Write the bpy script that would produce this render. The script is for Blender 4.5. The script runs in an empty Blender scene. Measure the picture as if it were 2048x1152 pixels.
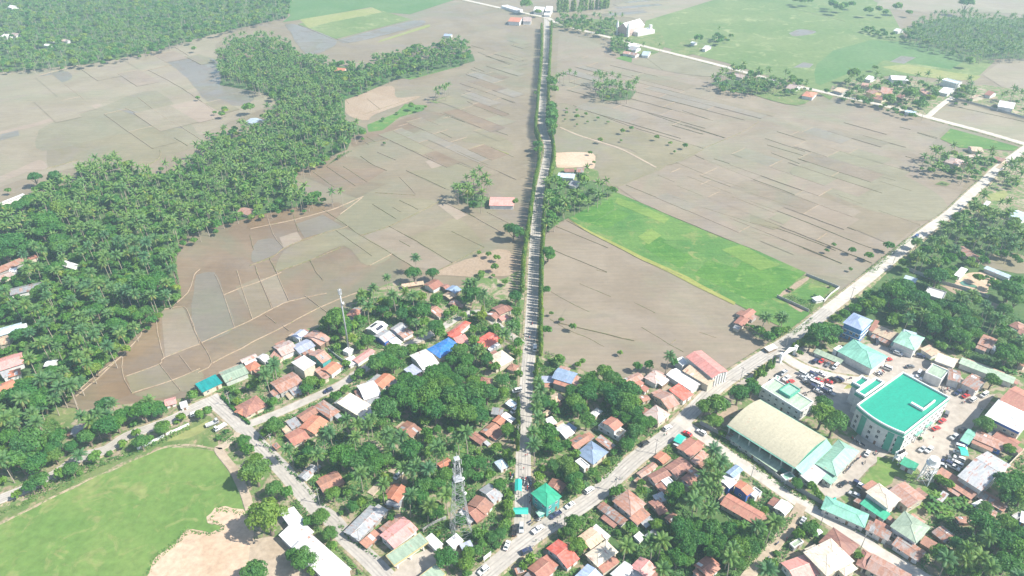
import bpy, math, random
import numpy as np
from mathutils import Vector, Matrix

random.seed(7)
rng = np.random.default_rng(7)
SC = bpy.context.scene
COL = SC.collection
R = math.radians

# ------------------------------------------------------------------ camera
CAM_H = 225.0                 # drone height above the flat ground, metres
F_PX = 1420.0                 # focal length in photograph pixels (2048 wide)
PITCH = R(33.1)               # below the horizon
cam_data = bpy.data.cameras.new('camera')
cam = bpy.data.objects.new('camera', cam_data)
COL.objects.link(cam)
cam.location = (0, 0, CAM_H)
cam.rotation_euler = (math.pi / 2 - PITCH, 0, 0)
cam_data.sensor_width = 36.0
cam_data.lens = 36.0 * F_PX / 2048.0
cam_data.clip_start = 1.0
cam_data.clip_end = 20000.0
SC.camera = cam

# ------------------------------------------------------------------ sky and sun
SUN_EL = R(47)
SUN_AZ = Vector((0.965, -0.26, 0)).normalized()      # towards the sun, on the ground
world = bpy.data.worlds.new('World')
SC.world = world
world.use_nodes = True
wn = world.node_tree
bg = wn.nodes['Background']
sky = wn.nodes.new('ShaderNodeTexSky')
sky.sky_type = 'NISHITA'
sky.sun_disc = False
sky.sun_elevation = SUN_EL
sky.sun_rotation = math.atan2(SUN_AZ.x, SUN_AZ.y)
sky.air_density = 1.0
sky.dust_density = 1.2
wn.links.new(sky.outputs['Color'], bg.inputs['Color'])
bg.inputs['Strength'].default_value = 0.105
sun_data = bpy.data.lights.new('sun', 'SUN')
sun_data.energy = 4.9
sun_data.angle = R(0.53)
sun_data.color = (1.0, 0.95, 0.86)
sun = bpy.data.objects.new('sun', sun_data)
COL.objects.link(sun)
to_sun = Vector((SUN_AZ.x * math.cos(SUN_EL), SUN_AZ.y * math.cos(SUN_EL), math.sin(SUN_EL)))
sun.rotation_euler = to_sun.to_track_quat('Z', 'Y').to_euler()
sun.location = to_sun * 400

SC.view_settings.view_transform = 'Standard'
SC.view_settings.look = 'None'
SC.view_settings.gamma = 1.0
SC.view_settings.exposure = 0.95
SC.view_settings.use_curve_mapping = False
SC.cycles.volume_step_rate = 10.0
SC.cycles.volume_max_steps = 64
SC.cycles.max_bounces = 6
SC.cycles.diffuse_bounces = 3
SC.cycles.glossy_bounces = 2
SC.cycles.transmission_bounces = 4
SC.cycles.transparent_max_bounces = 6
SC.cycles.volume_bounces = 1
SC.cycles.use_denoising = True

# ------------------------------------------------------------------ pixels to places
ZONES = {  # close-up crops of the photograph used for measuring: origin and scale
 'A': (0, 768, 3.0), 'B': (400, 768, 3.0), 'C': (720, 768, 3.0), 'D': (1040, 768, 3.0),
 'E': (1380, 768, 3.0), 'F': (1680, 768, 3.0), 'G': (0, 480, 3.6), 'H': (380, 540, 3.839),
 'I': (700, 540, 3.84), 'J': (1060, 540, 3.84), 'K': (1400, 540, 3.839), 'L': (1640, 540, 3.84),
 'M': (0, 0, 3.84), 'N': (0, 250, 3.84), 'O': (500, 0, 3.84), 'P': (500, 250, 3.84),
 'Q': (1000, 0, 3.84), 'R': (1000, 250, 3.84), 'S': (1500, 0, 3.737), 'T': (1500, 250, 3.737),
 'V': (1780, 380, 4.43), 'X': (0, 0, 1.0), 'Y': (1640, 660, 6.4), 'U': (1000, 880, 4.235)}
CP, SP = math.cos(PITCH), math.sin(PITCH)

def zpx(z, x, y):
    ox, oy, s = ZONES[z]
    return ox + x / s, oy + y / s

def ray(px, py):
    a = (px - 1024.0) / F_PX
    b = (576.0 - py) / F_PX
    return a, CP + SP * b, -SP + CP * b

def place(px, py, h=0.0):
    """photo pixel -> point of the horizontal plane at height h"""
    dx, dy, dz = ray(px, py)
    t = (h - CAM_H) / dz
    return Vector((dx * t, dy * t, h))

def depth_at(px, py, h=0.0):
    p = place(px, py, h)
    return p.y * CP + (CAM_H - h) * SP

def project(p):
    d = p[1] * CP + (CAM_H - p[2]) * SP
    u = p[1] * SP - (CAM_H - p[2]) * CP
    return 1024 + F_PX * p[0] / d, 576 - F_PX * u / d, d

def pts(z, flat, h=0.0):
    return [place(*zpx(z, flat[i], flat[i + 1]), h) for i in range(0, len(flat), 2)]

def nums(s):
    return [float(t) for t in s.replace(',', ' ').split()]

# ------------------------------------------------------------------ object helpers
def mesh_obj(name, verts, faces, mats=None, parent=None, fmat=None, smooth=False):
    me = bpy.data.meshes.new(name)
    me.from_pydata([tuple(v) for v in verts], [], faces)
    if mats is not None:
        for m in (mats if isinstance(mats, (list, tuple)) else [mats]):
            me.materials.append(m)
    if fmat is not None:
        me.polygons.foreach_set('material_index', fmat)
    if smooth:
        me.polygons.foreach_set('use_smooth', [True] * len(me.polygons))
    me.update()
    o = bpy.data.objects.new(name, me)
    COL.objects.link(o)
    if parent is not None:
        o.parent = parent
    return o

def data_obj(name, me, parent=None, loc=None, rot=None, scale=None):
    o = bpy.data.objects.new(name, me)
    COL.objects.link(o)
    if parent is not None:
        o.parent = parent
    if loc is not None:
        o.location = loc
    if rot is not None:
        o.rotation_euler = rot
    if scale is not None:
        o.scale = scale
    return o

def empty(name, loc=(0, 0, 0), rotz=0.0, scale=None):
    o = bpy.data.objects.new(name, None)
    COL.objects.link(o)
    o.location = loc
    o.rotation_euler = (0, 0, rotz)
    if scale is not None:
        o.scale = scale
    o.empty_display_size = 0.5
    return o

def tag(o, label, cat, group=None):
    o['label'] = label
    o['category'] = cat
    if group:
        o['group'] = group
    return o

def kind(o, k):
    o['kind'] = k
    return o

def copy_tree(o, parent=None):
    c = o.copy()
    COL.objects.link(c)
    c.parent = parent
    for ch in o.children:
        copy_tree(ch, c)
    return c

class MB:
    """collects simple solids into one mesh"""
    def __init__(self):
        self.v, self.f, self.m = [], [], []
    def add(self, v, f, m=0):
        n = len(self.v)
        self.v += [tuple(p) for p in v]
        self.f += [tuple(i + n for i in q) for q in f]
        self.m += [m] * len(f)
    def box(self, c, s, m=0, rotz=0.0):
        cx, cy, cz = c
        hx, hy, hz = s[0] / 2, s[1] / 2, s[2] / 2
        co, si = math.cos(rotz), math.sin(rotz)
        vv = []
        for x, y, z in ((-1, -1, -1), (1, -1, -1), (1, 1, -1), (-1, 1, -1), (-1, -1, 1), (1, -1, 1), (1, 1, 1), (-1, 1, 1)):
            a, b = x * hx, y * hy
            vv.append((cx + a * co - b * si, cy + a * si + b * co, cz + z * hz))
        self.add(vv, [(0, 3, 2, 1), (4, 5, 6, 7), (0, 1, 5, 4), (1, 2, 6, 5), (2, 3, 7, 6), (3, 0, 4, 7)], m)
    def tube(self, p0, p1, r0, r1=None, n=6, m=0, cap=True):
        r1 = r0 if r1 is None else r1
        p0, p1 = Vector(p0), Vector(p1)
        d = (p1 - p0).normalized()
        a = d.orthogonal().normalized()
        b = d.cross(a)
        vv = []
        for p, r in ((p0, r0), (p1, r1)):
            for k in range(n):
                t = 2 * math.pi * k / n
                vv.append(p + (a * math.cos(t) + b * math.sin(t)) * r)
        ff = [(k, (k + 1) % n, n + (k + 1) % n, n + k) for k in range(n)]
        if cap:
            ff += [tuple(range(n))[::-1], tuple(range(n, 2 * n))]
        self.add(vv, ff, m)
    def prism(self, prof, y0, y1, m=0):
        """profile in x,z extruded along y; y0/y1 may be per-point lists"""
        n = len(prof)
        ya = y0 if isinstance(y0, list) else [y0] * n
        yb = y1 if isinstance(y1, list) else [y1] * n
        vv = [(p[0], ya[i], p[1]) for i, p in enumerate(prof)] + [(p[0], yb[i], p[1]) for i, p in enumerate(prof)]
        ff = [(k, n + k, n + (k + 1) % n, (k + 1) % n) for k in range(n)]
        ff += [tuple(range(n)), tuple(range(n, 2 * n))[::-1]]
        self.add(vv, ff, m)
    def build(self, name, mats, parent=None, smooth=False):
        return mesh_obj(name, self.v, self.f, mats, parent, self.m if isinstance(mats, (list, tuple)) else None, smooth)

# ------------------------------------------------------------------ materials
def new_mat(name):
    m = bpy.data.materials.new(name)
    m.use_nodes = True
    nt = m.node_tree
    return m, nt, nt.nodes['Principled BSDF']

def nd(nt, t, **kw):
    n = nt.nodes.new(t)
    for k, v in kw.items():
        setattr(n, k, v)
    return n

def noise(nt, scale, detail=4.0, rough=0.55, vec=None, dist=0.0):
    n = nd(nt, 'ShaderNodeTexNoise')
    n.inputs['Scale'].default_value = scale
    n.inputs['Detail'].default_value = detail
    n.inputs['Roughness'].default_value = rough
    n.inputs['Distortion'].default_value = dist
    if vec is not None:
        nt.links.new(vec, n.inputs['Vector'])
    return n.outputs['Fac']

def ramp(nt, fac, stops):
    r = nd(nt, 'ShaderNodeValToRGB')
    el = r.color_ramp.elements
    while len(el) < len(stops):
        el.new(0.5)
    for e, (p, c) in zip(el, stops):
        e.position = p
        e.color = (c[0], c[1], c[2], 1) if isinstance(c, (tuple, list)) else (c, c, c, 1)
    nt.links.new(fac, r.inputs['Fac'])
    return r.outputs['Color']

def mix(nt, fac, a, b, blend='MIX'):
    m = nd(nt, 'ShaderNodeMix', data_type='RGBA', blend_type=blend)
    if isinstance(fac, (int, float)):
        m.inputs['Factor'].default_value = fac
    else:
        nt.links.new(fac, m.inputs['Factor'])
    for s, v in (('A', a), ('B', b)):
        sock = [i for i in m.inputs if i.name == s and i.type == 'RGBA'][0]
        if isinstance(v, (tuple, list)):
            sock.default_value = (v[0], v[1], v[2], 1)
        else:
            nt.links.new(v, sock)
    return [o for o in m.outputs if o.type == 'RGBA'][0]

def geo_pos(nt):
    return nd(nt, 'ShaderNodeNewGeometry').outputs['Position']

def bump(nt, bsdf, h, strength, dist=0.1):
    b = nd(nt, 'ShaderNodeBump')
    b.inputs['Strength'].default_value = strength
    b.inputs['Distance'].default_value = dist
    nt.links.new(h, b.inputs['Height'])
    nt.links.new(b.outputs['Normal'], bsdf.inputs['Normal'])

def sc(c, k):
    return tuple(max(0.0, min(1.0, x * k)) for x in c)

def plain(name, col, rough=0.6, metal=0.0, var=0.12, scale=0.8):
    m, nt, b = new_mat(name)
    tc = nd(nt, 'ShaderNodeTexCoord').outputs['Object']
    f = noise(nt, scale, 5, 0.6, tc)
    nt.links.new(ramp(nt, f, [(0.25, sc(col, 1 - var)), (0.75, sc(col, 1 + var))]), b.inputs['Base Color'])
    b.inputs['Roughness'].default_value = rough
    b.inputs['Metallic'].default_value = metal
    return m

def ground_mat(name, c0, c1, big=0.02, small=0.4, rough=0.95, c2=None, bumps=0.4, c2pos=0.62, rows=None):
    m, nt, b = new_mat(name)
    p = geo_pos(nt)
    f = noise(nt, big, 6, 0.6, p, 0.6)
    g = noise(nt, small, 5, 0.65, p)
    base = ramp(nt, f, [(0.36, c0), (0.64, c1)])
    if c2 is not None:
        k = noise(nt, big * 3.3, 6, 0.65, p, 1.0)
        base = mix(nt, ramp(nt, k, [(c2pos - 0.06, 0.0), (c2pos + 0.05, 1.0)]), base, c2)
    if rows is not None:      # planting rows and passes of the plough
        st = nd(nt, 'ShaderNodeMapping')
        st.inputs['Rotation'].default_value = (0, 0, rows)
        st.inputs['Scale'].default_value = (0.04, 0.55, 1)
        nt.links.new(p, st.inputs['Vector'])
        rr = noise(nt, 1.0, 5, 0.7, st.outputs['Vector'], 0.5)
        base = mix(nt, 0.8, base, ramp(nt, rr, [(0.3, (0.74, 0.78, 0.74)), (0.7, (1.3, 1.2, 1.2))]), 'MULTIPLY')
    grain = ramp(nt, g, [(0.25, (0.72, 0.72, 0.72)), (0.75, (1.28, 1.28, 1.28))])
    nt.links.new(mix(nt, 0.8, base, grain, 'MULTIPLY'), b.inputs['Base Color'])
    b.inputs['Roughness'].default_value = rough
    b.inputs['Specular IOR Level'].default_value = 0.25
    bump(nt, b, g, bumps, 0.25)
    return m

def paddy_mat(name, c0, c1, wet=0.5, gloss=0.12, lines=0.0, ang=0.0):
    """puddled rice field: mud with shallow water standing on it"""
    m, nt, b = new_mat(name)
    p = geo_pos(nt)
    f = noise(nt, 0.022, 6, 0.62, p, 0.8)
    g = noise(nt, 0.35, 5, 0.7, p)
    st = nd(nt, 'ShaderNodeMapping')
    st.inputs['Rotation'].default_value = (0, 0, ang)
    st.inputs['Scale'].default_value = (0.05, 0.5, 1)
    nt.links.new(p, st.inputs['Vector'])
    s = noise(nt, 1.0, 4, 0.6, st.outputs['Vector'], 0.4)
    base = ramp(nt, f, [(0.34, c0), (0.66, c1)])
    avg = [(a + b) / 2 for a, b in zip(c0, c1)]
    lum = sum(avg) / 3
    o1 = noise(nt, 0.009, 5, 0.6, p, 1.5)
    base = mix(nt, ramp(nt, o1, [(0.48, 0.0), (0.66, 0.75)]), base, (lum * 1.06, lum * 1.05, lum * 0.66))
    off = nd(nt, 'ShaderNodeVectorMath', operation='ADD')
    off.inputs[1].default_value = (431.0, 87.0, 0.0)
    nt.links.new(p, off.inputs[0])
    o2 = noise(nt, 0.013, 5, 0.62, off.outputs[0], 1.8)
    base = mix(nt, ramp(nt, o2, [(0.52, 0.0), (0.70, 0.7)]), base, (lum * 1.20, lum * 1.0, lum * 0.82))
    base = mix(nt, 0.55, base, ramp(nt, s, [(0.3, (0.82, 0.82, 0.82)), (0.7, (1.16, 1.15, 1.13))]), 'MULTIPLY')
    base = mix(nt, 0.5, base, ramp(nt, g, [(0.3, (0.86, 0.86, 0.86)), (0.7, (1.12, 1.12, 1.12))]), 'MULTIPLY')
    nt.links.new(base, b.inputs['Base Color'])
    w = noise(nt, 0.035, 7, 0.65, p, 1.2)
    lo, hi = wet - 0.12, wet + 0.12
    nt.links.new(ramp(nt, w, [(1 - hi, 0.8), (1 - lo, 0.15 + gloss)]), b.inputs['Roughness'])
    b.inputs['Specular IOR Level'].default_value = 0.35
    bump(nt, b, g, 0.12, 0.1)
    return m

def leaf_mat(name, c0, c1, trans=0.25, c_obj=0.25):
    m, nt, b = new_mat(name)
    p = geo_pos(nt)
    f = noise(nt, 0.9, 3, 0.6, p)
    oi = nd(nt, 'ShaderNodeObjectInfo').outputs['Random']
    base = ramp(nt, f, [(0.3, c0), (0.7, c1)])
    f2 = noise(nt, 0.085, 3, 0.6, p)          # neighbouring trees differ in hue
    base = mix(nt, 1.0, base, ramp(nt, f2, [(0.36, (0.78, 0.9, 1.15)), (0.5, (1, 1, 1)), (0.66, (1.28, 1.12, 0.95))]), 'MULTIPLY')
    tint = ramp(nt, oi, [(0.0, (1 - c_obj, 1 - c_obj * 0.6, 1.0)), (0.5, (1, 1, 1)), (1.0, (1 + c_obj * 1.3, 1 + c_obj * 0.5, 0.85))])
    col = mix(nt, 1.0, base, tint, 'MULTIPLY')
    out = nt.nodes['Material Output']
    nt.links.new(col, b.inputs['Base Color'])
    b.inputs['Roughness'].default_value = 0.55
    b.inputs['Specular IOR Level'].default_value = 0.3
    tr = nd(nt, 'ShaderNodeBsdfTranslucent')
    nt.links.new(mix(nt, 1.0, col, (1.5, 1.5, 0.6), 'MULTIPLY'), tr.inputs['Color'])
    ms = nd(nt, 'ShaderNodeMixShader')
    ms.inputs[0].default_value = trans
    nt.links.new(b.outputs[0], ms.inputs[1])
    nt.links.new(tr.outputs[0], ms.inputs[2])
    nt.links.new(ms.outputs[0], out.inputs['Surface'])
    return m

RUST = (0.25, 0.125, 0.085)
def roof_mat(name, col, rust=0.0, metal=0.0, rough=0.5, rustcol=RUST, stripes=0.25, bleach=0.2):
    """corrugated sheet: ribs run down the slope (local y), sheets differ a little, rust follows sheets"""
    m, nt, b = new_mat(name)
    tc = nd(nt, 'ShaderNodeTexCoord').outputs['Object']
    oi = nd(nt, 'ShaderNodeObjectInfo').outputs['Random']
    off = nd(nt, 'ShaderNodeVectorMath', operation='ADD')
    sc_ = nd(nt, 'ShaderNodeVectorMath', operation='SCALE')
    sc_.inputs[0].default_value = (37.0, 53.0, 11.0)
    nt.links.new(oi, sc_.inputs['Scale'])
    nt.links.new(tc, off.inputs[0])
    nt.links.new(sc_.outputs[0], off.inputs[1])
    mp = nd(nt, 'ShaderNodeMapping')
    mp.inputs['Scale'].default_value = (1.15, 0.16, 0.16)
    nt.links.new(off.outputs[0], mp.inputs['Vector'])
    sheets = noise(nt, 1.0, 2, 0.5, mp.outputs[0])
    patch = noise(nt, 0.33, 6, 0.68, off.outputs[0], 0.8)
    base = mix(nt, 1.0, col, ramp(nt, sheets, [(0.3, 1 - stripes), (0.7, 1 + stripes)]), 'MULTIPLY')
    base = mix(nt, ramp(nt, patch, [(0.45, 0.0), (0.75, bleach)]), base, sc(col, 1.7) if max(col) < 0.5 else (0.75, 0.74, 0.72))
    if rust > 0:
        k = mix(nt, 0.5, patch, sheets, 'MIX')
        k = ramp(nt, k, [(0.62 - rust * 0.3, 0.0), (0.70 - rust * 0.28, 1.0)])
        rc = ramp(nt, noise(nt, 1.6, 5, 0.7, off.outputs[0]), [(0.3, rustcol), (0.7, sc(rustcol, 1.7))])
        base = mix(nt, k, base, rc)
    dirt = noise(nt, 1.2, 6, 0.7, off.outputs[0])
    base = mix(nt, 0.5, base, ramp(nt, dirt, [(0.28, 0.58), (0.62, 1.12)]), 'MULTIPLY')
    hs = nd(nt, 'ShaderNodeHueSaturation')
    v = nd(nt, 'ShaderNodeMapRange')
    v.inputs['To Min'].default_value = 0.82
    v.inputs['To Max'].default_value = 1.18
    nt.links.new(oi, v.inputs['Value'])
    nt.links.new(v.outputs[0], hs.inputs['Value'])
    nt.links.new(base, hs.inputs['Color'])
    nt.links.new(hs.outputs[0], b.inputs['Base Color'])
    b.inputs['Roughness'].default_value = rough
    b.inputs['Metallic'].default_value = metal
    w = nd(nt, 'ShaderNodeTexWave', bands_direction='X')
    w.inputs['Scale'].default_value = 1.6
    nt.links.new(tc, w.inputs['Vector'])
    bump(nt, b, w.outputs['Fac'], 0.35, 0.05)
    return m

M = {}
M['ground'] = paddy_mat('muddy paddy ground', (0.174, 0.14, 0.088), (0.224, 0.186, 0.127), 0.42, 0.28, ang=0.5)
M['mudR'] = paddy_mat('grey brown paddy', (0.194, 0.155, 0.108), (0.245, 0.202, 0.148), 0.42, 0.3, ang=-0.35)
M['mudB'] = paddy_mat('brown paddy', (0.158, 0.112, 0.07), (0.212, 0.158, 0.104), 0.42, 0.25, ang=0.9)
M['mudO'] = paddy_mat('orange brown wet mud', (0.158, 0.105, 0.058), (0.206, 0.148, 0.087), 0.5, 0.2, ang=0.3)
M['water'] = paddy_mat('flooded paddy', (0.158, 0.136, 0.102), (0.195, 0.172, 0.135), 0.6, 0.14, ang=0.2)
M['olive'] = paddy_mat('olive paddy', (0.170, 0.148, 0.086), (0.219, 0.191, 0.120), 0.4, 0.28, ang=0.4)
M['pinkmud'] = paddy_mat('drying pale mud', (0.245, 0.192, 0.142), (0.29, 0.232, 0.178), 0.25, 0.3, ang=0.8)
M['mudP'] = paddy_mat('pinkish paddy', (0.204, 0.16, 0.114), (0.252, 0.204, 0.152), 0.4, 0.3, ang=-0.3)
M['mudG'] = paddy_mat('greyer paddy', (0.186, 0.158, 0.116), (0.23, 0.2, 0.154), 0.5, 0.2, ang=-0.4)
M['mudD'] = paddy_mat('darker paddy', (0.172, 0.134, 0.09), (0.22, 0.178, 0.126), 0.45, 0.2, ang=-0.35)
M['tan'] = ground_mat('tan dry field', (0.268, 0.198, 0.134), (0.310, 0.240, 0.173), 0.03, 0.6)
M['sand'] = ground_mat('bare sand', (0.4, 0.29, 0.2), (0.475, 0.36, 0.262), 0.05, 0.5, c2=(0.40, 0.29, 0.20))
M['rice'] = ground_mat('young rice', (0.056, 0.149, 0.030), (0.098, 0.186, 0.042), 0.03, 0.6, c2=(0.155, 0.20, 0.06), c2pos=0.6, rows=0.5)
M['rice2'] = ground_mat('deep green rice', (0.045, 0.140, 0.019), (0.079, 0.181, 0.028), 0.035, 0.6, c2=(0.11, 0.205, 0.04), c2pos=0.6, rows=0.5)
M['ricey'] = ground_mat('yellowing rice edge', (0.204, 0.221, 0.051), (0.255, 0.255, 0.076), 0.05, 0.7)
M['grassf'] = ground_mat('playing field grass', (0.098, 0.178, 0.040), (0.140, 0.210, 0.055), 0.03, 0.3, c2=(0.178, 0.215, 0.07), c2pos=0.59)
M['verge'] = ground_mat('verge grass', (0.083, 0.143, 0.037), (0.156, 0.184, 0.069), 0.08, 0.7, c2=(0.29, 0.235, 0.14))
M['fargreen'] = ground_mat('far green field', (0.099, 0.158, 0.047), (0.142, 0.186, 0.067), 0.012, 0.2, c2=(0.22, 0.25, 0.11))
M['fardeep'] = ground_mat('far deep green field', (0.071, 0.151, 0.044), (0.099, 0.170, 0.060), 0.015, 0.2)
M['faryel'] = ground_mat('far yellow green field', (0.200, 0.225, 0.072), (0.238, 0.242, 0.102), 0.015, 0.2)
M['farmud'] = paddy_mat('pale far paddy', (0.21, 0.176, 0.118), (0.256, 0.222, 0.158), 0.35, 0.3, ang=0.2)
M['fargrn_mud'] = paddy_mat('green tinged paddy', (0.176, 0.159, 0.099), (0.219, 0.200, 0.133), 0.4, 0.28, ang=0.15)
M['soil'] = ground_mat('town soil', (0.224, 0.176, 0.116), (0.320, 0.264, 0.192), 0.06, 0.6, c2=(0.105, 0.165, 0.05), c2pos=0.5)
M['grove'] = ground_mat('grove floor', (0.05, 0.105, 0.03), (0.085, 0.135, 0.045), 0.06, 0.5, c2=(0.17, 0.15, 0.085), c2pos=0.66)
M['concrete'] = ground_mat('concrete road', (0.352, 0.324, 0.284), (0.408, 0.379, 0.339), 0.05, 0.35, 0.85, bumps=0.1)
M['worn'] = ground_mat('tyre-worn concrete', (0.285, 0.262, 0.235), (0.345, 0.32, 0.288), 0.07, 0.4, 0.85, bumps=0.1)
M['dustroad'] = ground_mat('dusty pale road', (0.409, 0.372, 0.319), (0.467, 0.430, 0.377), 0.05, 0.35, 0.9, bumps=0.1)
M['dirtroad'] = ground_mat('dirt track', (0.312, 0.246, 0.176), (0.385, 0.316, 0.238), 0.08, 0.5, 0.95, bumps=0.2)
M['yard'] = ground_mat('compound pavement', (0.328, 0.286, 0.239), (0.386, 0.344, 0.294), 0.05, 0.35, 0.9, c2=(0.34, 0.285, 0.225), bumps=0.1)
M['bund'] = ground_mat('dried mud bund', (0.264, 0.200, 0.140), (0.336, 0.260, 0.188), 0.1, 0.8, c2=(0.20, 0.19, 0.09), c2pos=0.6)
M['bundg'] = ground_mat('weedy bund', (0.187, 0.145, 0.085), (0.246, 0.196, 0.128), 0.1, 0.8, c2=(0.14, 0.15, 0.06), c2pos=0.52)

ROOFS = {  # colour, rust, metal, rough, words
 'rust': ((0.281, 0.155, 0.118), 0.75, 0.0, 0.6, 'rusty brown'),
 'rustpink': ((0.387, 0.258, 0.215), 0.55, 0.0, 0.6, 'faded pinkish rusty'),
 'rustgrey': ((0.333, 0.318, 0.303), 0.62, 0.2, 0.5, 'grey and rust streaked'),
 'orange': ((0.450, 0.176, 0.104), 0.3, 0.0, 0.5, 'orange'),
 'red': ((0.533, 0.103, 0.065), 0.0, 0.0, 0.45, 'bright red'),
 'terra': ((0.344, 0.150, 0.107), 0.4, 0.0, 0.55, 'terracotta'),
 'brown': ((0.267, 0.129, 0.099), 0.4, 0.0, 0.55, 'red-brown'),
 'pink': ((0.567, 0.260, 0.236), 0.28, 0.0, 0.5, 'pink'),
 'salmon': ((0.58, 0.245, 0.205), 0.12, 0.0, 0.5, 'salmon red'),
 'pinkpale': ((0.454, 0.356, 0.318), 0.32, 0.0, 0.5, 'pale pink'),
 'grey': ((0.378, 0.386, 0.393), 0.3, 0.25, 0.45, 'grey metal'),
 'white': ((0.619, 0.611, 0.602), 0.14, 0.0, 0.45, 'white'),
 'bright': ((0.80, 0.80, 0.80), 0.0, 0.0, 0.4, 'bright white'),
 'cream': ((0.626, 0.547, 0.428), 0.2, 0.0, 0.55, 'cream'),
 'tan': ((0.468, 0.369, 0.260), 0.3, 0.0, 0.6, 'tan'),
 'court': ((0.42, 0.385, 0.275), 0.05, 0.0, 0.5, 'olive tan'),
 'blue': ((0.03, 0.19, 0.55), 0.0, 0.0, 0.4, 'bright blue'),
 'slate': ((0.237, 0.315, 0.438), 0.05, 0.0, 0.45, 'slate blue'),
 'lilac': ((0.344, 0.370, 0.456), 0.1, 0.1, 0.45, 'bluish grey'),
 'peri': ((0.284, 0.353, 0.516), 0.0, 0.0, 0.45, 'light blue'),
 'sky': ((0.430, 0.516, 0.585), 0.08, 0.0, 0.45, 'pale blue'),
 'teal': ((0.01, 0.25, 0.24), 0.0, 0.0, 0.45, 'teal'),
 'green': ((0.03, 0.30, 0.17), 0.0, 0.0, 0.5, 'green'),
 'lgreen': ((0.25, 0.43, 0.33), 0.06, 0.0, 0.5, 'pale green'),
 'mint': ((0.17, 0.38, 0.29), 0.0, 0.0, 0.5, 'sea green'),
 'sage': ((0.284, 0.361, 0.267), 0.05, 0.0, 0.55, 'sage green'),
 'hall': ((0.004, 0.285, 0.185), 0.0, 0.0, 0.5, 'emerald green'),
 'tent': ((0.02, 0.38, 0.29), 0.0, 0.0, 0.6, 'turquoise'),
 'concrete': ((0.45, 0.45, 0.45), 0.0, 0.0, 0.8, 'bare concrete')}
for k, v in ROOFS.items():
    flat = k in ('hall', 'concrete', 'tent', 'court')
    M['r_' + k] = roof_mat(v[4] + ' roofing', v[0], v[1], v[2], v[3], stripes=0.06 if flat else 0.2, bleach=0.05 if flat else 0.22)
WALLS = {'cream': (0.62, 0.55, 0.43), 'white': (0.72, 0.71, 0.68), 'grey': (0.42, 0.41, 0.39), 'wood': (0.26, 0.19, 0.13),
         'green': (0.10, 0.42, 0.30), 'blue': (0.05, 0.15, 0.52), 'pinkw': (0.60, 0.42, 0.36), 'teal': (0.08, 0.38, 0.36),
         'azure': (0.07, 0.23, 0.50), 'pale': (0.55, 0.58, 0.52), 'yellow': (0.62, 0.50, 0.24)}
for k, v in WALLS.items():
    M['w_' + k] = plain(k + ' wall', sc(v, 0.82), 0.85, 0, 0.22, 0.6)
M['trim'] = plain('white trim', (0.74, 0.74, 0.72), 0.6, 0, 0.06)
M['glass'] = plain('window glass', (0.035, 0.05, 0.06), 0.12, 0, 0.2)
M['frame'] = plain('window frame', (0.60, 0.58, 0.54), 0.6, 0, 0.1)
M['door'] = plain('door wood', (0.20, 0.11, 0.06), 0.6, 0, 0.2)
M['steel'] = plain('galvanised steel', (0.58, 0.59, 0.60), 0.4, 0.35, 0.1)
M['mast_steel'] = plain('weathered mast steel', (0.36, 0.37, 0.38), 0.5, 0.3, 0.15)
M['dark'] = plain('dark rubber', (0.02, 0.02, 0.022), 0.75, 0, 0.2)
M['bark'] = plain('bark', (0.19, 0.15, 0.11), 0.9, 0, 0.3, 3)
M['palmbark'] = plain('palm bark', (0.33, 0.28, 0.22), 0.9, 0, 0.25, 2)
M['leafdark'] = leaf_mat('dark leaves', (0.036, 0.150, 0.028), (0.086, 0.235, 0.044), 0.34, 0.22)
M['leafmid'] = leaf_mat('mid green leaves', (0.065, 0.180, 0.032), (0.122, 0.262, 0.05), 0.32, 0.25)
M['leafyel'] = leaf_mat('yellow green leaves', (0.11, 0.215, 0.035), (0.175, 0.285, 0.05), 0.32, 0.2)
M['frond'] = leaf_mat('palm frond', (0.062, 0.160, 0.045), (0.12, 0.230, 0.070), 0.3, 0.25)
M['frondold'] = leaf_mat('older palm frond', (0.155, 0.225, 0.07), (0.25, 0.275, 0.10), 0.28, 0.2)
M['mast'] = leaf_mat('mast tree leaves', (0.10, 0.21, 0.03), (0.185, 0.29, 0.046), 0.3, 0.25)
M['weeds'] = leaf_mat('weeds', (0.06, 0.16, 0.035), (0.125, 0.235, 0.06), 0.25, 0.1)

# ------------------------------------------------------------------ ground, fields, roads
def sheet(name, poly, z, mat):
    vs = [(p.x, p.y, z) for p in poly]
    a = sum(vs[i][0] * vs[(i + 1) % len(vs)][1] - vs[(i + 1) % len(vs)][0] * vs[i][1] for i in range(len(vs)))
    if a < 0:
        vs = vs[::-1]
    return kind(mesh_obj(name, vs, [tuple(range(len(vs)))], mat), 'structure')

def smooth_line(p, n=4):
    out = []
    for i in range(len(p) - 1):
        p0, p1, p2, p3 = p[max(i - 1, 0)], p[i], p[i + 1], p[min(i + 2, len(p) - 1)]
        for k in range(n):
            t = k / n
            out.append(0.5 * ((2 * p1) + (p2 - p0) * t + (2 * p0 - 5 * p1 + 4 * p2 - p3) * t * t + (3 * p1 - p0 - 3 * p2 + p3) * t ** 3))
    out.append(p[-1])
    return out

def sides(line):
    res = []
    for i, p in enumerate(line):
        d = line[min(i + 1, len(line) - 1)] - line[max(i - 1, 0)]
        d.z = 0
        d.normalize()
        res.append(Vector((-d.y, d.x, 0)))
    return res

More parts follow.
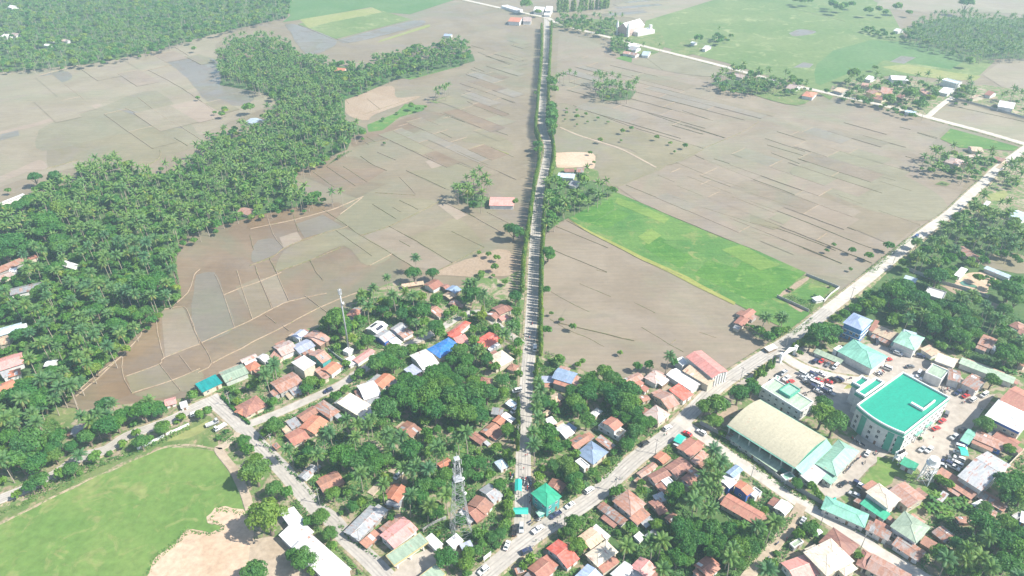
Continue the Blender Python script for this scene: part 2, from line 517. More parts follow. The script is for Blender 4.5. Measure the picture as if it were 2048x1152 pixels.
def strip(name, line, prof, mat, k='structure'):
    """profile [(offset, z)...] swept along a ground line"""
    nn = sides(line)
    m = len(prof)
    vs, fs = [], []
    for p, n in zip(line, nn):
        for o, z in prof:
            q = p + n * o
            vs.append((q.x, q.y, z))
    for i in range(len(line) - 1):
        for j in range(m - 1):
            a = i * m + j
            fs.append((a, a + m, a + m + 1, a + 1))
    o = mesh_obj(name, vs, fs, mat)
    return kind(o, k)

M['shoulder'] = ground_mat('dusty shoulder', (0.27, 0.215, 0.14), (0.36, 0.29, 0.205), 0.1, 0.7, c2=(0.13, 0.165, 0.06), c2pos=0.52)
G0 = 9000.0
kind(mesh_obj('ground', [(-G0, -2000, 0), (G0, -2000, 0), (G0, 14000, 0), (-G0, 14000, 0)], [(0, 1, 2, 3)], M['ground']), 'structure')

FIELDS = '''
rice_paddy X farmud -60 395 40 360 150 335 260 320 400 270 480 235 575 200 560 150 440 140 430 90 470 60 540 40 440 60 270 110 130 130 -60 130 -150 260
rice_paddy X mudB 100 830 180 752 241 702 305 624 358 591 347 549 350 480 417 458 520 430 609 411 677 404 700 420 770 470 830 525 760 580 640 645 560 690 470 740 390 795
rice_paddy X ground 586 346 695 299 760 255 812 226 904 156 950 120 975 60 1000 40 1075 50 1075 180 1062 280 1060 350 1050 470 1045 560 900 540 830 525 770 470 700 420 677 404 640 400
rice_paddy X mudR 1118 60 1230 100 1420 165 1600 215 1700 205 1850 240 1900 250 1850 300 1860 330 1930 365 1905 420 1800 500 1720 565 1612 545 1521 505 1346 435 1229 383 1180 400 1110 410 1110 200
rice_paddy X mudR 1088 455 1133 440 1234 492 1365 550 1455 600 1489 617 1500 640 1560 690 1450 745 1300 760 1180 745 1085 705
rice_paddy X farmud 1850 240 1900 195 2060 250 2060 292 1966 262
rice_paddy M fargrn_mud 760 830 1200 700 1550 1080 1400 1152 700 1152 300 1000
rice_paddy N olive 360 150 1000 40 1500 140 1250 250 1000 330 620 270 380 330
rice_paddy N fargrn_mud 300 40 1300 0 1550 90 1500 150 1000 60 330 200
rice_paddy M pinkmud 0 1010 280 940 740 800 720 840 300 960 0 1030
rice_paddy N pinkmud 130 340 300 270 360 330 200 365 60 420 0 440 0 400
rice_paddy M pinkmud 1110 490 1290 465 1180 510
rice_paddy M pinkmud 1420 695 1560 655 1570 680 1470 710
rice_paddy M water 0 1050 140 1010 150 1040 0 1080
rice_paddy N water 0 75 140 40 150 75 30 105
rice_paddy M water 300 580 480 545 560 590 430 650 320 630
rice_paddy M water 1280 480 1600 440 1720 540 1960 640 1900 800 1600 780 1440 600
rice_paddy M water 880 830 1300 900 1420 990 1250 960
rice_paddy H water 40 40 190 20 260 190 340 440 95 555 40 470 5 340
rice_paddy H ground 350 130 520 60 630 300 480 380
rice_paddy H mudR 540 70 670 40 750 240 640 300
rice_paddy G mudO 890 850 1010 700 1130 520 1160 780 1180 850 1150 895 900 980
rice_paddy G olive 910 985 1150 900 1240 1010 950 1100
rice_paddy G mudR 1160 510 1320 485 1410 690 1440 750 1190 850
rice_paddy G mudO 560 1150 880 850 890 960 940 1100 800 1150
rice_paddy G olive 960 1110 1240 1015 1440 930 1440 1060 1300 1100 1100 1150
rice_paddy P water 355 760 560 690 715 785 420 868
rice_paddy P water 20 960 60 890 180 880 255 950 30 1055
rice_paddy P pinkmud 225 865 360 820 400 880 262 948
rice_paddy P mudO 0 695 420 620 660 605 550 665 330 725 0 800
rice_paddy P olive 260 960 440 880 720 795 1080 985 900 1080 720 930 450 1040 200 1120
rice_paddy P olive 640 740 860 560 1100 560 1430 595 1080 770 850 845 740 770
rice_paddy P mudR 870 850 1090 780 1220 870 1550 1060 1450 1120 1250 1090 1090 985
rice_paddy P olive 1230 860 1420 790 1600 720 1790 940 1550 1050
rice_paddy P pinkmud 1440 615 1520 600 1670 690 1590 730
rice_paddy P pinkmud 1345 280 1470 250 1540 290 1400 340
rice_paddy P ricey 1720 170 1790 148 1990 222 1930 252
rice_paddy P olive 1650 90 1790 60 1997 130 1997 200 1780 145 1640 130
rice_paddy P mudB 330 370 620 250 800 240 1040 350 900 440 1060 450 820 560 650 500 500 430
rice_paddy P olive 1210 360 1420 330 1560 300 1740 350 1560 470 1500 490
dry_field P tan 1440 1130 1720 1010 1890 960 2010 985 2050 1152 1400 1152
dry_field O tan 680 790 750 720 1080 660 1130 750 1310 745 960 880 900 925 760 890
rice_paddy O mudB 760 1040 1000 990 1300 860 1360 840 1500 880 1250 1030 900 1100 790 1130
grass_field O rice 1110 590 1200 548 1640 488 1610 510 1230 612
grass_field O rice 900 960 1120 870 1190 800 1350 810 1330 850 1150 900 1020 1000 910 1015
grass_field O verge 1370 775 1530 740 1545 772 1430 795
green_field O fardeep 240 -60 1620 -60 1570 0 1230 110 1020 95 930 55 400 150 250 170 310 120
green_field O fargreen 370 185 940 62 1240 150 660 300
dry_field O faryel 380 150 940 58 1020 95 620 170 450 215
rice_paddy O water 270 185 370 195 670 315 480 420 380 360
rice_paddy O water 670 310 1250 160 1340 185 1040 268 760 330
dry_field O faryel 1000 310 1380 185 1385 205 980 330
green_field X fargreen 1292 40 1430 -5 1640 -60 1780 20 1810 75 1920 105 1990 122 1960 150 1900 160 1800 150 1700 160 1660 200 1600 165 1530 150 1450 125 1330 95 1285 65
green_field S fargreen 0 250 200 270 320 310 260 400 120 500 0 470
green_field S fardeep 500 480 620 380 900 300 1250 320 1540 400 1640 430 1500 520 1250 480 1000 450 900 520 760 540 520 640 490 620 480 540
rice_paddy S water 290 250 370 220 490 235 450 257 330 272
rice_paddy S water 325 505 400 465 475 480 445 507
rice_paddy S water 1045 462 1130 418 1240 430 1150 478
green_field S faryel 980 500 1180 482 1500 540 1730 570 1680 605 1400 590 1130 540
dry_field S farmud 1740 560 1900 440 2060 430 2060 690 1880 650
dry_field S farmud 940 60 960 10 1300 -60 2060 -60 2060 110 1750 90 1300 90
rice_paddy Q farmud 650 110 860 60 1000 0 1350 -60 1700 -60 1640 0 1350 90 1120 160 960 130 800 130
rice_paddy Q fargrn_mud 1010 490 1060 450 1210 390 1720 522 1610 590 1250 540
grass_field Q rice 890 450 950 422 1015 440 1010 482
orchard_field Q olive 440 800 520 800 760 890 1000 985 1260 1060 1540 1145 1280 1270 1000 1150 760 1080 460 975
rice_paddy R fargrn_mud 430 20 760 140 850 180 730 230 420 200
rice_paddy R olive 740 230 880 180 1270 310 900 480 760 400 730 330
rice_paddy R mudR 900 480 1300 320 1500 240 2000 450 2000 980 1480 770 1080 600
rice_paddy R water 1850 600 2000 650 2000 690 1800 620
rice_paddy T olive 0 650 240 755 180 785 0 725
rice_paddy T fargrn_mud 0 590 320 690 250 745 0 645
rice_paddy T fargrn_mud 500 260 860 300 1200 400 1480 600 1290 720 900 640 540 500 300 350
rice_paddy T ground 540 500 900 640 1290 730 1060 900 800 790 380 640
green_field X rice 1133 434 1229 383 1281 406 1346 435 1432 471 1521 505 1612 546 1554 596 1616 623 1624 636 1582 664 1512 630 1489 617 1455 600 1400 570 1365 550 1286 518 1234 492 1182 466
green_field R rice2 1490 1150 1600 1040 1820 1100 1870 1030 2200 1110 2330 1150 2130 1320 1980 1370 1700 1250
green_field R rice2 560 690 860 570 880 640 700 760 600 730
green_field R rice2 1100 940 1180 840 1330 910 1480 1020 1380 1100 1260 1040
green_field R ricey 510 715 700 820 900 915 1100 1015 1440 1165 1540 1225 1810 1365 1800 1385 1500 1240 1300 1135 1090 1040 880 930 690 835
grass_field K verge 595 212 815 45 1060 142 950 250 880 325 840 330
dry_field K tan 600 200 690 130 820 50 840 70 720 160 640 210 800 300 760 320
grass_field K rice 700 180 830 100 1000 150 940 210 780 270
green_field T rice 1500 28 2060 180 2060 200 1900 190 1560 170 1420 105
green_field T faryel 1860 480 1980 430 2060 440 2060 525 1900 500
green_field T verge 1380 445 1430 420 1500 440 1470 458
sand_lot R sand 430 215 712 220 722 335 630 325 440 325
'''
TOWN = '''
grove_floor X grove 0 440 60 400 165 355 235 340 320 350 390 330 430 290 500 270 560 240 575 200 520 185 440 170 450 120 560 110 600 130 660 130 740 140 830 120 945 108 950 122 850 150 790 160 720 190 690 200 690 240 732 258 734 266 706 272 695 299 640 322 586 346 600 388 650 408 609 411 520 430 417 458 359 477 347 549 358 591 339 616 305 624 280 660 241 702 180 752 120 815 100 850 -60 1000 -200 700
grove_floor X grove -60 -60 590 -60 575 35 440 65 270 112 180 128 60 140 -60 150
grove_floor X grove 1805 60 1890 35 2060 40 2060 118 1963 118 1848 90
town_ground X soil 100 835 200 815 390 795 470 742 560 692 610 660 645 648 720 600 800 568 900 575 960 590 1010 600 1045 570 1052 480 1062 560 1080 705 1180 748 1300 762 1380 760 1450 748 1560 690 1660 622 1757 542 1850 468 1901 430 1960 370 2060 300 2200 400 2300 1300 1000 1300 -200 1300 -300 1000
town_ground X grove 1180 1040 1290 1020 1430 960 1520 1020 1560 1060 1500 1152 1200 1170
grove_floor X grove 1090 345 1140 340 1190 365 1232 378 1229 385 1160 425 1120 445 1088 470 1085 420
grove_floor X grove 1680 640 1760 560 1820 500 1900 440 2060 440 2060 720 1990 740 1900 700 1830 660
grove_floor P grove 1590 560 1700 520 1840 560 1850 625 1720 640
grove_floor Q grove 730 700 900 690 1050 700 1000 765 880 775 780 770
grove_floor Q grove 1610 640 1800 610 2000 620 2000 710 1860 720 1720 690
village_ground S verge 0 640 200 650 480 690 350 790 0 700
village_ground S soil 610 640 740 600 900 590 1200 600 1420 620 1540 640 1560 700 1500 740 1320 870 1180 850 1000 790 850 745 620 710
village_ground S soil 1530 690 1640 650 1760 640 2060 700 2060 860 1900 830 1700 780
village_ground Q verge 410 180 500 150 680 150 860 150 960 180 1100 260 1200 240 1260 300 1250 380 1140 430 1010 430 930 420 850 380 850 290 680 230 420 210
village_ground Q verge 1300 400 1400 320 1500 300 1590 350 1590 380 1420 430
village_ground T soil 1300 270 1400 240 1700 190 1960 220 1800 340 1740 410 1600 400 1440 340
garden_lot R verge 420 330 720 340 740 420 560 440 430 400
roadside_soil X soil 700 605 800 562 900 580 960 545 1000 560 1046 540 1048 600 1040 640 900 660 700 680
grass_field A grassf 0 850 300 700 600 560 850 445 1000 388 1290 405 1330 440 1450 650 1490 785 1340 742 1240 820 1330 860 1270 892 1130 880 1050 960 930 1050 870 1190 0 1190 -300 1000
grass_verge A verge -60 790 0 762 300 640 700 450 900 380 1130 250 1250 200 1290 300 1295 400 1000 372 600 540 0 835
grass_verge A faryel 1000 350 1060 300 1180 260 1250 220 1260 260 1200 300 1130 330
sand_lot A sand 870 1190 930 1050 1050 960 1130 880 1270 892 1330 860 1240 820 1320 745 1490 785 1530 1000 1560 1200
sand_lot B dirtroad 290 1000 330 930 470 930 560 1000 700 1200 340 1200
olive_plot A verge 240 220 330 150 450 150 470 200 400 260 250 330
grass_lot B verge 800 560 900 530 1050 520 1100 600 900 680 820 660
grass_lot C rice 560 410 590 360 650 350 690 400 620 430
grass_lot D verge 410 760 450 740 640 860 700 900 820 1010 800 1050 640 1000 540 900
grass_strip D verge 440 560 520 440 600 440 610 480 500 580 430 600
compound_pavement X yard 1430 770 1555 712 1590 690 1680 715 1720 690 1790 690 1850 720 1900 735 1960 790 1990 790 1960 830 1930 880 1895 920 1850 955 1815 920 1780 905 1740 935 1690 990 1660 1005 1620 960 1690 900 1715 870 1690 830 1600 820 1520 770
compound_pavement C yard 60 1100 250 1060 440 980 470 1120 400 1170 80 1180
compound_lawn F grassf 200 500 250 440 450 520 430 590 330 560 290 610 190 640 120 600
compound_lawn F grassf 430 745 500 620 570 610 560 700 500 745
dry_lawn F tan 880 600 1120 390 1120 470 960 600
lawn T olive 1750 1010 1860 950 2060 990 2060 1115 1740 1055
lawn T faryel 1760 530 1900 490 1930 520 1890 570 1780 570
resort_pavement V sand 570 800 690 740 860 740 950 800 870 870 860 920 700 890 590 850
dry_lawn V tan 430 840 600 870 700 930 940 1010 930 1060 760 1010 560 920
lawn E tan 160 200 250 130 290 150 240 200 200 240
lawn K ricey 1100 920 1160 850 1230 840 1180 910
lawn F grassf 550 230 620 160 640 170 570 250
'''
zi = 0
for base, block in ((0.02, FIELDS), (0.34, TOWN)):
    zi = 0
    for row in block.strip().splitlines():
        t = row.split()
        pl = pts(t[1], nums(' '.join(t[3:])))
        if t[2] in ('sand', 'dirtroad', 'verge', 'tan', 'olive', 'grassf', 'soil', 'grove', 'water', 'pinkmud', 'fargrn_mud', 'mudO') and len(pl) > 4 and t[0] not in ('town_ground', 'grove_floor'):
            pl = smooth_line(pl + [pl[0]], 4)[:-1]        # worn, uneven borders
            pl = [q + Vector((random.gauss(0, .35), random.gauss(0, .35), 0)) for q in pl]
        sheet(t[0], pl, base + zi * (0.003 if base < .1 else 0.004), M[t[2]])
        zi += 1
GZ = 0.5         # level of the town ground: roads and houses there start from here

# roads: swept slabs with low shoulders, a few cm above the ground beside them
ROADS = '''
main_road concrete 6.4 1044 1075 1046 990 1047 901 1053 768 1057 722 1060 680 1065 592 1068 510 1074 432 1081 380 1089 342 1095 312 1096 290 1087 263 1084 234 1087 182 1092 130 1093 65 1093 40 1092 15
diagonal_road concrete 7.2 940 1175 985 1138 1040 1093 1090 1057 1183 998 1273 918 1340 868 1386 822 1439 772 1530 712 1598 668 1660 618
diagonal_road dustroad 6.6 1655 621.6 1720 571 1757 541 1802 504 1850 464 1901 427 1935 395 1971 362 1995 338 2035 309 2075 280
compound_road dustroad 5.6 1352 838 1380 858 1447 905 1530 961 1580 995 1647 1035 1713 1075 1763 1111 1830 1148 1880 1180
side_lane dirtroad 4.0 1602 1012 1580 1051 1540 1101 1497 1152 1470 1190
field_road concrete 5.6 -40 1022 0 1001 50 981 110 951 160 918 213 901 253 875 300 858 350 838 393 815 440 795
school_road concrete 6.6 418 797 440 815 477 848 517 891 560 935 600 981 633 1018 667 1045 693 1078 733 1115 775 1158
house_lane concrete 4.6 485 855 550 831 587 815 640 791 680 772 720 745 770 715 809 694 856 673 893 652 921 634 955 626 981 639 1012 668 1045 688
dirt_lane dirtroad 3.2 478 868 450 893 437 901 467 941 487 981 500 1021
far_road dustroad 6.5 860 -15 927 0 1020 21 1092 36 1107 44 1156 59 1224 77 1310 99 1448 134 1560 165 1703 198 1808 222 1853 235 1966 265 2048 289 2100 304
village_lane dustroad 4.0 1853 235 1880 212 1904 195
east_lane dirtroad 3.0 1995 338 2015 325 2040 345
drive_lane dirtroad 3.0 740 990 775 955 800 940
yard_lane dustroad 6.0 1558 708 1600 735 1650 752 1700 762 1740 765
'''
ROAD_LINES = []
for i, row in enumerate(ROADS.strip().splitlines()):
    t = row.split()
    w = float(t[2])
    ln = smooth_line(pts('X', nums(' '.join(t[3:]))))
    ROAD_LINES.append((ln, w))
    top = 0.62 + i * 0.012
    strip(t[0], ln, [(-w / 2 - 0.5, 0.02), (-w / 2, top), (w / 2, top), (w / 2 + 0.5, 0.02)], M[t[1]])
    if w > 5 and t[1] == 'concrete':
        for oc in (-.30, -.13, .13, .30):
            c0_ = oc * w
            strip('tyre_track', ln, [(c0_ - .28, top + .004), (c0_ + .28, top + .004)], M['worn'])
    if w > 4:
        sw = [random.uniform(.5, 1.5) for _ in range(4)]
        strip('road_shoulder', ln, [(-w / 2 - sw[0] - 1, 0.02), (-w / 2 - sw[0], top - .05), (w / 2 + sw[1], top - .05), (w / 2 + sw[1] + 1, 0.02)], M['shoulder'])
RZ = 0.78

PATHS = '''
foot_path shoulder 0.8 A 0 845 300 692 600 545 850 440 1000 380 1150 370 1310 400
foot_path dirtroad 1.8 Q 460 980 600 1040 760 1090 940 1152 1200 1290
'''
for i, row in enumerate(PATHS.strip().splitlines()):
    t = row.split()
    w = float(t[2])
    ln = smooth_line(pts(t[3], nums(' '.join(t[4:]))))
    zt = 0.56 + i * 0.004 if t[3] != 'Q' else 0.45
    strip(t[0], ln, [(-w / 2 - 0.5, 0.02), (-w / 2, zt), (w / 2, zt), (w / 2 + 0.5, 0.02)], M[t[1]])

BUNDS = '''
G 540 1130 700 1000 880 830 1010 690 1010 640
G 480 1160 650 1010 830 870 880 840
G 1130 520 1130 640 1160 780 1180 850
G 885 840 880 960 950 1100
G 900 985 1150 895 1180 850 1440 750
G 1150 895 1240 1010 1300 1090
G 950 1105 1240 1010 1440 925
G 1180 500 1320 480 1370 560 1420 690 1440 750
G 1290 830 1380 945
G 1220 490 1350 380 1400 250 1440 210
H 0 370 40 480 90 560 165 715 60 790
H 90 560 350 440 480 380 630 300 770 240 1050 180
H 170 715 400 600 510 540 730 430 860 360 1060 260 1300 170
H 190 30 260 190 340 440
H 360 0 400 140 480 380
H 520 20 630 300
H 660 0 700 110 760 240
H 260 190 400 135 560 80 700 20
H 880 200 1060 330
H 960 0 1020 80
H 580 350 660 410
H 710 430 760 470
P 0 800 330 730 560 670 660 640 870 550
P 130 690 180 840 260 950
P 320 650 375 820
P 0 1080 180 1010 260 950 440 870 720 790 740 770
P 560 650 740 770 850 850 1090 990 1250 1090
P 850 850 1090 770 1430 600 1460 560
P 1060 775 1220 860 1390 960 1555 1060
P 1090 990 920 1080
P 200 1130 460 1040 700 940
P 40 1080 60 1150
P 150 1020 200 1130
P 460 1040 520 1150
P 0 850 30 960
P 940 610 1120 720
P 1150 580 1290 650
P 1090 630 1160 670
P 1200 350 1500 490
P 590 320 810 470
P 720 320 900 440
P 850 240 950 310 1050 350
P 480 360 650 480
P 980 210 1120 270
P 1200 180 1300 215
P 1340 230 1410 260
P 1150 400 1270 530
P 1590 205 1830 310
P 1500 260 1740 350
P 840 105 910 150
P 900 95 960 130
P 1720 180 2000 280
P 1730 710 1940 830
P 1500 600 1730 710
P 1820 670 2000 760
P 1550 820 1800 940
P 1800 940 1560 1060 1440 1120
P 960 520 1270 540
P 690 690 860 560
P 1150 890 1230 935
P 660 810 940 1010
O 1670 560 1760 590
O 1650 650 1700 665
O 1550 810 1700 870
O 1640 720 1790 770
O 1740 680 1997 780
O 1670 780 1890 890
O 1460 870 1650 940
O 1330 960 1400 980
O 1430 1000 1550 1060
O 1700 940 1980 1040
O 1700 350 1800 380
O 1750 400 1997 500
O 1720 520 1800 550
O 870 880 1310 740
O 900 1100 1310 1030
O 730 760 760 800
O 900 760 1000 840
O 660 300 760 330
O 370 190 660 310
O 1040 1080 1400 1000
Q 0 400 180 470
Q 100 340 170 360
Q 0 750 100 790
Q 1010 580 1400 700 1720 775
Q 1080 660 1330 740
Q 1140 870 1400 960 1720 1060
Q 1400 850 1640 930
Q 1420 960 1730 1060
Q 1560 1140 1870 1010 1990 930
Q 560 810 700 860 1000 970 1260 1050 1560 1140
Q 620 640 700 690
Q 600 280 850 300
Q 1100 430 1250 540
R 1560 190 1280 310 900 480
R 1500 235 1750 340 2000 440
R 1640 260 1840 320
R 1350 290 1650 410 1880 490
R 1210 385 1340 440
R 1440 395 1780 530
R 1360 470 1560 550
R 1320 555 1440 590
R 1540 630 1700 680 1860 730 2000 780
R 1810 790 2000 850
R 870 515 1080 598 1330 708 1480 768 1660 848 2000 978
R 510 735 700 838 900 938 1100 1045 1400 1165
R 430 780 830 945
R 370 945 500 1000 820 1130
T 110 100 410 200
T 130 150 430 240
T 160 210 370 290
T 600 175 900 270 1170 340
T 780 290 1130 380
T 850 350 1090 420
T 960 420 1210 495
T 0 310 200 360 520 480
T 640 520 840 595
T 0 400 250 490 520 600
T 0 510 370 630
T 400 650 790 790
T 0 570 300 680 530 770 820 890 1000 950
T 0 730 220 780 440 860 640 940
T 0 795 300 880 580 990
T 1250 60 1400 105
T 200 50 350 95
T 1160 235 1290 270
T 960 640 1270 750
J 160 165 290 240 470 330
J 380 105 620 205
J 150 375 240 430 340 480 440 520 570 590
J 590 430 720 480
J 510 0 590 20
J 800 250 960 330
J 860 440 1070 570 1180 630
J 1080 565 1120 535
J 1300 480 1430 520
M 1140 540 1400 680 1640 850
M 1060 750 1260 900 1400 980 1550 1080
M 1320 350 1500 460
M 940 440 1000 460
M 1150 400 1220 430
M 300 580 600 500
M 960 830 1240 960
N 1340 100 1440 160
N 360 335 600 270
N 1230 195 1220 260 1100 320
S 340 70 710 160
S 1120 950 1200 970
S 1250 990 1400 1030
S 1500 790 2050 910
K 1060 140 830 40
K 590 215 830 325
'''
for row in BUNDS.strip().splitlines():
    t = row.split()
    p = smooth_line(pts(t[0], nums(' '.join(t[1:]))), 3)
    ln = []
    for a, b in zip(p[:-1], p[1:]):               # a walked, uneven line
        n = max(1, int((b - a).length / 7))
        for k in range(n):
            q = a.lerp(b, k / n)
            ln.append(q + Vector((random.uniform(-.22, .22), random.uniform(-.22, .22), 0)))
    ln.append(p[-1])
    far = ln[0].y > 420
    h = random.uniform(0.30, 0.36) if t[0] in 'QRTSOJ' else random.uniform(0.34, 0.44)
    w = random.uniform(0.2, 0.3) * (1.2 if far else 1.0)
    if t[0] == 'J':
        h, w = .19, .26
    elif t[0] in 'QRTO':
        w *= .68
    light = t[0] in 'GHM' or (t[0] == 'P' and random.random() < .5)
    strip('paddy_bund', ln, [(-w, 0.0), (-w * 0.42, h), (w * 0.42, h), (w, 0.0)], M['bund' if light else 'bundg'])


# plots of the big paddies: each its own tone, parted by low bunds
def inside(x, y, poly):
    c = False
    j = len(poly) - 1
    for i in range(len(poly)):
        if (poly[i].y > y) != (poly[j].y > y) and x < (poly[j].x - poly[i].x) * (y - poly[i].y) / (poly[j].y - poly[i].y) + poly[i].x:
            c = not c
        j = i
    return c
PLOTS = [('1300 318 1430 292 1560 245 1700 225 1840 255 1840 300 1850 335 1915 372 1880 420 1720 555 1612 538 1521 500 1346 430 1235 382', (1350, 326, 1490, 378), 17, (25, 60), ['mudR', 'mudP', 'mudG', 'mudR', 'fargrn_mud', 'mudD']),
         ('1118 95 1230 115 1420 180 1590 225 1550 240 1400 300 1250 255 1130 215 1118 150', (1280, 165, 1440, 205), 16, (30, 70), ['mudR', 'mudP', 'mudG', 'mudG', 'ground']),
         ('735 262 812 232 900 165 955 125 985 70 1068 70 1068 180 1055 290 1052 380 1045 400 930 350 880 330 760 300', (900, 240, 985, 275), 14, (20, 45), ['ground', 'olive', 'mudG', 'ground', 'mudB', 'fargrn_mud']),
         ('1095 470 1140 450 1240 500 1370 560 1450 605 1540 690 1440 735 1300 740 1180 730 1095 690', (1106, 475, 1216, 497), 22, (35, 80), ['mudR', 'mudP', 'mudG', 'mudR']),
         ('0 300 120 270 260 200 420 165 540 190 560 195 480 230 400 262 320 310 230 310 150 335 60 360 0 390', (300, 190, 400, 250), 26, (40, 90), ['farmud', 'fargrn_mud', 'farmud', 'olive', 'pinkmud']),
         ('0 140 140 132 270 112 430 70 435 140 420 160 260 195 120 265 0 295', (300, 150, 400, 210), 26, (40, 90), ['farmud', 'farmud', 'fargrn_mud', 'mudP']),
         ('1120 20 1300 -10 1420 -10 1290 38 1240 40', (1180, 20, 1330, 8), 14, (40, 90), ['mudG', 'farmud', 'water'])]
pn = 0
for fl, dd, gap, cut, mats_ in PLOTS:
    poly = pts('X', nums(fl))
    a, b = place(dd[0], dd[1]), place(dd[2], dd[3])
    u = (b - a).normalized()
    v = Vector((-u.y, u.x, 0))
    cu = [p.dot(u) for p in poly]
    cv = [p.dot(v) for p in poly]
    t = min(cv)
    while t < max(cv):
        t1 = t + random.uniform(.6, 1.4) * gap
        x = min(cu) - random.uniform(0, 30)
        while x < max(cu):
            x1 = x + random.uniform(*cut)
            ql = [u * x + v * t, u * x1 + v * (t + random.uniform(-.6, .6)), u * x1 + v * t1, u * x + v * t1]
            okc = [inside(q.x, q.y, poly) for q in ql]
            if all(okc):
                if random.random() < .62:
                    sheet('rice_paddy', ql, .27 + (pn % 12) * .004, M[random.choice(mats_)])
                pn += 1
                if random.random() < .45:
                    n = max(2, int((ql[3] - ql[0]).length / 6))
                    line = [ql[0].lerp(ql[3], k / n) + Vector((random.uniform(-.3, .3), random.uniform(-.3, .3), 0)) for k in range(n + 1)]
                    strip('paddy_bund', line, [(-.3, .2), (-.15, .42), (.15, .42), (.3, .2)], M['bund'])
                if random.random() < .6:
                    n = max(2, int((ql[1] - ql[0]).length / 7))
                    line = [ql[0].lerp(ql[1], k / n) + Vector((random.uniform(-.25, .25), random.uniform(-.25, .25), 0)) for k in range(n + 1)]
                    strip('paddy_bund', line, [(-.26, .2), (-.12, .46), (.12, .46), (.26, .2)], M['bundg' if random.random() < .35 else 'bund'])
            x = x1
        t = t1
# extra strips in the green rice
for fl, mt in (('R 900 560 1060 610 1300 720 1260 760 1020 660 880 600', 'ricey'), ('R 700 760 900 650 1000 690 820 800', 'rice2'), ('R 1250 900 1500 800 1650 860 1420 990', 'rice'), ('R 1700 960 1850 920 2150 1080 2000 1120', 'ricey'), ('R 1060 860 1160 800 1240 850 1140 920', 'ricey')):
    tk = fl.split()
    M.setdefault('ricemix', ground_mat('pale young rice', (0.10, 0.185, 0.035), (0.15, 0.225, 0.05), .03, .6, rows=.5))
    sheet('green_field', pts(tk[0], nums(' '.join(tk[1:]))), .32 + random.uniform(0, .01), M['ricemix' if mt == 'ricey' else mt])

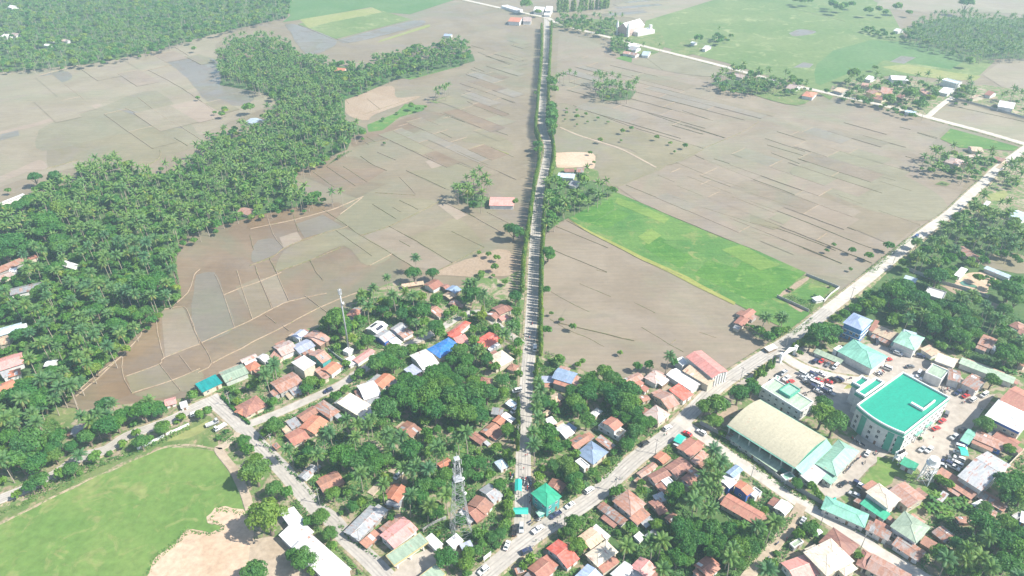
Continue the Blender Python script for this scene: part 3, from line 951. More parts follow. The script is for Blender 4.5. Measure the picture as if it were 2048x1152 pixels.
# ------------------------------------------------------------------ buildings
HOUSES = '''
B 272 198 405 125 345 60 3 h brown cream|behind the clipped hedge at the lane corner
B 255 188 300 150 262 115 2.8 g orange cream|front wing of the hedged corner bungalow
H 690 945 870 855 800 770 4.2 g rustpink grey|across the lane from the striped hip roof
H 790 960 868 925 835 880 3 l grey grey|porch of the pinkish house on the lane
B 690 300 770 220 690 165 3.2 g orange cream|behind the striped hip roof on the lane
B 560 370 660 318 600 255 3 g terra cream|second back from the school road bend
B 620 226 722 160 665 132 3 g rust wood|narrow shed roof facing the lane
B 775 205 842 160 755 82 3.6 h rustgrey grey|striped hip beside the lane
B 550 270 610 240 575 198 2.8 l grey grey|small lean-to behind the lane shrubs
B 960 195 1040 130 910 52 4 l cream cream|broad low roof beside the white two-step roof
B 985 95 1090 60 985 -8 4.8 g white white|two-step roof behind the lane
B 740 655 872 590 800 530 3 g rust wood|alone in the yard above the school road
B 632 575 712 500 672 470 2.8 g grey white|small hut backed by coconut palms
B 455 390 485 372 465 345 2.4 l rust wood|tiny shed by the roadside bushes
B 950 940 1110 775 1035 708 3.6 g grey grey|long roof next to the filling station
B 1000 985 1090 905 1060 860 3 l rust grey|patched lean-to beside the long grey roof
C 205 985 350 868 268 785 4.4 g pink white|right behind the filling station canopy
C 155 945 205 985 230 955 3.4 l pink white|side porch behind the filling station
B 545 985 790 1210 945 1140 5 g white white|long school hall beside the sand lot
B 482 778 548 866 638 830 4.2 g white white|lower porch roof at the tip of the long school hall
B 470 903 552 984 660 862 4.6 g white white|end block of the long school hall
C 230 712 292 622 215 578 3.2 g orange white|beside the dirt drive with a van
C 150 720 235 740 215 690 2.6 l grey grey|carport below the orange roof
C 310 320 372 270 282 215 3.2 g rust cream|half hidden in the mango grove
C 770 315 842 255 795 222 3 g rust wood|set back from the main road
C 842 245 882 208 835 178 3 g orange wood|between two main road sheds
C 785 178 855 185 892 150 3 l grey grey|shed roof beside the main road
C 905 230 935 205 880 165 3 l white grey|roadside shop next to the orange roof
C 650 312 722 362 768 335 3 g brown wood|low by the grove edge
C 490 508 556 468 505 448 3 g orange wood|directly behind the lattice tower
C 845 515 895 490 845 445 3 h sky white|small pavilion on the bare roadside yard
C 800 712 862 668 768 595 3.5 g grey white|biggest grey roof by the crossing
C 752 782 806 722 710 648 3.5 g rust white|middle of the three by the lattice tower
C 700 830 765 785 665 705 3 g terra wood|lowest of the three by the lattice tower
C 560 985 622 935 575 898 3.4 l bright white|cabin at the foot of the lattice tower
C 625 1015 690 985 640 945 3 l lilac grey|cabin beside the white tower cabin
C 455 995 500 958 435 893 3.2 l white white|canopy between filling station and tower
C 912 142 946 115 905 90 2.8 l sky wood|roadside stall in the trees
D 160 738 252 672 150 592 7 h green teal|two-storey house at the road crossing
D 115 792 200 745 172 722 3.2 l lgreen teal|porch wrapping the green crossing house
D 245 650 280 600 205 545 3 g rust wood|behind the green crossing house
D 285 1105 360 1045 212 940 3.8 g red white|across the road from the crossing
D 130 1185 215 1115 122 1040 3.6 g terra white|next to the bright red roadside roof
D -20 1140 40 1120 15 1090 3 l rust wood|small roadside hut by the pole wires
D 420 1230 500 1150 400 1080 4 g peri white|below the cream cross-gabled house
D 425 990 507 928 432 850 3.6 g tan cream|behind the cream cross-gabled house
D 465 1095 592 1005 512 935 4.2 h cream cream|cross-gabled house with a pale hip
D 432 858 520 932 545 912 3 l white cream|narrow strip beside the tan roof
D 765 1175 828 1105 722 1030 4 g pink white|two-tone roof beside the bottom palms
D 600 1190 690 1110 640 1048 4 g white white|beside the two-tone pink roof
D 665 790 760 715 642 632 4.2 h rustpink white|large hip facing the diagonal road
D 705 845 785 780 735 740 3.2 l rust grey|lean-to on the large roadside hip
D 460 737 608 850 650 812 3 g rustgrey grey|long narrow house beside the large hip
D 940 558 1037 490 958 433 3.6 g brown white|largest in the cluster by the road fork
D 1025 440 1107 375 1020 315 3.6 g terra cream|first house at the road fork
D 1060 485 1135 420 1105 388 3 l rustpink cream|back porch of the fork house
D 860 478 907 440 840 402 3 g orange wood|small roadside shop below the fork
D 812 597 912 545 850 500 3.4 g brown white|beside the white flat terrace
D 730 560 830 490 790 468 3 g rustpink white|corner of the roadside row by yellow palm
D 885 630 945 600 880 555 3.2 f white white|white terrace among brown roofs
D 850 650 900 625 845 590 3 l brown wood|square patch under the white terrace
D 1050 570 1090 545 1030 495 3 g rust wood|small one under the fork cluster palms
D 1020 610 1065 575 1000 535 3 g terra white|lower end of the fork cluster
D 835 785 890 760 800 690 3 g brown wood|with a side wing above the banana patch
D 910 840 960 805 915 765 3 g rust wood|small roof against dark trees
D 830 715 890 690 830 655 3 l grey grey|flat sheet roof behind the large hip
D 790 950 850 905 800 865 3 h grey white|low hut in the weedy back lot
D 720 945 755 915 720 880 2.6 l bright white|white shed in the weedy back lot
D 1130 1165 1205 1105 1108 1033 3.8 g terra white|alone in the dense trees south of the fork
D 440 482 532 405 430 335 4 h slate cream|beside the diagonal road under trees
D 385 520 430 490 370 430 3 f white white|terrace beside the slate blue hip
D 335 392 432 328 395 288 3 g rust wood|striped roof behind the slate blue hip
D 595 328 645 280 510 203 3.2 f cream white|ground floor terrace under the terracotta upper roof
D 568 280 622 240 545 192 6 g terra white|upper storey on the cream terrace
D 455 195 498 160 462 138 3 h white cream|tiny pavilion among dark mango trees
D 275 325 330 290 260 230 3 g white grey|tucked behind the roadside palms
D 315 290 345 260 300 225 3 l slate grey|small piece beside the palms
D 235 265 275 245 235 225 2.8 g tan wood|hut behind roadside palms
D 540 395 575 365 470 320 3 l rustgrey wood|patched shed between slate hip and terrace
D 210 115 270 80 215 50 3 h tan wood|thatch-like hut by the main road
D 160 190 190 170 165 150 2.6 g tan wood|smaller hut by the main road palms
D 180 250 225 230 165 205 2.8 l white wood|sheet roof hut under roadside coconut palms
D 890 150 962 118 842 45 4 g rustpink cream|long roof above the road fork
D 832 237 907 178 830 110 4.2 h pinkpale cream|hip at the edge of the mango grove
J 1195 662 1400 828 1487 745 7 g salmon white|big warehouse with arched white end wall
J 1170 770 1370 885 1400 830 5 l tan cream|side shed of the salmon warehouse
J 1045 800 1240 925 1318 872 4.5 g white white|long low hall beside the salmon warehouse
J 970 875 1047 812 960 755 4.6 h pinkpale white|square hip backed by the field palms
J 1180 1003 1257 950 1140 878 4.2 l red white|red panel in white parapets by the fork
J 740 890 882 825 800 793 3.6 g rustpink white|at the muddy field edge by dark trees
J 825 905 880 865 830 845 3 l terra white|small red panel behind the square hip
J 885 935 920 905 875 880 3 l terra white|smallest of the red panels
J 870 1010 930 990 890 955 3 g rust cream|low roof between red panel and grove
J 1170 745 1240 715 1180 655 4 f white white|white block against the salmon warehouse
J 165 825 318 872 368 790 5 g slate white|white gabled house where the columnar trees end
J 90 862 190 862 190 815 3 l lilac grey|carport of the slate roofed gable
E 235 325 520 525 562 490 3.6 l sage pale|long stage wing along the covered court
E 880 552 1020 400 885 335 4.4 h lgreen pale|hall at the end of the covered court
E 745 610 842 525 750 455 4 l white pale|flat white link beside the covered court
E 848 602 888 562 832 525 3.6 l lgreen pale|pale awning beside the white link
E 575 585 640 560 595 522 3 f lgreen pale|guard block at the covered court corner
E 262 562 322 512 275 478 6 g slate white|slim two-storey by the compound road
E 238 625 285 588 212 540 5 g white blue|deep blue walled house
E 345 668 388 635 310 568 5 g orange blue|blue walled annex with an orange roof
E 390 690 440 650 390 610 3 f concrete white|terrace beside the blue walled annex
E 180 718 400 845 470 785 3.6 g terra cream|long roof with white skylight patches
E 575 785 622 732 545 690 3.6 g bright white|small block where the side lane starts
E 930 1060 1020 965 850 868 4.6 h brown cream|hip beside the big cream villa
E 820 1150 990 1060 800 945 6 h cream cream|big villa with many cream hips
E 735 1040 800 1010 755 955 5 h cream cream|side wing of the big cream villa
E 930 1150 1010 1105 960 1050 5 h cream cream|front wing of the big cream villa
E 640 1190 800 1130 640 1035 4.2 g salmon white|beside the big cream villa
E 625 990 690 950 650 920 2.6 f sage grey|garden tank house by the side lane
E 770 905 800 885 780 850 2.6 l bright white|gate shed beside the side lane
K 455 895 775 1095 880 1012 6.4 f sage white|flat office block facing the car park
K 565 838 605 852 632 822 3.4 f lgreen white|entrance canopy of the flat office block
F 870 185 1085 290 1150 180 8 h white cream|white hip with a blue band
F 955 95 1100 170 1160 60 8 g terra cream|large roof behind the white hip
F 705 548 850 640 990 462 6 g grey white|wide shed at the end of the car park
F 900 560 935 520 880 500 6.9 l bright white|white panel on the wide grey shed
F 800 325 975 400 1000 345 4 g rustpink blue|blue walled row beside the car park
F 915 310 1045 385 1080 340 4.2 g terra cream|behind the blue walled row
F 720 335 775 362 828 290 4 g mint blue|sea green end of the blue walled row
F 560 545 790 690 838 645 3.6 l rust wood|long rusty shed below the water tower
F 290 747 372 690 222 598 6 h cream white|white block beside the compound lawn
F 285 640 412 742 485 655 4.6 g rustpink cream|beside the lawn and the water tower
F 120 715 270 815 312 785 4 l green white|deep green strip between hip roofs
F -115 745 150 862 205 790 4.2 h mint white|long hall inside the perimeter wall
F 150 868 290 940 330 888 4 g rustgrey white|rust stained middle of the walled row
F 300 850 460 955 545 855 5 h sage white|stained hip at the end of the walled row
F 310 960 470 1065 545 1020 3.6 g rustgrey white|last roof inside the perimeter wall
F 550 885 630 950 672 890 3 g rustgrey wood|shack roof under the banana plants
F 480 950 570 1005 600 965 3 l rust wood|shack beside the palm grove corner
F 575 690 612 712 655 665 2.6 l grey wood|tiny hut among banana plants
F 790 715 825 745 860 705 3 l bright white|small white roof behind the rusty shed
F 825 675 985 765 1010 735 3 l rustgrey grey|low strip along the tree line
F 890 785 930 805 960 770 3 g rustgrey white|striped little roof in the trees
F 720 835 800 830 830 785 3 g rust wood|half hidden behind banana plants
F 95 1080 152 1110 208 1022 4 h brown cream|beside the palm garden of the villa
F 150 1105 390 1240 450 1150 4 g rustpink cream|long roof along the compound road
F 1020 790 1060 820 1080 770 3 f concrete grey|bare block at the tree line
F 1080 822 1125 840 1130 780 3.4 l bright blue|blue sided shed at the tree line
F 360 475 450 520 480 485 4 l green white|small office beside the water tower
L 385 470 560 545 600 492 3.6 l tan white|beside the blue three-storey block
L 380 460 402 468 455 400 4 l terra white|reddish piece touching the blue block
L 560 545 730 615 815 520 6 h lgreen white|tall hip across from the sea green hall
L 540 572 690 636 715 602 3.6 l lgreen white|porch below the tall pale green hip
L 770 600 860 660 905 620 3.6 l tan white|brown lean-to beside the tall hip
L 640 470 740 500 820 505 6.4 l sky white|back ridge behind the tall hip
L 130 618 400 760 515 655 5 h mint white|large sea green hall
L 95 605 130 625 165 585 4.6 f white white|white stair block on the sea green hall
L 880 692 1030 748 1075 690 5 g cream white|white clerestory roof by the green strip
L 795 785 940 850 1005 775 5 f sage white|square office behind the town hall
L 850 715 985 775 1010 745 4 l tan white|tan strip behind the square office
L 980 835 1080 862 1130 785 4.6 g rustgrey white|stained roof in the middle row
L 1085 865 1205 925 1262 835 4.6 g rustgrey white|white and red stained end roof
L 1068 712 1485 872 1540 835 4 g sage white|very long roof along the back boundary
L 1210 563 1320 605 1420 548 4 g rustpink white|in the trees behind the back boundary
L 1450 420 1530 460 1567 420 4 h brown cream|brown hip at the wood edge
L 1510 480 1560 500 1600 460 3.6 g brown cream|lower brown roof at the wood edge
L 790 185 950 235 1020 180 3 f concrete grey|unfinished slab behind the resort wall
L 640 65 735 95 755 70 3 l sky white|pale sheet in the trees by the dusty road
L 1530 720 1570 740 1590 690 3.6 g brown cream|roof edge behind the round tree
V 568 748 628 770 690 712 3.6 l bright white|open pavilion beside the pool
V 830 690 1060 782 1078 760 3.4 l sky white|long cottage row behind the pool
V 575 510 720 605 752 555 4 g rustpink cream|above the pool garden in the trees
V 700 605 770 642 792 620 3 l rustpink cream|annex above the pool garden
T 1920 665 2040 710 2060 655 4 g sky white|pale roof in the eastern trees
T 1745 590 1780 600 1790 575 3 l bright white|small white roof by the yellow plot
T 1450 272 1560 302 1640 272 4.4 h pinkpale cream|large hip in the field island
T 1530 285 1640 290 1635 268 4 h brown cream|rear hip in the field island
T 1660 192 1750 198 1785 165 3.6 g tan cream|northern roof in the field island
T 1600 242 1740 232 1740 212 3.2 g pinkpale cream|narrow roof in the field island
T 1810 248 1890 272 1915 250 3.2 g rustpink cream|eastern roof in the field island
S 265 658 330 672 380 640 4 g pinkpale white|beside the orange hip by the green field
S 385 712 470 727 495 690 4 h orange white|orange hip at the corner of the green field
S 860 587 905 597 935 572 4 g bright white|northern white roof of the far village
S 1060 592 1190 600 1215 570 4.5 g bright white|long white shed of the far village
S 1425 595 1545 627 1560 605 6 f sky white|long pale school block in the far village
S 1410 685 1480 700 1500 655 4 g white white|beside the long pale school block
S 620 672 690 692 710 660 4 g tan grey|shaded house at the far village edge
S 865 682 920 702 945 672 6.5 g rustpink yellow|tall yellow walled house of the far village
S 830 640 900 650 910 625 4 g rustpink cream|low roof behind the yellow walled house
S 970 692 1060 705 1105 665 5 g rustpink white|central gable of the far village
S 920 732 990 748 1002 720 4 g brown cream|roadside roof of the far village
S 1090 717 1130 732 1152 705 4 g brown cream|by the big dark tree of the far village
S 1250 662 1320 707 1338 690 3.5 l rustpink cream|narrow strip in the far village trees
S 1850 792 1970 812 1992 770 4.5 g white white|large white roof east of the village lane
S 1750 702 1800 714 1840 690 4 g terra white|red roof east of the village lane
S 1640 725 1670 735 1690 700 4 g tan cream|tan roof east of the village lane
S 1155 832 1235 848 1245 830 3.4 g sky white|roadside shed under the big dark tree
S 1070 226 1110 234 1120 215 4 g white white|white hut at the far palm grove
Q 60 162 150 168 182 135 5 g orange white|orange roof by the far junction
Q 175 162 240 163 262 135 4.5 g pinkpale white|pale roof by the far junction
Q 255 78 330 82 345 55 6 g bright white|white roof left of the far junction
Q 345 80 392 82 395 48 6 g bright white|white roof right of the far junction
Q 335 114 385 116 390 98 4 g white white|gate house on the main road far end
Q 970 352 1020 362 1052 335 4 g white white|upper house of the hamlet by the church
Q 980 378 1040 388 1056 360 4 g grey white|middle house of the hamlet by the church
Q 940 408 990 414 1000 395 3.5 g rustpink white|front house of the hamlet by the church
Q 990 417 1040 426 1052 405 3.5 g rustgrey white|second front house of the hamlet
Q 1085 422 1140 427 1162 395 3.5 g sky white|pale roof at the hamlet road
Q 1460 327 1488 334 1498 320 3.5 g bright white|tiny white roof in the green field clump
Q 1550 372 1580 377 1588 345 4 g white white|white hut at the green field clump
Q 1780 578 1860 598 1872 575 4 g pinkpale cream|pink roof inside the palm island
Q 5 45 125 82 135 60 4 f white white|long pale sheds by the far road
R 495 357 572 357 576 330 3.4 g brown white|reddish roof below the sand lot
R 585 358 642 362 648 328 3.2 g rustgrey white|grey roof below the sand lot
R 440 398 570 408 576 372 3.6 g sky white|pale house by the main road bend
R 520 458 580 472 588 425 3.4 g grey white|low roof behind the bend palms
X 978 410 1028 411 1027 394 3.8 g salmon white|lone field house beside the palm clump
O 1485 273 1540 276 1545 260 3.6 g peri white|by the northern tip of the grove
O 610 542 720 548 728 520 3.6 g orange cream|inside the northern grove
M 1885 932 1952 952 1978 905 3.4 g sky white|at the grove edge by the pale paddies
N 1815 667 1910 692 1928 640 3.2 g rustpink white|under the palms at the paddy corner
N -10 610 190 530 200 515 3 l white white|long pale roof at the western grove tip
G 70 397 300 345 305 295 3.6 g grey white|long grey roof in the western grove
G 420 172 510 202 538 165 3.4 g white white|small white roof in the western grove
G -10 237 215 142 200 110 3.2 l rustpink grey|long strip behind the western grove trees
G 215 142 272 122 262 98 3.4 g terra cream|end block of the western strip
G -20 292 100 252 90 215 3.4 g pinkpale cream|roofs beside the western strip
G 60 232 116 222 112 200 3 l bright white|white panel beside the western strip
G -20 692 160 642 150 590 3.6 g sky white|pale blue roofs in the western row
G -20 757 70 742 65 680 3.4 g tan cream|tan roof in the western row
G -20 945 175 882 165 800 4.2 g pink white|long pink roof with a red ridge
G 60 988 150 962 150 915 3.4 g orange white|orange roof under the long pink one
G 20 992 80 967 70 930 3.8 l grey white|grey sheet under the long pink roof
G -20 1102 120 1042 115 985 3.4 g orange cream|lowest orange roof of the western row
G 310 907 388 902 385 860 3 g bright white|white hut between leaning palms
M 0 278 45 284 55 258 4 g bright white|westernmost white roof in the far forest
M 70 268 120 274 130 252 4 g pinkpale white|pale roof in the far forest clearing
M 330 345 362 350 368 335 4 g bright white|white hut near the front of the far forest
M 460 312 500 318 508 300 4 g pinkpale white|small pale hut in the far forest
M 50 52 85 58 90 38 4 g bright white|topmost white roof in the far forest
M 360 305 385 309 390 296 4 g white white|tiny white roof deep in the far forest
A 420 302 490 292 490 240 3 g grey white|grey hut beside the vegetable plot
A 990 132 1060 112 1060 70 3 g pink white|small pink roof at the paddy corner
A 1085 147 1130 132 1115 100 2.8 l white white|white shed beside the round tree
H 92 938 250 862 205 802 4 l teal cream|shop at the T junction
H 270 862 452 788 390 718 4 g sage pale|long roof beside the teal shop
H 460 775 545 730 500 690 3.8 h orange cream|small hip beside the long pale row
H 400 712 520 662 480 645 3.4 g pinkpale cream|strip along the paddy edge
H 570 705 622 672 570 630 3.6 g white white|white roof behind the coconut palm
H 705 660 830 605 735 543 4 g pinkpale white|broad pale roof at the paddy edge
H 600 670 690 690 640 600 3.2 l rustpink cream|wall shed beside the broad pale roof
H 835 530 908 475 870 432 4 g lilac white|grey gable at the paddy edge
H 842 640 965 578 885 528 4 g lilac white|wide bluish roof at the paddy edge
H 1000 580 1085 525 975 440 4 g rustpink wood|red and white striped sheets
H 870 770 968 712 890 640 7 h white cream|tall two-storey with a pale hip
H 1015 715 1090 670 990 598 5 g rustpink teal|pinkish gable beside the pale hip
H 950 695 1012 695 935 628 4.4 l rustpink cream|step beside the pinkish gable
H 1085 800 1170 735 1100 688 4 g orange white|orange porch roof by the garden
H 950 762 1030 842 1078 822 3.4 l rustpink cream|brown pink lean-to by the orange porch
H 1160 622 1215 647 1252 600 3 f white white|equipment cabin at the monopole
H 1225 735 1300 702 1262 655 3 l bright white|white canopy below the monopole
I 60 715 195 622 150 595 3.6 g pink white|long pink roof below the monopole
I 40 368 92 312 30 275 4 g terra white|alone behind the monopole trees
I 205 487 295 422 225 372 4 g white pale|white roof with dark solar panels
I 265 554 350 502 285 440 4 g grey blue|beside the solar panel roof
I 345 580 405 550 352 508 3 h bright white|white tent roof beside the grey gable
I 365 484 448 430 390 393 3.6 g grey white|second gable by the solar roof
I 410 522 492 477 435 443 3.4 g rustpink white|stained roof by the solar group
I 688 674 855 580 765 508 4.6 h blue cream|bright blue hip in the grove
I 795 519 930 402 890 378 4 h red white|L-shaped red hip behind the blue one
I 740 478 795 518 850 475 4 h red white|end hip of the red roofs
I 1045 602 1165 527 1095 455 4.6 g red white|big red gable by the lane junction
I 830 572 920 542 880 495 3.6 l salmon white|red link between blue and red roofs
I 560 767 688 714 565 608 4.6 g white white|wide white roof below the blue hip
I 485 817 555 772 490 720 4 l lilac white|bluish panel beside the wide white roof
I 1150 744 1265 682 1190 597 4.6 h cream cream|cream hip beside the main road
I 1265 777 1302 732 1250 700 3 h rust cream|small hip below the cream roadside hip
I 1080 887 1105 832 1030 772 4 h brown cream|brown hip buried in the grove
I 250 907 348 824 250 795 4 g orange cream|orange roof behind the two-step white roof
I 640 152 720 107 645 65 3.6 g terra white|northernmost roof of the western quarter
I 735 147 775 127 740 100 3 g brown wood|small brown roof beside the northern one
I 800 182 858 147 800 105 3.4 g slate wood|slate sheets beside the northern roofs
I 765 222 820 192 760 160 3.2 g tan wood|tan sheets under the slate ones
I 820 277 850 242 800 205 3 g rustgrey wood|stained sheets by the palm cluster
I 400 132 570 107 550 85 3 l tan wood|long low shed on the paddy edge
I 1150 342 1230 307 1170 252 4.4 g brown cream|house beside the main road side lane
I 1120 377 1160 347 1095 305 3.4 g brown cream|lower wing by the side lane
I 1165 387 1225 362 1200 340 3 l salmon cream|front porch by the side lane
I 665 347 722 312 640 248 3.6 g rustpink cream|in the trees above the lane bend
K 330 432 385 377 315 345 3.4 g terra cream|front half of the hut at the rice field
K 360 372 435 317 375 290 3.4 g terra cream|back half of the hut at the rice field
K 895 237 960 222 930 190 3 h white white|pavilion on the fenced grass lot
K 530 622 600 592 560 565 2.8 l white wood|roadside stall opposite the arch gate
K 870 630 1080 720 1100 690 3 l sage white|covered walkway above the car park
'''
WALLW = {'cream': 'cream', 'white': 'white', 'grey': 'grey', 'wood': 'brown', 'green': 'green', 'blue': 'blue', 'pinkw': 'pink',
         'teal': 'teal', 'azure': 'blue', 'pale': 'pale', 'yellow': 'yellow'}
FOOT = []          # footprints (centre, half x, half y, angle, short description) for keeping trees off roofs

def rect_from(p0, p1, p2):
    u = p1 - p0
    L = u.length
    u = u / L
    w = p2 - p1
    v = w - u * w.dot(u)
    W = v.length
    v = v / W
    c = p0 + u * (L / 2) + v * (W / 2)
    return c, L, W, math.atan2(u.y, u.x), (1 if (u.x * v.y - u.y * v.x) > 0 else -1)

def slab(top, thick):
    """closed shell under a set of top polygons: returns top faces plus underside"""
    vs, fs = [], []
    for poly in top:
        n = len(vs)
        k = len(poly)
        vs += [tuple(p) for p in poly] + [(p[0], p[1], p[2] - thick) for p in poly]
        fs.append(tuple(range(n, n + k)))
        fs.append(tuple(range(n + 2 * k - 1, n + k - 1, -1)))
        for i in range(k):
            j = (i + 1) % k
            fs.append((n + i, n + k + i, n + k + j, n + j))
    return vs, fs

def roof_polys(rt, L, W, z, rise, low=1):
    a, b = L / 2, W / 2
    if rt == 'g':
        return [[(-a, -b, z), (a, -b, z), (a, 0, z + rise), (-a, 0, z + rise)], [(-a, 0, z + rise), (a, 0, z + rise), (a, b, z), (-a, b, z)]]
    if rt == 'l':
        z0, z1 = (z, z + rise) if low > 0 else (z + rise, z)
        return [[(-a, -b, z0), (a, -b, z0), (a, b, z1), (-a, b, z1)]]
    if rt == 'h':
        if L >= W:
            r = max(a - b, 0.05)
            A, B = (-r, 0, z + rise), (r, 0, z + rise)
            return [[(-a, -b, z), (a, -b, z), B, A], [(a, b, z), (-a, b, z), A, B], [(-a, b, z), (-a, -b, z), A], [(a, -b, z), (a, b, z), B]]
        r = max(b - a, 0.05)
        A, B = (0, -r, z + rise), (0, r, z + rise)
        return [[(-a, -b, z), (a, -b, z), A], [(a, -b, z), (a, b, z), B, A], [(a, b, z), (-a, b, z), B], [(-a, b, z), (-a, -b, z), A, B]]
    if rt == 'a':
        n = 14
        out = []
        for i in range(n):
            t0, t1 = -1 + 2 * i / n, -1 + 2 * (i + 1) / n
            f = lambda t: z + rise * (1 - t * t)
            out.append([(-a, b * t0, f(t0)), (a, b * t0, f(t0)), (a, b * t1, f(t1)), (-a, b * t1, f(t1))])
        return out
    return [[(-a, -b, z), (a, -b, z), (a, b, z), (-a, b, z)]]

_wm = {}
def window_meshes(w, h):
    k = (round(w, 1), round(h, 1))
    if k in _wm:
        return _wm[k]
    f = MB()
    t = 0.09
    f.box((0, -0.04, h / 2 - t / 2), (w, 0.1, t)); f.box((0, -0.04, -h / 2 + t / 2), (w + .1, 0.14, t))
    f.box((-w / 2 + t / 2, -0.04, 0), (t, 0.1, h - 2 * t)); f.box((w / 2 - t / 2, -0.04, 0), (t, 0.1, h - 2 * t))
    f.box((0, -0.035, 0), (t * .7, 0.08, h - 2 * t))
    o = f.build('window', M['frame'])
    p = MB()
    p.box((0, -0.005, 0), (w - 2 * t, 0.04, h - 2 * t))
    q = p.build('pane', M['glass'])
    _wm[k] = (o.data, q.data)
    for x in (o, q):
        bpy.data.objects.remove(x)
    return _wm[k]

_dm = []
def door_mesh():
    if not _dm:
        d = MB()
        d.box((0, -0.03, 1.0), (0.95, 0.07, 2.0))
        d.box((0.36, -0.09, 1.0), (0.05, 0.06, 0.16))
        o = d.build('door', M['door'])
        _dm.append(o.data)
        bpy.data.objects.remove(o)
    return _dm[0]

def put_windows(root, L, W, base, eave, door=True, every=3.0, ww=1.2, wh=1.15, glassy=False):
    """windows and a door on the walls the street can see; wall box is L x W about the root"""
    inv = root.matrix_basis.to_3x3()
    to_cam = Vector((0, 0, CAM_H)) - root.location
    for nrm, ln, half in (((0, -1, 0), L, W / 2), ((0, 1, 0), L, W / 2), ((-1, 0, 0), W, L / 2), ((1, 0, 0), W, L / 2)):
        n = inv @ Vector(nrm)
        if n.dot(to_cam) < 0.1 * to_cam.length * 0.3:
            continue
        rot = {(0, -1, 0): 0, (0, 1, 0): math.pi, (-1, 0, 0): -math.pi / 2, (1, 0, 0): math.pi / 2}[nrm]
        cnt = max(1, int(ln / every))
        floors = max(1, int((eave - base) / 2.9))
        for fl in range(floors):
            zc = base + fl * 2.95 + 1.55
            if zc + wh / 2 > eave - 0.1:
                zc = eave - 0.15 - wh / 2
            for i in range(cnt):
                t = (i + 0.5) / cnt * ln - ln / 2
                pos = Vector(nrm) * (half + 0.005)
                side = Vector((math.cos(rot), math.sin(rot), 0))
                q = pos + side * t
                if door and fl == 0 and i == cnt // 2 and nrm[1] != 0:
                    data_obj('door', door_mesh(), root, (q.x, q.y, base), (0, 0, rot))
                    continue
                fm, pm = window_meshes(ww, wh)
                w = data_obj('window', fm, root, (q.x, q.y, zc), (0, 0, rot))
                data_obj('pane', pm, w)

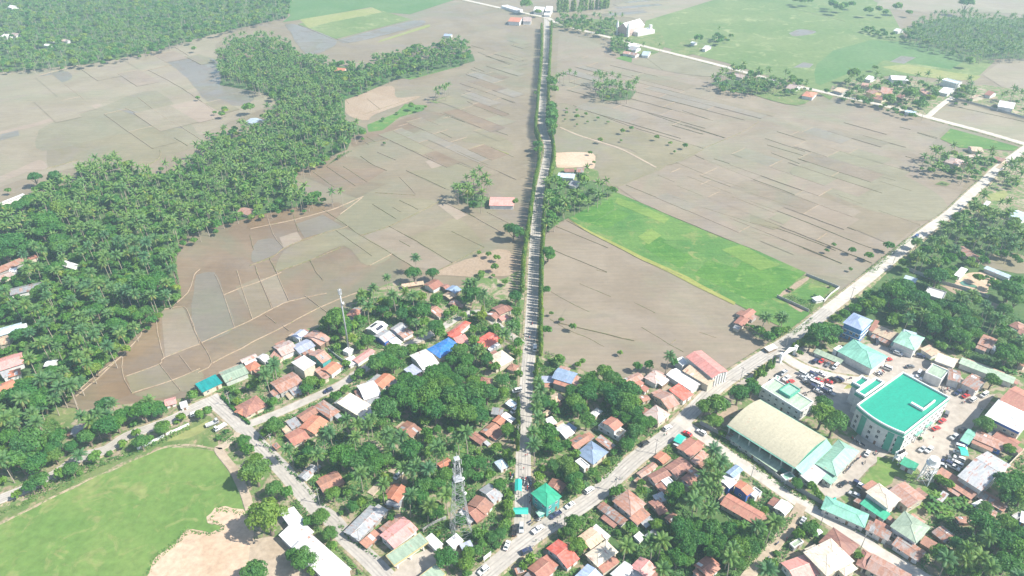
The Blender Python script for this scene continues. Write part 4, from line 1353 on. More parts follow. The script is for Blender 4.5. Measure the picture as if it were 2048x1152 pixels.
ROOFWORD = {'g': 'gabled', 'h': 'hipped', 'l': 'lean-to', 'f': 'flat'}
def house(zone, c6, eave, rt, roof, wall, hint, name=None, cat=None, lab=None):
    if eave < 4.3:
        eave = max(2.3, eave - .55)
    elif eave <= 4.8 and zone in 'IHDJB':
        eave -= .9
    P = pts(zone, c6, eave + (GZ * 0.6))
    c, L, W, ang, hand = rect_from(*P)
    L, W = max(L, 2.2), max(W, 2.0)
    d = c.y * CP + CAM_H * SP
    rs = random.Random(int(ord(zone) * 7919 + c6[0] * 31 + c6[1] * 17))
    base = 0.3
    root = empty(name or 'house', (c.x, c.y, 0), ang)
    small = L * W < 24
    pitch = {'g': rs.uniform(.20, .32), 'h': rs.uniform(.24, .36), 'l': .11, 'f': 0}[rt]
    rise = pitch * (min(L, W) / 2 if rt == 'h' else W / 2 if rt == 'g' else W)
    rise = min(rise, 3.2)
    if rt == 'l':
        rise = min(rise, 1.0)
    ov = 0.6 if not small else 0.35
    mr, mw = M['r_' + roof], M['w_' + wall]
    a, b = L / 2 - ov, W / 2 - ov
    if rt == 'f':
        m = MB()
        m.box((0, 0, (eave + base - .6) / 2), (2 * a, 2 * b, eave - base + .6))
        m.build('wall', mw, root)
        # roof deck inside a low parapet
        vs, fs = slab([[(-a + .25, -b + .25, eave + .02), (a - .25, -b + .25, eave + .02), (a - .25, b - .25, eave + .02), (-a + .25, b - .25, eave + .02)]], 0.015)
        mesh_obj('roof', vs, fs, mr, root)
        pm = MB()
        for (x, y, sx, sy) in ((0, -b + .1, 2 * a + .1, .28), (0, b - .1, 2 * a + .1, .28), (-a + .1, 0, .28, 2 * b - .46), (a - .1, 0, .28, 2 * b - .46)):
            pm.box((x, y, eave + .25), (sx, sy, .55))
        pm.build('parapet', M['trim'] if roof != 'concrete' else mw, root)
    else:
        low = 1 if hand > 0 else -1
        vs, fs = slab(roof_polys(rt, L, W, eave, rise, low), 0.09)
        ro = mesh_obj('roof', vs, fs, mr, root)
        # walls: box plus gable ends reaching just under the sheets
        m = MB()
        z0 = base - .6
        if rt == 'g':
            k = rise / (W / 2)
            ze, zr = eave + k * ov - .11, eave + rise - .12
            m.add([(-a, -b, z0), (-a, b, z0), (-a, b, ze), (-a, 0, zr), (-a, -b, ze), (a, -b, z0), (a, b, z0), (a, b, ze), (a, 0, zr), (a, -b, ze)],
                  [(0, 4, 3, 2, 1), (5, 6, 7, 8, 9), (0, 5, 9, 4), (1, 2, 7, 6)])
        elif rt == 'l':
            z_a, z_b = (eave, eave + rise) if low > 0 else (eave + rise, eave)
            m.add([(-a, -b, z0), (a, -b, z0), (a, b, z0), (-a, b, z0), (-a, -b, z_a - .09), (a, -b, z_a - .09), (a, b, z_b - .12), (-a, b, z_b - .12)],
                  [(0, 1, 5, 4), (1, 2, 6, 5), (2, 3, 7, 6), (3, 0, 4, 7)])
        else:
            m.box((0, 0, (eave + z0) / 2), (2 * a, 2 * b, eave - z0))
        m.build('wall', mw, root)
        if rt == 'g':
            rc = MB()
            rc.prism([(-.22, -.05), (0, .06), (.22, -.05), (0, 0.0)], -L / 2, L / 2)
            vv = [(p[1], p[0], p[2] + eave + rise + .02) for p in rc.v]
            mesh_obj('ridge_cap', vv, rc.f, mr, ro)
        elif rt == 'h':
            rc = MB()
            aa, bb = L / 2, W / 2
            r = max(abs(aa - bb), 0.05)
            A, B = ((-r, 0), (r, 0)) if L >= W else ((0, -r), (0, r))
            zt = eave + rise + .02
            rc.tube((A[0], A[1], zt), (B[0], B[1], zt), .11, n=5)
            near = (lambda x, y: A if ((x < 0) if L >= W else (y < 0)) else B)
            for x in (-aa, aa):
                for y in (-bb, bb):
                    e = near(x, y)
                    rc.tube((e[0], e[1], zt), (x, y, eave + .03), .1, n=5)
            rc.build('hip_cap', mr, ro)
        # odd replacement sheets on old roofs
        if roof in ('rust', 'rustpink', 'rustgrey', 'grey', 'terra', 'brown', 'tan', 'orange') and rt in 'gl' and d < 420:
            for _ in range(rs.choice((0, 1, 2, 3) if roof.startswith('rust') else (0, 0, 1))):
                sw, sl = rs.uniform(.8, 1.7), rs.uniform(1.6, 3.0)
                x = rs.uniform(-L / 2 + sw, L / 2 - sw)
                mt = M['r_' + rs.choice(('grey', 'white', 'rust', 'rustgrey', 'brown'))]
                if rt == 'g':
                    s = rs.choice((-1, 1))
                    span = W / 2
                    sl = min(sl, span * .8)
                    t0 = rs.uniform(.05, .95 - sl / span) if sl / span < .9 else .05
                    y0, y1 = s * span * (1 - t0), s * span * (1 - t0 - sl / span)
                    h0, h1 = eave + rise * t0, eave + rise * (t0 + sl / span)
                else:
                    sl = min(sl, W * .8)
                    y0 = rs.uniform(-W / 2 + .1, W / 2 - sl - .1)
                    y1 = y0 + sl
                    g = rise / W * (1 if low > 0 else -1)
                    mid = eave + rise / 2
                    h0, h1 = mid + g * y0, mid + g * y1
                poly = [(x - sw / 2, y0, h0 + .035), (x + sw / 2, y0, h0 + .035), (x + sw / 2, y1, h1 + .035), (x - sw / 2, y1, h1 + .035)]
                if (y1 - y0) < 0:
                    poly = poly[::-1]
                vs, fs = slab([poly], .02)
                mesh_obj('replacement_sheet', vs, fs, mt, ro)
    if d < 340 and not (L * W < 12):
        root.rotation_euler = (0, 0, ang)
        root.matrix_basis = Matrix.Translation((c.x, c.y, 0)) @ Matrix.Rotation(ang, 4, 'Z')
        put_windows(root, 2 * a, 2 * b, base + .2, eave, every=3.2)
    kindw = cat or ('house' if L * W > 26 else 'shed')
    rw = ROOFS[roof][4]
    label = lab or f"{rw} {ROOFWORD[rt]} roof over {WALLW[wall]} walls, {hint}"
    if len(label.split()) > 16:
        label = f"{rw} {ROOFWORD[rt]} roof, {hint}"
    tag(root, label, kindw)
    FOOT.append((c.x, c.y, L / 2, W / 2, ang, f"{rw} roof {hint}", d, eave))
    return root, L, W, c, ang, rise

for row in HOUSES.strip().splitlines():
    d_, hint = row.split('|')
    t = d_.split()
    n_ = 'house' if not any(w in hint for w in ('shed', 'canopy', 'porch', 'stall', 'carport', 'cabin', 'walkway', 'awning')) else 'shed'
    house(t[0], nums(' '.join(t[1:7])), float(t[7]), t[8], t[9], t[10], hint, name=n_)

# lean-to kitchens and porches grown onto the houses, each a part of its house
HOMES = [o for o in COL.objects if o.parent is None and o.get('category') == 'house' and o.location.y < 330]
def clear_of(x, y, me_):
    for f in FOOT:
        if abs(f[0] - me_.location.x) < .01 and abs(f[1] - me_.location.y) < .01:
            continue
        dx, dy = x - f[0], y - f[1]
        co, si = math.cos(f[4]), math.sin(f[4])
        if abs(dx * co + dy * si) < f[2] + 1.6 and abs(-dx * si + dy * co) < f[3] + 1.6:
            return False
    for ln, w in ROAD_LINES:
        for q in ln:
            if math.hypot(q.x - x, q.y - y) < w / 2 + 2.2:
                return False
    return True
for o in HOMES:
    f = [g for g in FOOT if abs(g[0] - o.location.x) < .01 and abs(g[1] - o.location.y) < .01][0]
    L2, W2, ang = f[2], f[3], f[4]
    if L2 * W2 * 4 < 26 or L2 * W2 * 4 > 190 or any(w_ in f[5] for w_ in ('hall', 'villa', 'office', 'warehouse', 'terrace', 'crossing', 'solar')):
        continue
    rs = random.Random(int(o.location.x * 7 + o.location.y * 13))
    for side in rs.sample([(0, -1), (0, 1), (1, 0), (-1, 0)], 4)[:rs.choice((1, 2, 2, 3))]:
        dep = rs.uniform(2.0, 3.6)
        along = (L2 if side[1] else W2) * 2 * rs.uniform(.4, .85)
        sh = rs.uniform(-.5, .5) * ((L2 if side[1] else W2) * 2 - along)
        if side[1]:
            c_ = Vector((sh, side[1] * (W2 + dep / 2 - .4), 0))
        else:
            c_ = Vector((side[0] * (L2 + dep / 2 - .4), sh, 0))
        wc = Matrix.Rotation(ang, 3, 'Z') @ c_ + Vector((o.location.x, o.location.y, 0))
        if not clear_of(wc.x, wc.y, o):
            continue
        ze = max(2.0, f[7] - .35)
        zo = ze - .45
        hx, hy = (along / 2, dep / 2) if side[1] else (dep / 2, along / 2)
        zz = lambda x, y: zo + (ze - zo) * (.5 - .5 * (side[0] * x / hx if side[0] else side[1] * y / hy))
        poly = [(c_.x + x, c_.y + y, zz(x, y)) for x, y in ((-hx, -hy), (hx, -hy), (hx, hy), (-hx, hy))]
        vs, fs = slab([poly], .06)
        mesh_obj('lean_to_roof', vs, fs, M['r_' + rs.choice(('rust', 'rustgrey', 'grey', 'rustpink', 'brown', 'terra', 'white', 'rust', 'tan'))], o)
        m = MB(); m.box((c_.x, c_.y, (zo - .1) / 2), (2 * hx - .5, 2 * hy - .5, zo - .1)); m.build('lean_to_wall', M['w_' + rs.choice(('wood', 'grey', 'cream'))], o)
        FOOT.append((wc.x, wc.y, hx, hy, ang, f[5], f[6], zo))

# ------------------------------------------------------------------ special structures
def by_hint(h):
    for o in COL.objects:
        if o.parent is None and h in str(o.get('label', '')):
            return o

def set_root(name, c, ang):
    r = empty(name, (c.x, c.y, 0), ang)
    r.matrix_basis = Matrix.Translation((c.x, c.y, 0)) @ Matrix.Rotation(ang, 4, 'Z')
    return r

# covered court: barrel roof on columns, green end walls
c, L, W, ang, hand = rect_from(*pts('E', [225, 245, 632, 502, 820, 327], 7.5))
r = set_root('covered_court', c, ang)
vs, fs = slab(roof_polys('a', L, W, 7.5, 2.5), .12)
mesh_obj('roof', vs, fs, M['r_court'], r)
for s in (-1, 1):
    x = s * (L / 2 - .5)
    n = 14
    arc = [(x, W / 2 * .97 * (-1 + 2 * i / n), 7.5 + 2.5 * (1 - (-1 + 2 * i / n) ** 2) - .15) for i in range(n + 1)]
    low = [(x, -W / 2 * .97, 5.2), (x, W / 2 * .97, 5.2)]
    poly = arc + [low[1], low[0]]
    poly2 = [(p[0] - s * .2, p[1], p[2]) for p in poly]
    k = len(poly)
    mesh_obj('end_wall', poly + poly2, [tuple(range(k)), tuple(range(2 * k - 1, k - 1, -1))] + [(i, (i + 1) % k, k + (i + 1) % k, k + i) for i in range(k)], M['w_green'], r)
for i in range(7):
    for s in (-1, 1):
        m = MB(); m.box(((-0.47 + .94 * i / 6) * L, s * (W / 2 - .6), 3.7), (.5, .5, 7.4)); m.build('column', M['w_pale'], r)
for s in (-1, 1):
    m = MB(); m.box((0, s * (W / 2 - .6), 1.3), (L * .95, .25, 2.6)); m.build('side_wall', M['w_green'], r)
    vs, fs = slab([[(-L / 2, s * W / 2, 7.4), (L / 2, s * W / 2, 7.4), (L / 2, s * (W / 2 + .5), 7.25), (-L / 2, s * (W / 2 + .5), 7.25)][::s]], .12)
    mesh_obj('gutter', vs, fs, M['r_mint'], r)
m = MB(); m.box((0, 0, .45), (L * .94, W * .9, .1)); m.build('court_floor', M['concrete'], r)
vs, fs = slab([[(L / 2 - .1, -W / 2, 7.4), (L / 2 + 3.4, -W / 2 + .6, 5.6), (L / 2 + 3.4, W / 2 - .6, 5.6), (L / 2 - .1, W / 2, 7.4)]], .1)
mesh_obj('skirt_roof', vs, fs, M['r_mint'], r)
tag(r, 'huge olive tan barrel-roofed covered court with green end walls', 'covered court')
FOOT.append((c.x, c.y, L / 2, W / 2, ang, 'barrel-roofed covered court', c.y, 8))

# town hall
HH = 12.6
def hall_block(root, cx, cy, L, W, h, wallname='wall'):
    m = MB(); m.box((cx, cy, h / 2), (L, W, h)); m.build(wallname, M['w_white'], root)
    vs, fs = slab([[(cx - L / 2 + .5, cy - W / 2 + .5, h + .03), (cx + L / 2 - .5, cy - W / 2 + .5, h + .03), (cx + L / 2 - .5, cy + W / 2 - .5, h + .03), (cx - L / 2 + .5, cy + W / 2 - .5, h + .03)]], .02)
    mesh_obj('roof_deck', vs, fs, M['r_hall'], root)
    for x, y, sx, sy in ((0, -W / 2, L + .7, .7), (0, W / 2, L + .7, .7), (-L / 2, 0, .7, W - .7), (L / 2, 0, .7, W - .7)):
        m = MB(); m.box((cx + x, cy + y, h + .45), (sx, sy, .9)); m.build('parapet', M['trim'], root)
        m = MB(); m.box((cx + x * 1.004, cy + y * 1.004, h - .75), (sx + .1 if sx > 1 else sx + .25, sy + .1 if sy > 1 else sy + .25, 1.48)); m.build('green_band', M['w_green'], root)
c, L, W, ang, hand = rect_from(*pts('F', [105, 125, 388, 295, 580, 40], HH + .5))
r = set_root('town_hall', c, ang)
BUL = 2.0
def hall_ring(off, z):
    f = -hand
    out = []
    for i in range(15):
        t = -1 + 2 * i / 14
        out.append(((L / 2 + off) * t, f * (W / 2 + off + BUL * (1 - t * t)), z))
    out += [(L / 2 + off, -f * (W / 2 + off), z), (-L / 2 - off, -f * (W / 2 + off), z)]
    return out if f < 0 else out[::-1]
def ring_band(name, o0, o1, z0, z1, mat):
    a, b, c_, d_ = hall_ring(o1, z0), hall_ring(o1, z1), hall_ring(o0, z1), hall_ring(o0, z0)
    n = len(a)
    ff = []
    for i in range(n):
        j = (i + 1) % n
        ff += [(i, j, n + j, n + i), (n + i, n + j, 2 * n + j, 2 * n + i), (2 * n + i, 2 * n + j, 3 * n + j, 3 * n + i), (3 * n + i, 3 * n + j, j, i)]
    return mesh_obj(name, a + b + c_ + d_, ff, mat, r)
a_, b_ = hall_ring(0, 0), hall_ring(0, HH)
n_ = len(a_)
mesh_obj('wall', a_ + b_, [(i, (i + 1) % n_, n_ + (i + 1) % n_, n_ + i) for i in range(n_)], M['w_white'], r)
mesh_obj('roof_deck', hall_ring(-.1, HH - .1), [tuple(range(n_))], M['r_hall'], r)
ring_band('parapet', -.25, .22, HH - .05, HH + .75, M['trim'])
ring_band('green_band', .01, .16, HH - 1.5, HH - .08, M['w_green'])
TH = (c, L, W, ang, hand)
put_windows(r, L, W, 0.6, HH - 1.6, every=3.1, ww=1.35, wh=1.7)
for ch in r.children:            # windows and door of the bowed front follow its curve
    if ch.name.startswith(('window', 'door')) and ch.location.y * -hand > W / 2 - .2:
        t = ch.location.x / (L / 2)
        ch.location.y += -hand * BUL * (1 - t * t)
        ch.rotation_euler.z += (-hand) * math.atan(-2 * BUL * t / (L / 2))
sgn = -1  # green vertical panels on the wall towards the camera
for fx in (-.27, .30, .47):
    m = MB(); m.box((fx * L, -hand * (W / 2 + BUL * (1 - (2 * fx) ** 2) - .1), 5.6), (2.6, .5, 10.0), rotz=-hand * math.atan(-4 * BUL * fx / (L / 2))); m.build('green_panel', M['w_green'], r)
for (x0, x1, y0, y1) in ((.12 * L, .38 * L, .02 * W, .05 * W), (.36 * L, .385 * L, .05 * W, .30 * W)):
    m = MB(); m.box(((x0 + x1) / 2, (y0 + y1) / 2 * hand, HH + .6), (x1 - x0, y1 - y0, 1.1)); m.build('roof_upstand', M['trim'], r)
for c6 in ([1715, 781, 1731, 790, 1759, 757], [1708, 763, 1724, 771, 1738, 757]):
    P = pts('X', c6, HH + .5)
    cc, l2, w2, a2, _ = rect_from(*P)
    q = Matrix.Rotation(-ang, 4, 'Z') @ (cc - c)
    hall_block(r, q.x, q.y, l2, w2, HH - .8, 'annex_wall')
for c6 in ([500, 255, 548, 222, 520, 195], [440, 318, 498, 262, 462, 232]):
    P = pts('F', c6, 4.5)
    cc, l2, w2, a2, _ = rect_from(*P)
    q = Matrix.Rotation(-ang, 4, 'Z') @ (cc - c)
    m = MB(); m.box((q.x, q.y, 4.4), (5.0, 5.5, .5)); m.build('entrance_canopy', M['r_mint'], r)
    for dx in (-2.2, 2.2):
        for dy in (-2.4, 2.4):
            m = MB(); m.box((q.x + dx, q.y + dy, 2.1), (.4, .4, 4.2)); m.build('canopy_column', M['trim'], r)
    m = MB(); m.box((q.x - 1.6, q.y, 2.1), (.15, 4.6, 3.8)); m.build('entrance_glass', M['glass'], r)
tag(r, 'three-storey white and green town hall with flat emerald roof', 'town hall')
FOOT.append((c.x, c.y, L / 2 + 3, W / 2 + 3, ang, 'emerald flat-roofed town hall', c.y, 13))

# blue three-storey block
c, L, W, ang, hand = rect_from(*pts('L', [175, 403, 328, 468, 418, 390], 9.4))
r = set_root('office_block', c, ang)
m = MB(); m.box((0, 0, 4.6), (L - 1.2, W - 1.2, 9.2)); m.build('wall', M['w_azure'], r)
vs, fs = slab(roof_polys('h', L, W, 9.3, 1.9), .12)
ro = mesh_obj('roof', vs, fs, M['r_peri'], r)
put_windows(r, L - 1.2, W - 1.2, .5, 9.0, every=2.6, ww=1.6, wh=1.5)
for z in (3.1, 6.1):
    m = MB()
    for s in (-1, 1):
        m.box((0, s * (W / 2 - .5), z), (L - 1.0, .24, .3)); m.box((s * (L / 2 - .5), 0, z), (.24, W - 1.0, .3))
    m.build('floor_band', M['trim'], r)
tag(r, 'blue three-storey office block with light blue hipped roof', 'office block')
FOOT.append((c.x, c.y, L / 2, W / 2, ang, 'blue three-storey office block', c.y, 9))

# filling station: two flat canopies on posts, forecourt kiosk under the first
for c6, lab in (([205, 1090, 412, 948, 365, 888], 'long green filling station canopy with yellow edge beside pink roof'),
                ([335, 1170, 455, 1080, 518, 1140], 'smaller green filling station canopy with yellow edge at forecourt')):
    c, L, W, ang, hand = rect_from(*pts('C', c6, 4.8))
    r = set_root('station_canopy', c, ang)
    m = MB(); m.box((0, 0, 4.75), (L - .3, W - .3, .3)); m.build('canopy_roof', M['r_sage'], r)
    m = MB()
    for s in (-1, 1):
        m.box((0, s * W / 2, 4.6), (L, .14, .75)); m.box((s * L / 2, 0, 4.6), (.14, W - .14, .75))
    m.build('fascia', M['w_yellow'], r)
    for i in range(3):
        for s in (-1, 1):
            m = MB(); m.box(((i - 1) * L * .38, s * W * .3, 2.3), (.35, .35, 4.6)); m.build('post', M['trim'], r)
    m = MB(); m.box((0, W * .12 * hand, 1.7), (L * .8, W * .45, 2.9)); m.build('kiosk', M['w_white'], r)
    tag(r, lab, 'canopy')
    FOOT.append((c.x, c.y, L / 2, W / 2, ang, 'green filling station canopy', c.y, 5))

# turquoise crowd tents on the main road
for zone, c6, lab in (('C', [928, 642, 930, 572, 972, 572], 'turquoise tent roof among parked motorbikes on the main road'),
                      ('C', [920, 780, 1010, 780, 1008, 740], 'wide turquoise tent across the road mouth by the crossing'),
                      ('D', [920, 338, 965, 360, 1005, 322], 'turquoise awning at the road fork beside the red car'),
                      ('F', [728, 425, 775, 432, 805, 388], 'turquoise awning over parked cars by the wide shed'),
                      ('E', [850, 712, 880, 690, 905, 650], 'turquoise awning at the perimeter wall corner')):
    c, L, W, ang, hand = rect_from(*pts(zone, c6, 3.3))
    r = set_root('tent', c, ang)
    vs, fs = slab(roof_polys('g', L, W, 3.2, .7), .05)
    mesh_obj('tent_roof', vs, fs, M['r_tent'], r)
    for x in (-1, 1):
        for y in (-1, 1):
            m = MB(); m.tube((x * (L / 2 - .1), y * (W / 2 - .1), .3), (x * (L / 2 - .1), y * (W / 2 - .1), 3.15), .06); m.build('pole', M['steel'], r)
    tag(r, lab, 'tent')

# lantern on the flat office roof, solar panels on a house roof, blue band, arched warehouse wall
o = by_hint('flat office block facing the car park')
c, L, W, ang, hand = rect_from(*pts('K', [610, 922, 690, 972, 755, 912], 7.6))
Q = Matrix.Rotation(-o.rotation_euler.z, 4, 'Z') @ (c - o.location)
m = MB()
for s in (-1, 1):
    m.box((Q.x, Q.y + s * W / 2, 7.2), (L + .3, .4, 1.5)); m.box((Q.x + s * L / 2, Q.y, 7.2), (.4, W - .4, 1.5))
m.build('roof_lantern', M['w_green'], o)
m = MB(); m.box((Q.x, Q.y, 7.4), (L - .4, W - .4, .12)); m.build('lantern_deck', M['r_lgreen'], o)
o = by_hint('white roof with dark solar panels')
M['solar'] = plain('solar panel', (0.02, 0.025, 0.045), 0.15, 0, .2)
ww = [ch for ch in o.children if ch.name.startswith('roof')][0]
zs = [v.co for v in ww.data.vertices]
LX, LY, ZT, ZB = max(v.x for v in zs), max(v.y for v in zs), max(v.z for v in zs), 3.45
for s in (-1, 1):
    for i in range(4):
        x0 = -LX * .55 + i * 1.15
        y0, y1 = s * LY * .75, s * LY * .30
        f = lambda y: ZT - (ZT - ZB) * abs(y) / LY + .09
        poly = [(x0, y0, f(y0)), (x0 + 1.0, y0, f(y0)), (x0 + 1.0, y1, f(y1)), (x0, y1, f(y1))]
        if y1 < y0:
            poly = poly[::-1]
        vs, fs = slab([poly], .05)
        mesh_obj('solar_panel', vs, fs, M['solar'], o)
o = by_hint('white hip with a blue band')
wl = [ch for ch in o.children if ch.name.startswith('wall')][0]
a, b = max(v.co.x for v in wl.data.vertices), max(v.co.y for v in wl.data.vertices)
m = MB()
for s in (-1, 1):
    m.box((0, s * (b + .06), 6.9), (2 * a + .3, .12, 1.0)); m.box((s * (a + .06), 0, 6.9), (.12, 2 * b, 1.0))
m.build('blue_band', M['w_blue'], o)
o = by_hint('big warehouse with arched white end wall')
wl = [ch for ch in o.children if ch.name.startswith('wall')][0]
a, b = max(v.co.x for v in wl.data.vertices), max(v.co.y for v in wl.data.vertices)
for s in (-1, 1):
    for i in range(6):
        m = MB(); m.box((s * (a + .2), -b + .4 + i * (2 * b - .8) / 5, 3.4), (.4, .5, 6.8)); m.build('pilaster', M['trim'], o)

# church with twin front spires, far off
c, L, W, ang, hand = rect_from(*pts('Q', [985, 228, 1112, 192, 1085, 160], 9))
r = set_root('church', c, ang)
vs, fs = slab(roof_polys('g', L, W, 9, W * .38), .2)
mesh_obj('roof', vs, fs, M['r_bright'], r)
m = MB(); a, b = L / 2 - .4, W / 2 - .4; zr = 9 + W * .38 - .3
m.add([(-a, -b, 0), (-a, b, 0), (-a, b, 9), (-a, 0, zr), (-a, -b, 9), (a, -b, 0), (a, b, 0), (a, b, 9), (a, 0, zr), (a, -b, 9)], [(0, 4, 3, 2, 1), (5, 6, 7, 8, 9), (0, 5, 9, 4), (1, 2, 7, 6)])
m.build('wall', M['w_pinkw'], r)
put_windows(r, 2 * a, 2 * b, 1, 6, every=4, ww=1.4, wh=3)
for s in (-1, 1):
    m = MB(); m.box((-a - .6, s * (b + .4), 6.5), (2.6, 2.6, 13)); m.add([(-a - 1.9, s * (b + .4) - 1.3, 13), (-a + .7, s * (b + .4) - 1.3, 13), (-a + .7, s * (b + .4) + 1.3, 13), (-a - 1.9, s * (b + .4) + 1.3, 13), (-a - .6, s * (b + .4), 19)], [(0, 1, 4), (1, 2, 4), (2, 3, 4), (3, 0, 4)])
    m.build('spire', M['w_white'], r)
tag(r, 'white church with steep bright roof and spires beside the green field', 'church')
FOOT.append((c.x, c.y, L / 2, W / 2, ang, 'white church', c.y, 9))
c, L, W, ang, hand = rect_from(*pts('Q', [1060, 252, 1190, 228, 1172, 205], 5))
r = set_root('church_annex', c, ang)
m = MB(); m.box((0, 0, 2.5), (L, W, 5)); m.build('wall', M['w_white'], r)
for i in range(5):
    m = MB(); m.box(((i - 2) * L / 5.2, -hand * 0, 5.3), (L / 7, W * .8, .6)); m.build('roof_slab', M['r_bright'], r)
m = MB(); m.box((L / 2 - 1.5, 0, 5), (3, 3, 10)); m.build('bell_tower', M['w_white'], r)
tag(r, 'low white annex with slab roofs and small tower behind the church', 'annex')

# ---- lattice mast
def beam(mb, p, q, r):
    mb.tube(p, q, r, n=4, cap=False)
base = place(*zpx('C', 608, 905)); TOWH = 0
# height from the top pixel above the base point
def height_over(base, px, py):
    dx, dy, dz = ray(px, py)
    t = base.y / dy
    return CAM_H + dz * t
TOWH = height_over(base, *zpx('C', 573, 408))
r = empty('lattice_tower', (base.x, base.y, 0), 0.35)
def half(z):
    t = z / TOWH
    return 3.1 * (1 - t) ** 1.15 + .55
NP = 13
zsn = [TOWH * .93 * (1 - (1 - i / NP) ** 1.25) for i in range(NP + 1)]
for sx, sy in ((-1, -1), (1, -1), (1, 1), (-1, 1)):
    m = MB()
    for z0, z1 in zip(zsn[:-1], zsn[1:]):
        beam(m, (sx * half(z0), sy * half(z0), z0), (sx * half(z1), sy * half(z1), z1), .1)
    m.build('leg', M['mast_steel'], r)
cor = ((-1, -1), (1, -1), (1, 1), (-1, 1))
for k, (z0, z1) in enumerate(zip(zsn[:-1], zsn[1:])):
    for j in range(4):
        a, b = cor[j], cor[(j + 1) % 4]
        m = MB()
        h0, h1 = half(z0), half(z1)
        beam(m, (a[0] * h0, a[1] * h0, z0), (b[0] * h1, b[1] * h1, z1), .045)
        beam(m, (b[0] * h0, b[1] * h0, z0), (a[0] * h1, a[1] * h1, z1), .045)
        beam(m, (a[0] * h1, a[1] * h1, z1), (b[0] * h1, b[1] * h1, z1), .045)
        m.build('cross_brace', M['mast_steel'], r)
for z in (.62, .78, .88):
    for j in range(5):
        t = j * 1.256
        h = half(z * TOWH) + .7
        m = MB(); m.box((h * math.cos(t), h * math.sin(t), z * TOWH), (.2, .3, 2.0), rotz=t); m.build('panel_antenna', M['steel'], r)
for j, z in enumerate((.5, .68)):
    m = MB(); m.tube((half(z * TOWH) + .1, 0, z * TOWH), (half(z * TOWH) + .8, .3, z * TOWH), .6, .5, n=12); m.build('dish', M['trim'], r)
m = MB(); m.tube((0, 0, TOWH * .93), (0, 0, TOWH), .12, .04); m.build('lightning_rod', M['steel'], r)
for z in (.93, .7):
    m = MB(); m.box((0, 0, z * TOWH), (2 * half(z * TOWH) + .6, 2 * half(z * TOWH) + .6, .12)); m.build('platform', M['steel'], r)
tag(r, 'tall white steel lattice tower with antennas beside the filling station', 'lattice tower')

# ---- monopole
base = place(*zpx('H', 1222, 625)); hh = height_over(base, *zpx('H', 1155, 145))
r = empty('monopole', (base.x, base.y, 0))
m = MB(); m.tube((0, 0, 0), (0, 0, hh), .5, .28, n=12); m.build('pole', M['mast_steel'], r, True)
for j in range(6):
    t = j * 1.047
    m = MB(); m.box((.75 * math.cos(t), .75 * math.sin(t), hh - 1.6), (.25, .4, 2.4), rotz=t); m.build('panel_antenna', M['steel'], r)
m = MB(); m.tube((0, 0, hh - 3), (0, 0, hh - 2.7), .9, n=14); m.build('ring_platform', M['steel'], r)
m = MB(); m.tube((.5, 0, hh * .78), (1.2, .1, hh * .78), .7, n=12); m.build('dish', M['trim'], r)
tag(r, 'slim grey telecom monopole rising from the pale equipment cabin', 'monopole')

# ---- water tower and steel frame by the lawn
base = place(*zpx('F', 508, 585)); hh = height_over(base, *zpx('F', 515, 440))
r = empty('water_tower', (base.x, base.y, 0), .6)
tz = hh - 3.6
for sx, sy in cor:
    m = MB(); m.tube((sx * 2.2, sy * 2.2, 0), (sx * 1.7, sy * 1.7, tz), .2); m.build('leg', M['trim'], r)
for k in range(3):
    z0, z1 = tz * k / 3, tz * (k + 1) / 3
    for j in range(4):
        a, b = cor[j], cor[(j + 1) % 4]
        m = MB(); s0, s1 = 2.2 - .5 * k / 3, 2.2 - .5 * (k + 1) / 3
        m.tube((a[0] * s0, a[1] * s0, z0), (b[0] * s1, b[1] * s1, z1), .09, n=4); m.tube((b[0] * s0, b[1] * s0, z0), (a[0] * s1, a[1] * s1, z1), .09, n=4)
        m.tube((a[0] * s1, a[1] * s1, z1), (b[0] * s1, b[1] * s1, z1), .1, n=4); m.build('cross_brace', M['trim'], r)
m = MB(); m.tube((0, 0, tz), (0, 0, tz + .3), 2.5, n=18); m.build('platform', M['trim'], r)
m = MB(); m.tube((0, 0, tz + .3), (0, 0, tz + 2.8), 1.8, n=18); m.tube((0, 0, tz + 2.8), (0, 0, tz + 3.5), 1.85, .25, n=18); m.build('tank', M['trim'], r)
m = MB()
for j in range(12):
    t0, t1 = j * math.pi / 6, (j + 1) * math.pi / 6
    m.tube((2.4 * math.cos(t0), 2.4 * math.sin(t0), tz + .3), (2.4 * math.cos(t0), 2.4 * math.sin(t0), tz + 1.3), .05, n=4)
    m.tube((2.4 * math.cos(t0), 2.4 * math.sin(t0), tz + 1.3), (2.4 * math.cos(t1), 2.4 * math.sin(t1), tz + 1.3), .05, n=4)
m.build('railing', M['trim'], r)
tag(r, 'white water tower on braced legs beside the compound lawn', 'water tower')
base = place(*zpx('F', 345, 470))
r = empty('tank_stand', (base.x, base.y, 0), .5)
for sx, sy in cor:
    m = MB(); m.box((sx * 1.7, sy * 1.2, 2.8), (.3, .3, 5.6)); m.build('post', M['trim'], r)
for z in (2.8, 5.6):
    m = MB(); m.box((0, 0, z), (3.9, 2.9, .25)); m.build('deck', M['trim'], r)
for j in range(3):
    m = MB(); m.tube(((j - 1) * 1.2, 0, 5.73), ((j - 1) * 1.2, 0, 7.0), .5, n=10); m.build('tank', M['dark'], r)
tag(r, 'white steel stand carrying three dark tanks behind the town hall', 'tank stand')

